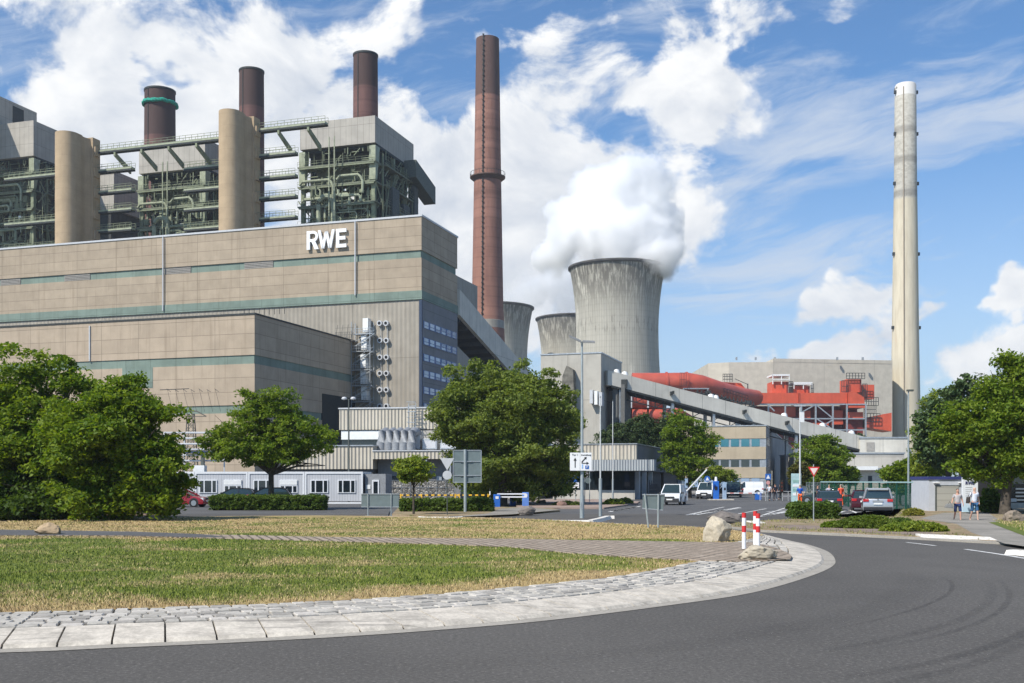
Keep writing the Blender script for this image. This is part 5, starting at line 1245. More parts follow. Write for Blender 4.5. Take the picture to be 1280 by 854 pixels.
# clipped hedges
def hedge(label, x0, x1, y0, d, h, seed, rot=0., m=L_HEDGE, ncl=500, cat='hedge', name='clipped_hedge', ls=.14):
    t = thing(name, label, cat, (x0, y0), rot); L = x1-x0; r = np.random.RandomState(seed)
    MB().box(.15,L-.15,.15,d-.15,0,h-.12).build('inner_twigs', mat('twig_dark', (.02,.026,.012), .95), t)
    P_ = []
    for _ in range(ncl):
        f = r.rand()
        if f < .45: c = (r.uniform(0,L), r.uniform(-.02,.12), r.uniform(.08,h))
        elif f < .8: c = (r.uniform(0,L), r.uniform(0,d), h+r.uniform(-.1,.04))
        else: c = (r.choice((0.05,L-.05)), r.uniform(0,d), r.uniform(.1,h))
        P_.append((*c,.16,.16,.14))
    leaves('foliage', m, P_, ncl*3, 14, .14, ls, seed, t, .5, .9, .03); return t
hx = lambda px, Y: (px-640)/F*Y
hedge('clipped dark hedge in front of the two parked cars below the maple', hx(264,78), hx(402,78), 78, 2.2, .93, 1, ncl=900)
hedge('long low clipped hedge by the yellow and black rail', hx(502,71.5), hx(614,71.5), 71.5, 1.3, .80, 2, ncl=700)
hedge('short dark clipped hedge behind the give way sign', hx(995,58), hx(1047,58), 58, 1.6, .80, 3, ncl=420)
# grassy mounds and ground cover on the right bed
def mound(name, label, px, pyb, rx, ry, h, seed, m, per=18, ls=.085, ncl=2600, flat=.8, kind=None):
    x, y = G(px, pyb, .1); sc = y/F; t = thing(name, label, 'plant', (x, y+rx*sc*.45, .1)); R = rx*sc
    leaves('foliage', m, [(0,0,0,R,R*.55,h)], ncl, per, .07, ls, seed, t, .85, flat, .02)
    MB().lathe([(R*.9,0),(R*.7,h*.55),(R*.3,h*.8),(.01,h*.85)], 14).build('base_mass', mat('twig_dark', (.02,.026,.012)), t).scale = (1,.55,1)
    return t
mound('ornamental_grass','bright green grassy mound behind the right kerb, largest of the bed',1091,661,40,0,.5,1,leafmat('blade_green',(.095,.145,.022),(.16,.21,.035)),ls=.13)
mound('ground_cover','spreading green creeper right of the big grass mound',1150,665,42,0,.38,2,L_YEL,ncl=1650)
mound('ground_cover','low olive plant cushion under the silver car',1128,657,20,0,.32,3,L_HEDGE,ncl=750)
mound('ground_cover','yellow flowering cushion beside the green fence',1144,645,14,0,.42,4,leafmat('leaf_yellow',(.18,.19,.03),(.33,.30,.06)),ncl=650)
mound('ground_cover','small weeds between the hedge and the grass mound',1044,660,16,0,.25,5,L_MID,ncl=450)
mound('ground_cover','low rosette plants left of the lamp post bed',710,632,20,0,.35,6,L_GREY,ncl=600)
mound('ground_cover','low pale plants below the cream gatehouse sill',768,631,14,0,.5,7,L_YEL,ncl=550)
mound('ground_cover','bushy plant cushion at the foot of the flagpole',782,630,10,0,.55,8,L_GREY,ncl=450)
# boulders
ROCK = concrete('boulder_rock', (.47,.41,.31), dirt=.55, sc=2.2); ROCKG = concrete('boulder_grey', (.20,.175,.155), dirt=.5, sc=2.5)
def boulder(label, px, py, w_, h, d, seed, m, shape=None, name='boulder', z0=ZT):
    r = random.Random(seed); x, y = G(px, py, z0); bm = bmesh.new(); bmesh.ops.create_icosphere(bm, subdivisions=5, radius=1)
    pl_ = [(Vector((r.uniform(-1,1),r.uniform(-1,1),r.uniform(-.4,1))).normalized(), r.uniform(.52,.80)) for _ in range(18)]
    from mathutils import noise as mn
    for v in bm.verts:
        p = v.co.copy()
        for nn, dd in pl_:
            e = p.dot(nn)-dd
            if e > 0: p -= nn*e
        p += p.normalized()*(mn.noise(p*1.9+Vector((seed,0,0)))*.16+mn.noise(p*5+Vector((seed,3,0)))*.05)
        if shape: p = shape(p)
        v.co = Vector((p.x*w_/2*1.25, p.y*d/2*1.25, max(-.05, (p.z+.62)*h/1.35)))
    me = bpy.data.meshes.new(name); bm.to_mesh(me); bm.free(); me.materials.append(m)
    o = link(name, me); o.location = (x, y, z0); tag(o, label, 'boulder'); return o
def peak(p): return Vector((p.x*(1-.18*max(0,p.z)), p.y, p.z*(1.1-.28*max(0,p.x+.1))))
boulder('big pale boulder with a peaked top beside the red and white posts', 897, 675, 1.0, .74, .8, 4, ROCK, peak, z0=ZT+.05)
boulder('low mossy boulder at the foot of the red and white posts', 946, 698, .85, .36, .7, 9, ROCK, z0=ZT+.05)
boulder('flat tan boulder on the grass at the left, pointed to the right', 60, 669, .95, .5, .7, 6, concrete('boulder_tan', (.42,.31,.19), dirt=.5, sc=2), lambda p: Vector((p.x, p.y, p.z*(.55+.45*max(0,min(1,p.x+.6))))), z0=ZT)
boulder('dark grey stone lump on the traffic island behind the pale boulder', 905, 655, 1.8, .6, .9, 7, ROCKG, z0=.0)
boulder('dark rock beside the blue barrier box', 659, 643, 1.2, .5, .8, 8, ROCKG, z0=.1)
boulder('reddish rock in the planting bed left of the lamp post', 702, 632, .7, .38, .5, 10, concrete('boulder_red', (.24,.15,.12), dirt=.4, sc=3), z0=.12)
boulder('small dark rock at the left of the planting bed', 677, 629, .8, .3, .5, 12, ROCKG, z0=.12)
boulder('grey brown rock at the foot of the tree by the truck', 1266, 652, 1.0, .52, .7, 13, concrete('boulder_brown', (.26,.21,.16), dirt=.5, sc=2.5), z0=.1)
# ================================================================== VEHICLES
def paint(name, col, rough=.28, metal=.35):
    m, n, b = newmat(name); b.inputs['Base Color'].default_value = (*col, 1); b.inputs['Roughness'].default_value = rough; b.inputs['Metallic'].default_value = metal; b.inputs['Coat Weight'].default_value = .5; b.inputs['Coat Roughness'].default_value = .06
    MATS[name] = m; return m
RUB = mat('tyre_rubber', (.018,.018,.018), .85, var=.1); PLAST = mat('black_plastic', (.025,.025,.027), .55, var=.05)
CGL = mat('car_glass', (.02,.035,.035), .05, spec=1, var=0); RIM = mat('alloy_rim', (.45,.46,.47), .3, .8, var=.05)
RLAMP = mat('tail_lamp_red', (.45,.02,.025), .2, var=.05); WLAMP = mat('head_lamp', (.65,.68,.7), .1, var=.03); PLATE = mat('plate_white', (.75,.75,.72), .5, var=.03)
def car(label, cat, x, y, rot, Lg, Wd, Ht, kind, pm, name='parked_car', group='cars and vans near the gate', z=.004):
    """car pointing along local +x; wheels, lamps and glass are pieces of their own"""
    t = thing(name, label, cat, (x, y, z), rot, group); w = Wd/2
    if kind == 'suv':   low = [(0,.34),(0,.62),(.06,.98),(.14,1.05),(.92*Lg*.62,1.06),(.66*Lg,1.06),(.93*Lg,.92),(.985*Lg,.75),(Lg,.42),(.98*Lg,.3)]; gh = [(.03,1.02),(.13,Ht-.14),(.22,Ht-.05),(.50*Lg,Ht-.03),(.70*Lg,1.05)]
    elif kind == 'sedan': low = [(0,.36),(0,.62),(.05,.90),(.16*Lg,.96),(.62*Lg,.92),(.72*Lg,.90),(.94*Lg,.76),(.99*Lg,.6),(Lg,.34),(.97*Lg,.24)]; gh = [(.10*Lg,.93),(.24*Lg,Ht-.09),(.36*Lg,Ht-.03),(.52*Lg,Ht-.05),(.72*Lg,.90)]
    elif kind == 'hatch': low = [(0,.36),(-.01,.62),(.05,.90),(.10*Lg,.94),(.62*Lg,.93),(.72*Lg,.91),(.93*Lg,.77),(.99*Lg,.6),(Lg,.34),(.97*Lg,.24)]; gh = [(.03*Lg,.90),(.11*Lg,Ht-.14),(.22*Lg,Ht-.03),(.50*Lg,Ht-.03),(.76*Lg,.90)]
    else:               low = [(0,.34),(-.01,.62),(.0,1.08),(.3,1.08),(.6*Lg,1.08),(.78*Lg,1.07),(.95*Lg,.93),(.99*Lg,.75),(Lg,.42),(.98*Lg,.28)]; gh = [(.01,1.05),(.05,Ht-.10),(.16,Ht-.02),(.60*Lg,Ht-.02),(.82*Lg,1.05)]
    zs = .22
    sec = MB(); poly = low+[(.02,zs)]
    def shell(pl, ins0, ins1, zlo, zhi):
        mb = MB(); n_ = len(pl); rows = []
        for s_ in (-1, 1): rows.append([(px_, s_*(w-ins0-(ins1-ins0)*max(0,min(1,(pz-zlo)/(zhi-zlo)))), pz) for px_, pz in pl])
        mb.add(rows[0]+rows[1], [tuple(range(n_)), tuple(range(n_,2*n_))[::-1]]+[(i, n_+i, n_+(i+1) % n_, (i+1) % n_) for i in range(n_)]); return mb
    shell(poly, .0, .06, .7, 1.1).build('body', pm, t, True, bevel=.045)
    g = shell(gh, .06, .24, 1.0, Ht); g.build('glasshouse', CGL, t, True, bevel=.02)
    # painted roof skin and pillars over the glass
    rf = MB(); zt_ = Ht-.02; pr = [(px_, pz) for px_, pz in gh]
    def edge(a, b, th_, wy=.05):
        for s_ in (-1,1):
            ya = s_*(w-.06-.18*max(0,min(1,(a[1]-1)/(Ht-1)))); yb = s_*(w-.06-.18*max(0,min(1,(b[1]-1)/(Ht-1)))); rf.bar((a[0],ya,a[1]),(b[0],yb,b[1]),th_)
    for i in range(4): edge(gh[i], gh[i+1], .075)
    ym = w-.06-.18
    if kind == 'van':
        v = shell([(gh[0][0]-.01,1.04),(gh[1][0]-.01,Ht-.1),(gh[2][0],Ht+.0),(gh[3][0]-.1,Ht+.0),(.56*Lg,Ht-.25),(.56*Lg,1.04)], .05, .235, 1.0, Ht); v.build('cargo_side', pm, t, True, bevel=.03)
    xm = (gh[2][0]+gh[3][0])/2
    rf.box(gh[2][0]-.08, gh[3][0]+.05, -ym+.02, ym-.02, Ht-.045, Ht+.005)
    edge((xm,1.0),(xm,Ht-.05),.07)
    rf.build('roof', pm, t, True)
    if kind == 'suv':
        rl_ = MB()
        for s_ in (-1,1): rl_.tube([(gh[2][0],s_*ym*.93,Ht),(gh[2][0]+.15,s_*ym*.93,Ht+.05),(gh[3][0]-.2,s_*ym*.93,Ht+.05),(gh[3][0],s_*ym*.93,Ht)],.02,6)
        rl_.build('roof_rail', RIM, t)
        MB().box(-.0,.22,-ym+.05,ym-.05,Ht-.13,Ht-.03).build('spoiler', pm, t, bevel=.02)
    R_ = .335 if kind != 'sedan' else .32
    for fx in (.19, .81):
        for s_ in (-1, 1):
            c = Vector((fx*Lg, s_*(w-.09), R_)); MB().tube([c-Vector((0,.11,0)),c+Vector((0,.125,0))] if s_ > 0 else [c-Vector((0,.125,0)),c+Vector((0,.11,0))], R_, 20)
            mb = MB(); mb.tube([c-Vector((0,.11,0)),c-Vector((0,.09,0)),c+Vector((0,.09,0)),c+Vector((0,.11,0))],[R_*.93,R_,R_,R_*.93],22); wh = mb.build('wheel', RUB, t, True)
            o_ = c+Vector((0,s_*.112,0)); MB().disc(o_, R_*.66, (0,1,0), 16, .02).build('rim', RIM, wh)
            MB().disc(Vector((fx*Lg, s_*(w-.055), R_+.03)), R_*1.16, (0,1,0), 20, .12).build('wheel_arch', PLAST, t)
    MB().box(-.045,.12,-w+.04,w-.04,.26,.47 if kind in ('suv','van') else .42).build('rear_bumper', PLAST if kind in ('suv','van') else pm, t, bevel=.03)
    MB().box(Lg-.2,Lg+.02,-w+.06,w-.06,.24,.60 if kind == 'van' else .44).build('front_bumper', PLAST if kind in ('van','suv') else pm, t, bevel=.03)
    MB().box(-.055,-.03,-.26,.26,.62,.74).build('number_plate', PLATE, t); MB().box(Lg+.0,Lg+.03,-.26,.26,.44,.55).build('number_plate', PLATE, t)
    MB().box(Lg-.04,Lg+.012,-.42,.42,.62,.76).build('grille', PLAST, t)
    for s_ in (-1, 1):
        zz_ = .80 if kind in ('suv','van') else .70
        y0, y1 = sorted((s_*(w-.36), s_*(w-.015)))
        MB().box(-.03,.22,y0,y1,zz_,zz_+.17).build('tail_lamp', RLAMP, t, bevel=.02)
        MB().hexa([(Lg-.42,y0,zz_-.12),(Lg-.02,y0,zz_-.14),(Lg-.06,y1,zz_-.12),(Lg-.42,y1,zz_-.1),(Lg-.42,y0,zz_+.06),(Lg-.04,y0,zz_+.0),(Lg-.1,y1,zz_+.03),(Lg-.42,y1,zz_+.08)]).build('headlight', WLAMP, t)
        xm_ = gh[4][0]-.35; MB().box(xm_-.08,xm_+.1,*sorted((s_*(w-.03),s_*(w+.18))),.98,1.12).build('wing_mirror', PLAST if kind == 'van' else pm, t, bevel=.02)
    if kind == 'suv': MB().box(-.035,-.0,-.32,.32,.78,.88).build('tailgate_panel', pm, t); MB().disc((-.04,0,.93),.055,(1,0,0),14,.02).build('badge', RIM, t)
    return t
SILV = paint('paint_silver', (.50,.50,.50), .3, .6); WHP = paint('paint_white', (.78,.79,.80), .3, 0); GREYP = paint('paint_grey', (.055,.06,.07), .25, .5); REDP = paint('paint_red', (.30,.02,.03), .25, .2); DRED = paint('paint_wine', (.07,.012,.02), .25, .3); BLKP = paint('paint_black', (.015,.016,.018), .2, .3); GRNP = paint('paint_green_black', (.02,.045,.04), .25, .3)
gx = lambda px, y: (px-640)/F*y
R90 = D2R(90)
car('silver SUV seen from behind, parked by the green fence','car',gx(1097.5,69),69,R90+D2R(-17),4.5,1.84,1.66,'suv',SILV)
car('dark red hatchback parked left of the silver SUV','car',gx(1080.5,76),76,R90+D2R(-16),4.1,1.75,1.47,'hatch',DRED)
car('dark grey saloon seen from behind near the orange workers','car',gx(1037,76.5),76.5,R90+D2R(-13),4.5,1.75,1.44,'sedan',GREYP)
car('black car parked behind the fence, its roof just showing','car',gx(1062,97),97,R90+D2R(60),4.4,1.78,1.45,'sedan',GRNP)
v1 = car('white delivery van leaving the gate, facing the camera','van',gx(846,98),98,-R90-D2R(17),4.4,1.79,1.82,'van',WHP,'delivery_van'); 
car('second white van waiting behind the blue ticket post','van',gx(887,128),128,-R90-D2R(19),4.4,1.85,1.92,'van',WHP,'delivery_van')
car('dark green van facing the closed barrier','van',gx(918,139),139,-R90-D2R(14),4.5,1.9,1.95,'van',GRNP,'delivery_van')
car('black car side on behind the dark van','car',gx(929,150),150,D2R(170),4.4,1.78,1.6,'suv',BLKP)
car('white van parked side on by the office wall','van',gx(953,158),158,D2R(176),4.6,1.85,1.95,'van',WHP,'delivery_van')
car('dark red car half hidden by the left trees','car',gx(196,88),88,D2R(-6),4.3,1.76,1.46,'hatch',REDP)
car('dark grey hatchback with sloping nose behind the hedge','car',gx(322,95),95,D2R(184),4.3,1.76,1.48,'hatch',GREYP)
car('black hatchback with a red bonnet under the maple','car',gx(366,93),93,D2R(186),4.7,1.78,1.55,'hatch',BLKP)
bn = MB().hexa([(3.45,-.84,.90),(4.48,-.78,.76),(4.48,.78,.76),(3.45,.84,.90),(3.45,-.8,.975),(4.45,-.72,.83),(4.45,.72,.83),(3.45,.8,.975)])
bn.build('bonnet', REDP, [o for o in COL.objects if o.get('label','').startswith('black hatchback')][0])
# lorry at the right edge
Yt = 70; tk = thing('parked_lorry','dark lorry front under the tree at the right edge','lorry',(gx(1262,Yt),Yt),0,)
MB().box(0,2.5,0,2,.7,3.0).build('cab', BLKP, tk, bevel=.08); MB().box(.1,2.4,-.06,.1,1.9,2.8).build('windscreen', CGL, tk, bevel=.02); MB().box(-.02,2.52,-.2,.3,.35,.72).build('bumper', mat('bumper_pale', (.5,.48,.44), .6), tk, bevel=.03)
for k in range(4): MB().box(.35,2.15,-.09,0,.85+k*.24,.95+k*.24).build('grille_bar', RIM, tk)
for s_ in (.05, 2.1): MB().box(s_,s_+.35,-.1,.0,.78,1.0).build('headlight', WLAMP, tk)
for s_ in (.1, 2.1):
    wh = MB().tube([(s_,.9,.45),(s_+.3,.9,.45)],.45,20).build('wheel', RUB, tk, True)
MB().box(0,2.5,2.1,8,.9,3.4).build('load_box', PLAST, tk)
# ================================================================== STREET FURNITURE
POLE = mat('pole_zinc', (.36,.40,.40), .5, .4, var=.12, scale=2); POLED = mat('pole_dark', (.09,.10,.09), .6, var=.1)
SBACK = mat('sign_back', (.16,.20,.20), .5, .2, var=.08); SIGNW = mat('sign_white', (.80,.80,.79), .5, var=.02); SRED = mat('sign_red', (.58,.03,.03), .45, var=.03)
SBLUE = mat('sign_blue', (.02,.12,.42), .45, var=.03); BLK = mat('sign_black', (.02,.02,.02), .6, var=0); BBLUE = mat('barrier_blue', (.02,.13,.50), .4, var=.06); YEL = mat('rail_yellow', (.80,.46,.03), .5, var=.08)
SLOT = mat('lamp_lens', (.72,.74,.72), .3, var=.02); GREENF = mat('fence_green', (.008,.075,.05), .5, var=.08)
def at(px, Y): return ((px-640)/F*Y, Y)
def hz(py, Y): return H-(py-HZ)/F*Y
def pole(t, x, y, z1, r0, r1=None, m=POLE, z0=-.02): return MB().tube([(x,y,z0),(x,y,z1)], [r0, r1 or r0], 12).build('pole', m, t, True)
# twin LED street lamp with the direction panel
Yl = 62; t = thing('street_lamp', 'tall street lamp with two flat heads on the small kerbed island', 'street lamp', at(727.5, Yl)); zt = hz(427, Yl)
pole(t, 0, 0, zt, .11, .055)
MB().tube([(0,0,0),(0,0,1.3)], .13, 12).build('pole_sleeve', POLE, t, True); MB().box(-.06,.06,-.14,-.12,.5,.95).build('service_door', ZINC, t)
for s_, a in ((-1,.28),(1,-.10)):
    b_ = MB(); L = .68; c = [(s_*.05,0,zt-.02),(s_*(L+.05),0,zt+(.28 if s_ < 0 else -.05))]
    b_.hexa([(c[0][0],-.2,c[0][2]-.10),(c[1][0],-.2,c[1][2]-.08),(c[1][0],.2,c[1][2]+.05),(c[0][0],.2,c[0][2]+.03),(c[0][0],-.18,c[0][2]-.0),(c[1][0],-.18,c[1][2]-.0),(c[1][0],.18,c[1][2]+.12),(c[0][0],.18,c[0][2]+.12)])
    b_.build('lamp_head', mat('lamp_head_grey', (.20,.20,.19), .5), t)
Z1, Z0 = hz(566, Yl-.2), hz(588.5, Yl-.2); x0 = (712.5-727.5)/F*Yl; x1 = (739.5-727.5)/F*Yl
t = thing('direction_sign', 'white two part direction panel with arrows fixed on the street lamp', 'sign', at(727.5, Yl-.2)); xm = (725.2-727.5)/F*Yl
MB().box(x0,xm-.008,-.03,.02,Z0,Z1).build('panel', SIGNW, t, bevel=.015); MB().box(xm+.008,x1,-.03,.02,Z0,Z1).build('panel', SIGNW, t, bevel=.015)
ar = MB(); c = (x0+xm)/2; ar.box(c-.025,c+.025,-.045,-.03,Z0+.18,Z1-.42); ar.extr([(c-.09,Z1-.45),(c+.09,Z1-.45),(c,Z1-.28)],-.045,-.03); ar.build('arrow', BLK, t)
ar = MB(); c = (xm+x1)/2-.08; ar.extr([(c-.17,Z0+.42),(c-.12,Z0+.42),(c-.12,Z0+.5),(c+.05,Z0+.68),(c+.01,Z0+.72),(c-.17,Z0+.53)],-.045,-.03); ar.extr([(c-.03,Z0+.76),(c+.12,Z0+.79),(c+.09,Z0+.64)],-.045,-.03)
ar.box(c-.15,c+.12,-.045,-.03,Z0+.41,Z0+.45); ar.extr([(c+.11,Z0+.34),(c+.11,Z0+.52),(c+.24,Z0+.43)],-.045,-.03); ar.build('arrow', BLK, t)
MB().box(c+.04,c+.25,-.045,-.03,Z0+.1,Z0+.3).build('blue_field', SBLUE, t); text('P', .2, SIGNW, t, (c+.145,-.05,Z0+.2), name='letter'); MB().box(c-.16,c-.08,-.04,-.03,Z0+.12,Z0+.36).build('blue_field', mat('pale_blue', (.25,.42,.68), .5), t)
text('Tor 1', .155, BLK, t, ((x0+xm)/2,-.035,Z1-.13), name='lettering'); text('Anmeldung', .125, BLK, t, ((xm+x1)/2,-.035,Z1-.13), name='lettering')
# slim poles
for px, py, pyt, r_, lab in ((750.5,645.7,497,.055,'slim white flagpole next to the direction sign'),(766,626,502,.06,'slim flagpole right in front of the gatehouse fascia')):
    Yf = H*F/(py-HZ); t = thing('flagpole', lab, 'flagpole', at(px, Yf), 0, 'flagpoles by the gatehouse'); pole(t,0,0,hz(pyt,Yf),r_,r_*.6,mat('pole_white',(.55,.56,.54),.4)); MB().tube([(0,0,-.02),(0,0,2.3)],.10,12).build('base_sleeve', POLE, t, True)
    MB().lathe([(.001,hz(pyt,Yf)+.1),(.06,hz(pyt,Yf)+.04),(.001,hz(pyt,Yf)-.02)],8).build('finial', POLE, t, True)
# lamps
Yl = 101.5; t = thing('street_lamp', 'twin round headed lamp in front of the dark shaded hall wall', 'street lamp', at(436, Yl)); zt = hz(499, Yl); pole(t,0,0,zt,.10,.06,POLED)
for s_ in (-1,1):
    MB().tube([(0,0,zt-.05),(s_*.3,0,zt+.05)],.03,6).build('arm', POLED, t); MB().lathe([(.001,zt+.22),(.18,zt+.19),(.27,zt+.05),(.25,zt-.02),(.001,zt-.1)],14,(s_*.42,0)).build('lamp_head', LGREY, t, True)
t = thing('street_lamp', 'dark lamp post in the shade with one small white head', 'street lamp', at(694, 112)); zt = hz(545,112); pole(t,0,0,zt,.12,.08,POLED); MB().hexa([(.05,-.12,zt-.05),(.75,-.12,zt+.2),(.75,.12,zt+.2),(.05,.12,zt-.05),(.05,-.1,zt+.03),(.75,-.1,zt+.3),(.75,.1,zt+.3),(.05,.1,zt+.03)]).build('lamp_head', WHITE, t)
t = thing('street_lamp', 'slim pale lamp post with flat double head before the round tree', 'street lamp', at(1000, 108)); zt = hz(508,108); pole(t,0,0,zt,.10,.06,mat('pole_white',(.55,.56,.54)))
MB().box(-.55,.55,-.12,.12,zt,zt+.09).build('lamp_head', LGREY, t); MB().box(-.05,.4,-.1,.1,zt-1.6,zt-.6).build('control_box', WHITE, t)
t = thing('street_lamp', 'slim lamp post with a small square head beside the green fence', 'street lamp', at(1135.5, 80)); zt = hz(489,80); pole(t,0,0,zt,.085,.05); MB().box(-.12,.36,-.12,.12,zt-.02,zt+.12).build('lamp_head', POLED, t, bevel=.02)
# signs seen from the back and from the front
def tri(r, up=True): s_ = 1 if up else -1; return [(-r,-s_*r*.58),(r,-s_*r*.58),(0,s_*r*1.15)]
def signpost(name, label, px, py, Y=None, group=None):
    Y = Y or H*F/(py-HZ); return thing(name, label, 'sign', at(px, Y), 0, group), Y
t, Y = signpost('give_way_sign', 'red and white give way triangle on a slim post behind the short hedge', 1017, 654); zt = hz(588, Y); pole(t,0,0,zt+.3,.03)
MB().extr([(x,z+zt) for x,z in tri(.30,False)],-.06,-.04).build('red_border', SRED, t); MB().extr([(x,z+zt-.005) for x,z in tri(.20,False)],-.075,-.061).build('white_field', mat('sign_pinkish',(.72,.60,.56),.5), t)
t, Y = signpost('warning_sign', 'grey back of a small upright triangle on a post beside the street lamp', 737, 628.5, 101); zt = hz(586, Y); pole(t,0,0,zt+.2,.035)
MB().extr([(x,z+zt) for x,z in tri(.40)],-.06,-.035).build('plate', LGREY, t, bevel=.01); MB().disc((-.12,.3,zt-1.1),.28,(0,1,0),18,.03).build('lower_plate', SBACK, t)
t, Y = signpost('parking_sign', 'blue parking sign with a white plate underneath, left of the street lamp', 719.5, 624, 108); zt = hz(585, Y); pole(t,0,0,zt+.4,.04)
MB().box(-.28,.28,-.07,-.04,hz(603,Y),hz(591.0,Y)).build('blue_plate', SBLUE, t); text('P', .5, SIGNW, t, (0,-.08,(hz(603,Y)+hz(591,Y))/2), name='letter', off_=.01); MB().box(-.34,.34,-.07,-.04,hz(610,Y),hz(603.3,Y)).build('white_plate', SIGNW, t)
text('Besucher', .13, BLK, t, (0,-.08,hz(605,Y)), name='lettering'); text('Parkplatz', .13, BLK, t, (0,-.08,hz(608,Y)), name='lettering')
t, Y = signpost('stop_sign', 'eight sided sign seen from behind next to the street lamp pole', 731, 627, 100); zt = hz(593.5, Y); pole(t,0,0,zt+.2,.035); MB().tube([(0,-.05,zt),(0,-.03,zt)],.34,8).build('plate', mat('sign_grey_pink',(.30,.27,.28),.5), t)
t, Y = signpost('give_way_sign', 'grey back of a give way triangle with a round plate below, above white stones', 559, 646); zt = hz(577, Y); pole(t,0,0,zt+.35,.03,m=POLED)
MB().extr([(x,z+zt-.05) for x,z in tri(.42,False)],-.045,-.03).build('triangle_plate', LGREY, t, bevel=.01); MB().disc((0,-.04,hz(594,Y)),.27,(0,1,0),20,.02).build('round_plate', LGREY, t)
t, Y = signpost('large_sign', 'large dark green back of a road sign on one thick pole behind the long hedge', 581.5, 627, 70.5); pole(t,0,0,hz(562,Y),.10)
a, b_ = (566.5-581.5)/F*Y, (601.5-581.5)/F*Y; MB().box(a,b_,.05,.09,hz(603,Y),hz(563,Y)).build('panel', SBACK, t, bevel=.02); fr = MB(); z0, z1 = hz(603,Y), hz(563,Y)
for q0, q1 in (((a,z0),(b_,z0)),((a,z1),(b_,z1)),((a,z0),(a,z1)),((b_,z0),(b_,z1))): fr.bar((q0[0],.04,q0[1]),(q1[0],.04,q1[1]),.05)
for py in (577,594.5): fr.bar((a+.05,.03,hz(py,Y)),(b_-.05,.03,hz(py,Y)),.05); fr.bar((-.35,.0,hz(py,Y)),(.45,.0,hz(py,Y)),.06)
fr.build('frame', ZINC, t)
t, Y = signpost('low_sign', 'low wide sign seen from behind on two posts left of the small round tree', 460, 648); a, b_ = (451.5-460)/F*Y, (498.5-460)/F*Y
MB().box(a,b_,.04,.07,hz(634,Y),hz(617.5,Y)).build('panel', SBACK, t, bevel=.02)
for px in (460,489): MB().tube([((px-460)/F*Y,0,0),((px-460)/F*Y,0,hz(617,Y))],.035,8).build('post', POLE, t)
fr = MB(); fr.bar((a,.03,hz(617.6,Y)),(b_,.03,hz(617.6,Y)),.05); fr.bar(((489-460)/F*Y,.0,.5),((481-460)/F*Y,1.2,0),.06); fr.bar((a,.03,hz(633.8,Y)),(b_,.03,hz(633.8,Y)),.04); fr.build('frame', ZINC, t)
t, Y = signpost('low_sign', 'curved dark sign panel seen from behind on two leaning posts before the white van', 817, 665); f_ = Y/F
MB().hexa([((803-817)*f_,.05,hz(635.5,Y)),((829-817)*f_,.05,hz(638,Y)),((829-817)*f_,.08,hz(638,Y)),((803-817)*f_,.08,hz(635.5,Y)),((804-817)*f_,.05,hz(618.5,Y)),((831.5-817)*f_,.05,hz(618.5,Y)),((831.5-817)*f_,.08,hz(618.5,Y)),((804-817)*f_,.08,hz(618.5,Y))]).build('panel', SBACK, t, bevel=.01)
for p0, p1 in ((811,806),(822.5,823)): MB().tube([((p0-817)*f_,0,-.0),((p1-817)*f_,0,hz(617.5,Y))],.04,8).build('post', POLE, t)
fr = MB(); fr.bar(((803-817)*f_,.04,hz(618.4,Y)),((831.5-817)*f_,.04,hz(618.4,Y)),.05); fr.bar(((803-817)*f_,.04,hz(635.5,Y)),((829-817)*f_,.04,hz(637.8,Y)),.04); fr.build('frame', ZINC, t)
# pedestrian crossing signs
for i, (px, Y, py, lab) in enumerate(((884,125,598.5,'round blue pedestrian sign by the yellow green bush'),(960,112,596,'square blue crossing sign with a small red sign below, left of the office corner'))):
    t, _ = signpost('crossing_sign', lab, px, 0, Y); zt = hz(py, Y); pole(t,0,0,zt+.3,.04)
    if i == 0: MB().disc((0,-.05,zt),.33,(0,1,0),20,.03).build('blue_plate', SBLUE, t)
    else: MB().box(-.3,.3,-.07,-.04,zt-.3,zt+.3).build('blue_plate', SBLUE, t); MB().disc((0,-.06,zt-.62),.2,(0,1,0),16,.03).build('red_plate', mat('sign_pale_red',(.6,.30,.28),.5), t)
    MB().extr([(-.2,zt-.2),(.2,zt-.2),(0,zt+.2)],-.085,-.072).build('white_symbol', SIGNW, t)
# green round first-aid lamp on the gatehouse side
t = thing('assembly_sign', 'round green sign with a white cross at the end of the gatehouse', 'sign', at(856.5, 132)+(hz(582,132),))
MB().disc((0,0,0),.95,(0,1,0),24,.25).build('green_disc', mat('sign_green',(.0,.22,.09),.4,var=.02), t); cr = MB(); cr.box(-.17,.17,-.16,-.13,-.5,.5); cr.box(-.5,-.17,-.16,-.13,-.17,.17).box(.17,.5,-.16,-.13,-.17,.17); cr.build('white_cross', SIGNW, t)
MB().bar((-.2,.1,.0),(-3.2,.4,.0),.12).build('bracket', POLED, t); pole(t,-.1,.3,-.5,.07,z0=-hz(582,132))
# red and white posts
def rwpost(px, py, hgt, lab):
    t = thing('marker_post', lab, 'bollard', G(px, py, ZT+.1)+(ZT+.08,), 0, 'red and white marker posts on the island tip'); r = .058
    n_ = [(0,.46,SIGNW),(.46,.64,SRED),(.64,.86,SIGNW),(.86,1.0,SRED)]
    MB().tube([(0,0,0),(0,0,hgt)], r, 16).build('post', SIGNW, t, True)
    for a, b_, m_ in n_:
        if m_ is SRED: MB().tube([(0,0,a*hgt),(0,0,b_*hgt)], r+.003, 16).build('red_band', SRED, t, True)
rwpost(930, 685, 1.02, 'leftmost red and white post standing alone'); rwpost(944, 681, 1.02, 'rear post of the pair behind the mossy boulder'); rwpost(947.5, 685, 1.0, 'front post of the pair behind the mossy boulder')
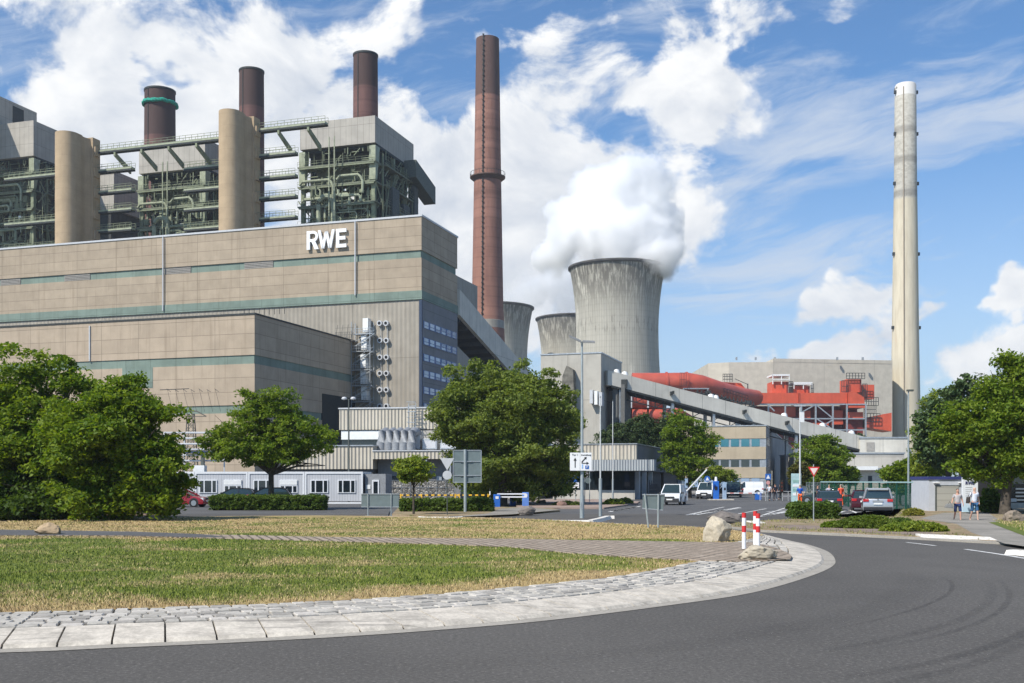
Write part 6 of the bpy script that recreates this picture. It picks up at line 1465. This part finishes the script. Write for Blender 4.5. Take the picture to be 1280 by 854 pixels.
# blue barriers on the left car park entry
bl = MB; Yb_ = 92
t = thing('barrier_gate', 'double blue barrier cabinet with pale arms at the car park entry', 'barrier', at(622, 84), D2R(6))
for i, (px, py0, py1, Y) in enumerate(((621,618,636,84),(652,617,634,92),(660,615.5,637.5,86))):
    x = (px-622)/F*Y; yy = Y-84; z1 = hz(py0,Y); 
    c = MB().box(x-.25,x+.25,yy-.2,yy+.2,0,z1).build('cabinet', BBLUE if i < 2 else mat('barrier_light_blue',(.12,.25,.62),.4), t, bevel=.03); MB().box(x-.12,x+.12,yy-.22,yy-.2,z1-.35,z1-.15).build('badge', SIGNW, c)
for zz, y_ in ((1.05,.4),(.82,.1)): MB().box(.0,2.3,y_,y_+.07,zz,zz+.1).build('barrier_arm', SIGNW, t)
t, Y = signpost('round_sign', 'small round blue sign on a thin pole right of the blue barriers', 666, 633, 92); pole(t,0,0,hz(614,Y),.035); MB().disc((0,-.05,hz(615.5,Y)),.2,(0,1,0),18,.03).build('plate', SBLUE, t)
# yellow black rail
t = thing('safety_rail', 'yellow and black striped safety rail behind the long hedge', 'railing', at(500, 76)); Lr = (612-500)/F*76; yb = MB(); bb = MB()
for z_ in (hz(619,76), hz(626.5,76)):
    k = 0; x = 0
    while x < Lr: (yb if k % 2 == 0 else bb).box(x,min(Lr,x+.22),-.03,.03,z_-.05,z_+.05); x += .22; k += 1
yb.build('yellow_stripes', YEL, t); bb.build('black_stripes', BLK, t)
for px in (501,527,569,574,610): x = (px-500)/F*76; MB().box(x-.04,x+.04,-.045,-.035 if 0 else .045,0,hz(617.5,76)).build('post', YEL, t)
t = thing('marker_pole', 'short black and white marker pole at the right end of the striped rail', 'post', at(612.5, 76)); MB().tube([(0,0,0),(0,0,hz(612,76))],.04,10).build('pole', SIGNW, t)
for k in range(3): MB().tube([(0,0,.5+k*.45),(0,0,.7+k*.45)],.043,10).build('black_band', BLK, t)
# gate lane equipment
t = thing('ticket_post', 'tall blue ticket post with a white head between the lanes', 'ticket machine', at(895, 117)); MB().box(-.3,.3,-.2,.2,0,hz(601.5,117)).build('housing', BBLUE, t, bevel=.05); MB().tube([(0,0,hz(601.5,117)-.02),(0,0,hz(599,117)+.25)],[.17,.12],14).build('head', SIGNW, t, True); MB().box(-.18,.12,-.23,-.2,1.1,1.5).build('screen', BLK, t)
t = thing('card_reader', 'pale blue card reader column right of the ticket post', 'ticket machine', at(905.5, 117)); MB().box(-.2,.2,-.2,.2,0,hz(603,117)).build('housing', mat('pale_blue_coat',(.30,.40,.52),.5), t, bevel=.04); MB().box(-.1,.1,-.22,-.2,1.1,1.35).build('keypad', BLK, t)
t = thing('lane_kerb', 'raised kerb island carrying the ticket posts', 'kerb', at(893, 116.5)); MB().box(-.6,2.0,-.7,.9,0,.13).build('kerb_block', M_KERB, t, bevel=.03)
t = thing('raised_barrier', 'white barrier arm raised steeply above the leaving van', 'barrier', at(857.5, 116)); z0 = 1.0; MB().box(-.2,.2,-.2,.2,0,1.15).build('cabinet', ZINC, t, bevel=.03); MB().bar((0,-.25,1.0),((883-857.5)/F*116,-.25,hz(587,116)),.12).build('barrier_arm', SIGNW, t)
t = thing('closed_barrier', 'closed white and pink barrier arm across the entry lane', 'barrier', at(945, 119)); MB().box(-.1,.55,-.25,.25,0,hz(616,119)).build('cabinet', BBLUE, t, bevel=.05); MB().disc((.22,-.27,.75),.14,(0,1,0),14,.02).build('badge', SIGNW, t); xe = (908-945)/F*119; MB().bar((0,-.2,hz(616.7,119)+.02),(xe,-.2,hz(616.7,119)+.02),.11).build('barrier_arm', SIGNW, t)
for k in range(3): MB().bar((-.5-k*1.0,-.2,hz(616.7,119)+.02),(-.9-k*1.0,-.2,hz(616.7,119)+.02),.118).build('pink_band', mat('pink_reflect',(.6,.25,.22),.5), t)
t = thing('traffic_light', 'black traffic signal on a thin post beside the gate walkway', 'traffic light', at(977, 112)); pole(t,0,0,hz(616,112),.05,m=POLED); MB().box(-.18,.18,-.12,.12,hz(616,112),hz(600,112)).build('housing', BLK, t, bevel=.03)
for k in range(3): MB().disc((0,-.13,hz(613-k*4.6,112)),.11,(0,1,0),12,.03).build('lens', mat('dark_lens',(.10,.03,.02),.2), t)
# walkway rails near the pedestrians
t = thing('pedestrian_rail', 'low grey tube railing along the gate walkway', 'railing', at(950, 113)); rl = MB(); rail(rl,(0,0,0),(1.2,0,0),1.0,.05,2); rail(rl,(1.8,.2,0),(3.6,.2,0),1.0,.05,3); rl.build('tubes', LGREY, t)
# glass info stele near the orange workers
t = thing('info_board', 'pale glass information board with a blue top before the office entrance', 'information board', at(989, 110)); MB().box(0,1.0,-.05,.05,.0,hz(592,110)).build('panel', mat('pale_cyan',(.42,.58,.58),.3), t); 
for k in range(4): MB().box(.15,.8,-.07,-.05,.6+k*.45,.85+k*.45).build('notice', mat('notice_green',(.25,.42,.36),.5) if k % 2 else SIGNW, t)
t = thing('map_board', 'small white board on posts behind the worker in blue', 'sign', at(1001, 112)); MB().box(0,.55,-.03,.03,1.0,1.9).build('panel', SIGNW, t); MB().bar((.05,0,0),(.05,0,1),.05).build('post', ZINC, t); MB().bar((.5,0,0),(.5,0,1),.05).build('post', ZINC, t)
# green fence
m, n, b = newmat('fence_mesh'); tcd = wcoord(n); s = n.node('ShaderNodeSeparateXYZ', {0: tcd})
b.inputs['Base Color'].default_value = (.02,.11,.085,1); b.inputs['Alpha'].default_value = .14; FMESH = m
GREENT = mat('fence_top_rail', (.30,.45,.45), .4, var=.05)
fp = [at(1027,95), at(1157,74.0)]; a, b_ = Vector((*fp[0],0)), Vector((*fp[1],0)); Lf = (b_-a).length; t = thing('mesh_fence', 'green mesh fence with posts and a pale top rail behind the parked cars', 'fence', a, math.atan2(b_.y-a.y, b_.x-a.x)); h_ = 1.98
for k in range(14): x = Lf*k/13; MB().box(x-.05,x+.05,-.05,.05,0,h_).build('post', GREENF, t)
MB().box(-.1,Lf+.1,-.07,.07,h_,h_+.1).build('top_rail', GREENT, t); wr = MB()
for k in range(int(Lf/.16)): x = k*.16; wr.box(x-.008,x+.008,.0,.016,.05,h_)
for k in range(10): wr.box(0,Lf,.018,.034,.1+k*.2,.118+k*.2)
wr.build('wire_panel', GREENF, t)
sh_ = MB().box(0,Lf,.06,.075,.05,h_-.05); sh_.build('privacy_net', FMESH, t)
t2 = thing('mesh_fence', 'grey mesh fence running left of the green fence behind the workers', 'fence', at(1008, 100)); L2 = (1027-1008)/F*100+.5; g2 = MB()
for k in range(14): g2.bar((k*L2/13,0,0),(k*L2/13,0,2),.03)
for k in range(8): g2.bar((0,0,.2+k*.25),(L2,0,.2+k*.25),.02)
g2.build('wire_panel', ZINC, t2); MB().box(0,L2,.02,.04,0,1.95).build('net', FMESH, t2)
# container hut with roller door
Yh = 73; t = thing('gate_hut', 'pale grey container hut with a roller door and a blue roof edge', 'container hut', at(1161, Yh), 0); Wd_ = (1213-1161)/F*Yh; zt = hz(599.5,Yh)
MB().box(0,Wd_,0,3.2,0,zt).build('wall', mat('hut_grey',(.50,.52,.55),.5,var=.05), t); MB().box(-.06,Wd_+.06,-.08,3.3,zt,zt+.2).build('roof_edge', mat('roof_blue',(.035,.045,.16),.5), t)
dx0, dx1 = (1170.5-1161)/F*Yh, (1198-1161)/F*Yh; dr = MB().box(dx0,dx1,-.04,.0,.05,hz(607.5,Yh)).build('roller_door', cladding('roller_slats',(.40,.39,.34),30,.42,gap=.012,streak=.05,var=.04), t)
dfm = MB().box(dx0-.09,dx0,-.06,.0,0,hz(607,Yh)); dfm.box(dx0-.09,dx1+.09,-.06,.0,hz(607.4,Yh),hz(606.6,Yh)); dfm.build('door_frame', POLED, t)
for k in (.3, 2.0): MB().box(k,k+.35,-.2,0,zt-.25,zt-.18).build('wall_lamp', WHITE, t)
# RWE stele
Ys = 70.5; t = thing('info_stele', 'tall white stele with small dark RWE lettering beside the hut', 'sign', at(1203, Ys)); Ws = (1222.5-1203)/F*Ys; zt = hz(597,Ys)
m, n, b = newmat('stele_white'); s = n.node('ShaderNodeSeparateXYZ', {0: wcoord(n)}); n.set(b.inputs['Base Color'], n.mix(n.step(s.outputs[2], .1, 1.3), (.48,.66,.78), (.76,.79,.83))); b.inputs['Roughness'].default_value = .35
MB().box(0,Ws,0,.14,0,zt).build('panel', m, t, bevel=.01); text('RWE', .27, mat('letter_navy',(.03,.04,.13),.5), t, (Ws*.47,-.015,hz(604,Ys)), off_=.012, name='lettering')
for k, w_ in enumerate((.42,.40,.34,.36,.3)): MB().box(.2,.2+w_,-.012,0,hz(609.6+k*2.6,Ys),hz(609.0+k*2.6,Ys)).build('text_line', LGREY, t)
# stone lined tree shed / wall behind the stele
t = thing('grey_shed', 'grey weathered shed wall in the shade behind the stele', 'shed', at(1223, 76)); MB().box(0,2.2,0,4,0,2.3).build('wall', mat('shed_grey',(.26,.27,.30),.8,var=.3,scale=2), t); MB().box(-.1,2.3,-.15,4.1,2.3,2.42).build('roof', DMET, t)
# power pylon and hanging insulators left of the maple
t = thing('lattice_pylon', 'slim rusty lattice pylon standing before the tan hall', 'pylon', at(238.5, 112)); zt = hz(517,112); ly = MB()
for sx in (-1,1):
    for sy in (-1,1): ly.bar((sx*.75,sy*.75,0),(sx*.28,sy*.28,zt),.09)
for k in range(11):
    u0, u1 = k/11, (k+1)/11; w0, w1 = .75-.47*u0, .75-.47*u1; z0, z1 = zt*u0, zt*u1
    for sy in (-1,1): ly.bar((-w0,sy*w0,z0),(w1,sy*w1,z1),.05); ly.bar((w0,sy*w0,z0),(-w1,sy*w1,z1),.05)
ly.build('tower_frame', mat('pylon_steel',(.13,.12,.10),.7), t); am = MB()
am.tube([(-1.6,0,zt-.3),(-.6,0,zt+.25),(.6,0,zt+.25),(1.6,0,zt-.3)],.06,5); am.bar((-1.6,0,zt-.3),(1.6,0,zt-.3),.07); am.build('cross_arm', mat('pylon_steel',(.13,.12,.10)), t)
t = thing('busbar_line', 'row of insulator strings on a thin bar before the tan hall', 'busbar', at(200, 160)); mb = MB(); mb.bar((0,0,hz(487.5,160)),(4.3,0,hz(486,160)),.1)
for k in range(7): x = (205+k*10-200)/F*160+.4; mb.bar((x,0,hz(486+ (k%2),160)),(x+.6,0,hz(490,160)),.06); mb.bar((x+.1,0,hz(487,160)),(x+.9,0,hz(515,160)),.035)
mb.build('conductors', DMET, t)
t = thing('pipe_gallery', 'horizontal pale pipes and blue bridge behind the site cabins', 'pipe rack', at(205, 108)); mb = MB()
for k in range(6): z_ = hz(541+k*7,108); mb.tube([(0,0,z_),(6,0,z_)],.09,6)
for k in range(4): mb.bar((k*2,.1,0),(k*2,.1,hz(540,108)),.12)
mb.build('pipes', LGREY, t); MB().box(2.1,5.2,-.8,-.2,hz(567,108),hz(564,108)).build('blue_bridge', mat('navy_steel',(.04,.06,.12),.6), t); MB().bar((4.0,-.5,0),(4.0,-.5,hz(566,108)),.3).build('bridge_post', POLED, t)
MB().box(3.2,4.3,-1,0,2.9,hz(582,108)).build('roof_box', WHITE, t)
# arc of white stones round the sign foot
st_ = MB(); r_ = random.Random(3); x0, y0 = G(551, 648, .1)
for k in range(30):
    a = math.pi*k/29; x = x0+1.15*math.cos(a); y = y0-.1+ -.9*math.sin(a); s = r_.uniform(.07,.11); st_.lathe([(.001,.06),(s,.07),(s*1.15,.13),(s*.8,.2),(.001,.22)],7,(x,y))
o = st_.build('edging_stones', M_KERBW, None, True); o['kind'] = 'stuff'; o['label'] = 'arc of whitewashed edging stones round the sign foot'
# ================================================================== PEOPLE
SKIN = mat('skin', (.48,.27,.19), .6, var=.05); SKIN2 = mat('skin_pale', (.56,.35,.26), .6, var=.05)
def skinmesh(name, nodes, edges, m, parent, root=0, sub=1):
    """nodes: (x,y,z,r) grown into one smooth surface"""
    me = bpy.data.meshes.new(name); me.from_pydata([n_[:3] for n_ in nodes], edges, []); o = link(name, me, parent)
    md = o.modifiers.new('skin', 'SKIN'); md.use_smooth_shade = True; sv = me.skin_vertices[0].data if me.skin_vertices else None
    if sv is None:
        bm = bmesh.new(); bm.from_mesh(me); bm.verts.layers.skin.verify(); bm.to_mesh(me); bm.free(); sv = me.skin_vertices[0].data
    for i, n_ in enumerate(nodes):
        r = n_[3]; sv[i].radius = r if isinstance(r, tuple) else (r, r); sv[i].use_root = (i == root)
    s_ = o.modifiers.new('sub', 'SUBSURF'); s_.levels = sub; s_.render_levels = sub; me.materials.append(m); return o
def person(label, px, py, rot, hgt, shirt, shorts, stride=.25, armL=None, armR=None, long_=False, skin=SKIN, hair=None, shoes=None, group='people around the gate', Y=None, sleeve=.5, fingers=True, ground=.0):
    if Y is None: x, Y = G(px, py, ground)
    else: x = (px-640)/F*Y
    t = thing('person', label, 'person', (x, Y, ground), rot, group); k = hgt/1.78
    def S(l): return [tuple([a*k for a in n_[:3]]+[(tuple(q_*k for q_ in n_[3]) if isinstance(n_[3], tuple) else n_[3]*k)]) for n_ in l]
    s2 = stride
    hipL, hipR = (.10,0,.93,.085), (-.10,0,.93,.085)
    kL, kR = (.11,-s2*.55,.50,.058), (-.11,s2*.2,.49,.058)
    aL, aR = (.11,-s2*.75,.09,.036), (-.11,s2*1.25,.13 if s2 > .1 else .09,.036)
    tL, tR = (.12,-s2*.75-.16,.035,.03), (-.12,s2*1.25-.14,.045 if s2 > .1 else .035,.03)
    aLp = armL or [(.25,.02,1.18),(.29,-.10,.95)]; aRp = armR or [(-.25,.02,1.18),(-.29,.08,.94)]
    N = [(0,0,.97,(.15,.10)),(0,0,1.12,(.135,.095)),(0,.0,1.32,(.16,.105)),(0,.01,1.44,(.10,.08)),(0,.0,1.53,.052),(0,-.01,1.60,.072),(0,-.01,1.69,.088),(0,0,1.745,.06)]
    E = [(i, i+1) for i in range(7)]
    def ch(parent_i, pts):
        i = parent_i
        for p in pts: N.append(p); E.append((i, len(N)-1)); i = len(N)-1
        return i
    iL = ch(0, [hipL, kL, aL, tL]); iR = ch(0, [hipR, kR, aR, tR])
    wL = ch(3, [(.17,.01,1.43,.062),(*aLp[0],.042),(*aLp[1],.028)]); wR = ch(3, [(-.17,.01,1.43,.062),(*aRp[0],.042),(*aRp[1],.028)])
    for w_i, s_, w_ in ((wL,1,aLp[1]),(wR,-1,aRp[1])):
        p = Vector(w_); N.append((p.x,p.y-.01,p.z-.06,.03)); E.append((w_i, len(N)-1)); pi_ = len(N)-1
        if fingers:
            for f_i, (dx, ln) in enumerate(((-.024,.062),(-.008,.07),(.008,.066),(.024,.052))):
                N.append((p.x+dx*.5,p.y-.012+dx,p.z-.10,.009)); E.append((pi_, len(N)-1)); N.append((p.x+dx*.5-s_*.01,p.y-.018+dx,p.z-.10-ln*.8,.008)); E.append((len(N)-2, len(N)-1))
            N.append((p.x-s_*.012,p.y-.05,p.z-.085,.010)); E.append((pi_, len(N)-1))
    body = skinmesh('body', S(N), E, skin, t)
    # face
    fc = MB()
    for s_ in (-1,1): fc.lathe([(.001,-.012),(.012,0),(.001,.012)],6,(s_*.032,0))
    hd_z = 1.655*k
    e_ = MB()
    for s_ in (-1,1): c = Vector((s_*.032*k,-.092*k,hd_z+.005)); e_.tube([c-Vector((.012,0,0)),c+Vector((.012,0,0))],.008,6)
    e_.build('eyes', BLK, body); MB().hexa([(-.016,-.085*k,hd_z-.055),(.016,-.085*k,hd_z-.055),(.008,-.08*k,hd_z+.0),(-.008,-.08*k,hd_z+.0),(-.01,-.122*k,hd_z-.05),(.01,-.122*k,hd_z-.05),(.004,-.1*k,hd_z+.0),(-.004,-.1*k,hd_z+.0)]).build('nose', skin, body)
    MB().box(-.025,.025,-.096*k,-.08*k,hd_z-.082,hd_z-.072).build('mouth', mat('lips',(.35,.13,.11),.6), body)
    if hair: skinmesh('hair', S([(0,.03,1.66,.075),(0,.012,1.72,.088),(0,-.02,1.765,.062)]), [(0,1),(1,2)], hair, body)
    # clothes
    skinmesh('shirt', S([(0,0,.93,(.168,.122)),(0,0,1.12,(.155,.118)),(0,0,1.32,(.178,.125)),(0,.01,1.43,(.13,.095)),(0,.0,1.475,(.075,.065)),(.175,.01,1.43,.075)]+[tuple(Vector((.175,.01,1.43)).lerp(Vector(aLp[0]), 1 if sleeve > .9 else .75))+(.056,),(-.175,.01,1.43,.075)]+[tuple(Vector((-.175,.01,1.43)).lerp(Vector(aRp[0]), 1 if sleeve > .9 else .75))+(.056,)]),
        [(0,1),(1,2),(2,3),(3,4),(3,5),(5,6),(3,7),(7,8)], shirt, t)
    def lerp3(a, b_, u): return tuple(a[i]+(b_[i]-a[i])*u for i in range(3))
    if long_: legs = [(.0,0,.97,(.155,.11)),(.10,0,.90,.095),(*kL[:3],.072),(*lerp3(kL,aL,.9),.055),(-.10,0,.90,.095),(*kR[:3],.072),(*lerp3(kR,aR,.9),.055)]
    else: legs = [(.0,0,.97,(.155,.11)),(.10,0,.90,.098),(*lerp3(hipL,kL,.55),.088),(*lerp3(hipL,kL,.95),.082),(-.10,0,.90,.098),(*lerp3(hipR,kR,.55),.088),(*lerp3(hipR,kR,.95),.082)]
    skinmesh('trousers' if long_ else 'shorts', S(legs), [(0,1),(1,2),(2,3),(0,4),(4,5),(5,6)], shorts, t)
    sh_ = shoes or BLK
    for a_, b_ in ((aL,tL),(aR,tR)): skinmesh('shoe', S([(a_[0],a_[1]+.02,.055,.05),(b_[0],b_[1],.045,.042)]), [(0,1)], sh_, t)
    return t
cl = lambda n_, c: mat(n_, c, .85, var=.12, scale=6)
HAIRD = cl('hair_dark',(.03,.022,.018)); HAIRG = cl('hair_grey',(.35,.32,.29))
p1_ = person('walker in a patterned light shirt and navy shorts carrying a grey bag', 1197, 653.5, D2R(-8), 1.74, cl('shirt_grey_pattern',(.42,.39,.38)), cl('shorts_navy',(.02,.035,.10)), .24, armL=[(.24,.04,1.19),(.28,-.04,.95)], armR=[(-.25,.02,1.2),(-.33,-.12,.99)], skin=SKIN, hair=HAIRD, shoes=cl('shoe_dark',(.04,.03,.03)), Y=57)
p2_ = person('walker in a white T-shirt and blue jeans shorts with a shoulder bag', 1218, 653.5, D2R(4), 1.84, cl('shirt_white',(.66,.68,.74)), cl('shorts_denim',(.035,.10,.20)), .20, armL=[(.24,.06,1.2),(.27,.04,.96)], armR=[(-.24,.03,1.18),(-.27,-.08,.96)], skin=SKIN2, hair=None, shoes=cl('shoe_pale',(.55,.53,.50)), Y=57)
t = thing('shoulder_bag', 'grey bag hanging from the hand of the walker in navy shorts', 'bag', (p1_.location.x-.46, p1_.location.y-.14, 0)); MB().hexa([(-.28,-.1,.74),(.16,-.1,.70),(.16,.1,.70),(-.28,.1,.74),(-.20,-.06,.93),(.10,-.06,.98),(.10,.06,.98),(-.20,.06,.93)]).build('bag_body', cl('bag_grey',(.20,.20,.19)), t, True, bevel=.03); MB().tube([(-.1,0,.92),(-.02,0,1.06),(.06,0,.95)],.012,6).build('handle', BLK, t)
t = thing('shoulder_bag', 'dark bag slung at the side of the walker in the white T-shirt', 'bag', (p2_.location.x-.28, p2_.location.y+.02, 0)); MB().hexa([(-.12,-.14,.96),(.04,-.14,.96),(.04,.14,.96),(-.12,.14,.96),(-.10,-.12,1.3),(.03,-.12,1.3),(.03,.12,1.3),(-.10,.12,1.3)]).build('bag_body', cl('bag_dark',(.05,.04,.035)), t, True, bevel=.03); MB().tube([(-.02,-.1,1.28),(.1,-.14,1.5),(.12,.0,1.54),(.08,.12,1.45),(-.02,.1,1.28)],.018,6).build('strap', BLK, t)
OR = mat('hi_vis_orange', (.80,.13,.03), .7, var=.08); ORS = mat('hi_vis_shirt', (.85,.11,.05), .7, var=.08); BLUS = cl('shirt_blue',(.02,.09,.42)); DKS = cl('jacket_dark',(.025,.025,.04))
person('worker in a blue jacket and orange trousers standing left of the give way sign', 1000, 632.5, D2R(170), 1.8, BLUS, OR, .06, long_=True, hair=HAIRG, Y=92, sleeve=1)
person('worker in dark top and orange trousers bending right of the give way sign', 1022, 631, D2R(70), 1.75, DKS, OR, .30, long_=True, hair=HAIRD, Y=94, sleeve=1)
person('worker all in orange standing right beside the dark saloon', 1051, 634, D2R(200), 1.85, ORS, OR, .08, long_=True, hair=HAIRG, Y=87, sleeve=1)
person('person in a pale shirt standing behind the dark saloon roof', 1036.5, 630, D2R(180), 1.8, cl('shirt_lilac',(.45,.42,.52)), DKS, .05, long_=True, hair=HAIRG, Y=93)
person('person in a white shirt and dark trousers at the gate walkway', 961.5, 626.5, D2R(150), 1.78, cl('shirt_white'+'',(.66,.68,.74)), DKS, .18, long_=True, hair=HAIRD, Y=113, fingers=False)
person('person in dark clothes at the gate walkway rail', 969, 626, D2R(200), 1.78, DKS, DKS, .10, long_=True, hair=HAIRD, Y=115, fingers=False)
person('person in black by the traffic signal at the gate', 975, 625.5, D2R(90), 1.8, cl('coat_black',(.012,.012,.014)), cl('coat_black',(.012,.012,.014)), .15, long_=True, hair=HAIRD, Y=118, fingers=False)
# ================================================================== STEAM
def steam(name, label, pos, blobs_, dens, sc=1., seed=0., ns=.045, soft=.64):
    X0 = min(b[0]-b[3] for b in blobs_); X1 = max(b[0]+b[3] for b in blobs_); Y0 = min(b[1]-b[3] for b in blobs_); Y1 = max(b[1]+b[3] for b in blobs_); Z0 = min(b[2]-b[4] for b in blobs_); Z1 = max(b[2]+b[4] for b in blobs_)
    m = bpy.data.materials.new(name+'_vapour'); m.use_nodes = True; n = NT(m.node_tree); n.n.clear(); t_ = n.node('ShaderNodeTexCoord').outputs['Object']
    wv = n.node('ShaderNodeTexNoise', {'Vector': n.vm('ADD', t_, (seed,0,0)), 'Scale': ns, 'Detail': 7.0, 'Roughness': .68}); acc = None
    wv2 = n.vm('ADD', t_, n.vm('MULTIPLY', n.vm('SUBTRACT', wv.outputs[1], (.5,.5,.5)), (42*sc,42*sc,42*sc)))
    for bx_, by_, bz_, r_, rz_ in blobs_:
        d = n.vm('LENGTH', n.vm('DIVIDE', n.vm('SUBTRACT', wv2, (bx_,by_,bz_)), (r_,r_,rz_))); g = n.step(d, 1.0, soft, 0, 1); acc = g if acc is None else n.m('MAXIMUM', acc, g)
    vol = n.node('ShaderNodeVolumePrincipled', {'Color': (.99,.99,.99), 'Density': n.m('MULTIPLY', acc, dens), 'Anisotropy': .15}); out = n.node('ShaderNodeOutputMaterial'); n.l.new(vol.outputs[0], out.inputs['Volume'])
    m.cycles.volume_step_rate = 1.0
    o = MB().box(X0,X1,Y0,Y1,Z0,Z1).build(name, m); o.location = pos; o['kind'] = 'stuff'; o['label'] = label; return o
s6 = 600/F
def sb(px, py, r, rz=None, dy=0): return ((px-771.5)*s6, dy, (600-py)*s6+H-100, r*s6, (rz or r)*s6)
steam('steam', 'white steam rising and drifting right from the largest cooling tower', ((771.5-640)*s6, 600, 100), [sb(790,330,50,24,-4),sb(815,325,34,26,-14),sb(710,290,30,30,6),sb(800,300,46,40),sb(768,290,50,42,5),sb(815,250,34,46,0),sb(770,250,52,44,4),sb(735,262,34,36,6),sb(800,222,32,34),sb(745,235,34,34,10),sb(700,262,24,30,8),sb(835,270,22,40,0),sb(780,300,60,60,0),sb(690,315,26,22,12),sb(820,322,30,30,-6)], .27)
sb2 = lambda px, py, r, rz=None: ((px-690)*790/F, 0, (600-py)*790/F+H-110, r*790/F, (rz or r)*790/F)
steam('steam', 'thin steam drifting over the two rear cooling towers', ((690-640)*790/F, 790, 110), [sb2(640,378,26,16),sb2(665,362,30,24),sb2(700,350,34,34),sb2(720,378,30,14)], .08, 1.0, 40., .045, .45)
# ================================================================== AIR
m = bpy.data.materials.new('air'); m.use_nodes = True; n = NT(m.node_tree); n.n.clear()
v = n.node('ShaderNodeVolumePrincipled', {'Color': (.86,.92,1.0), 'Density': .00015, 'Anisotropy': .3}); o_ = n.node('ShaderNodeOutputMaterial'); n.l.new(v.outputs[0], o_.inputs['Volume'])
hzb = MB().box(-2520,2520,-60,5020,-2.2,240).build('haze', m); hzb['kind'] = 'stuff'; hzb['label'] = 'thin summer haze'
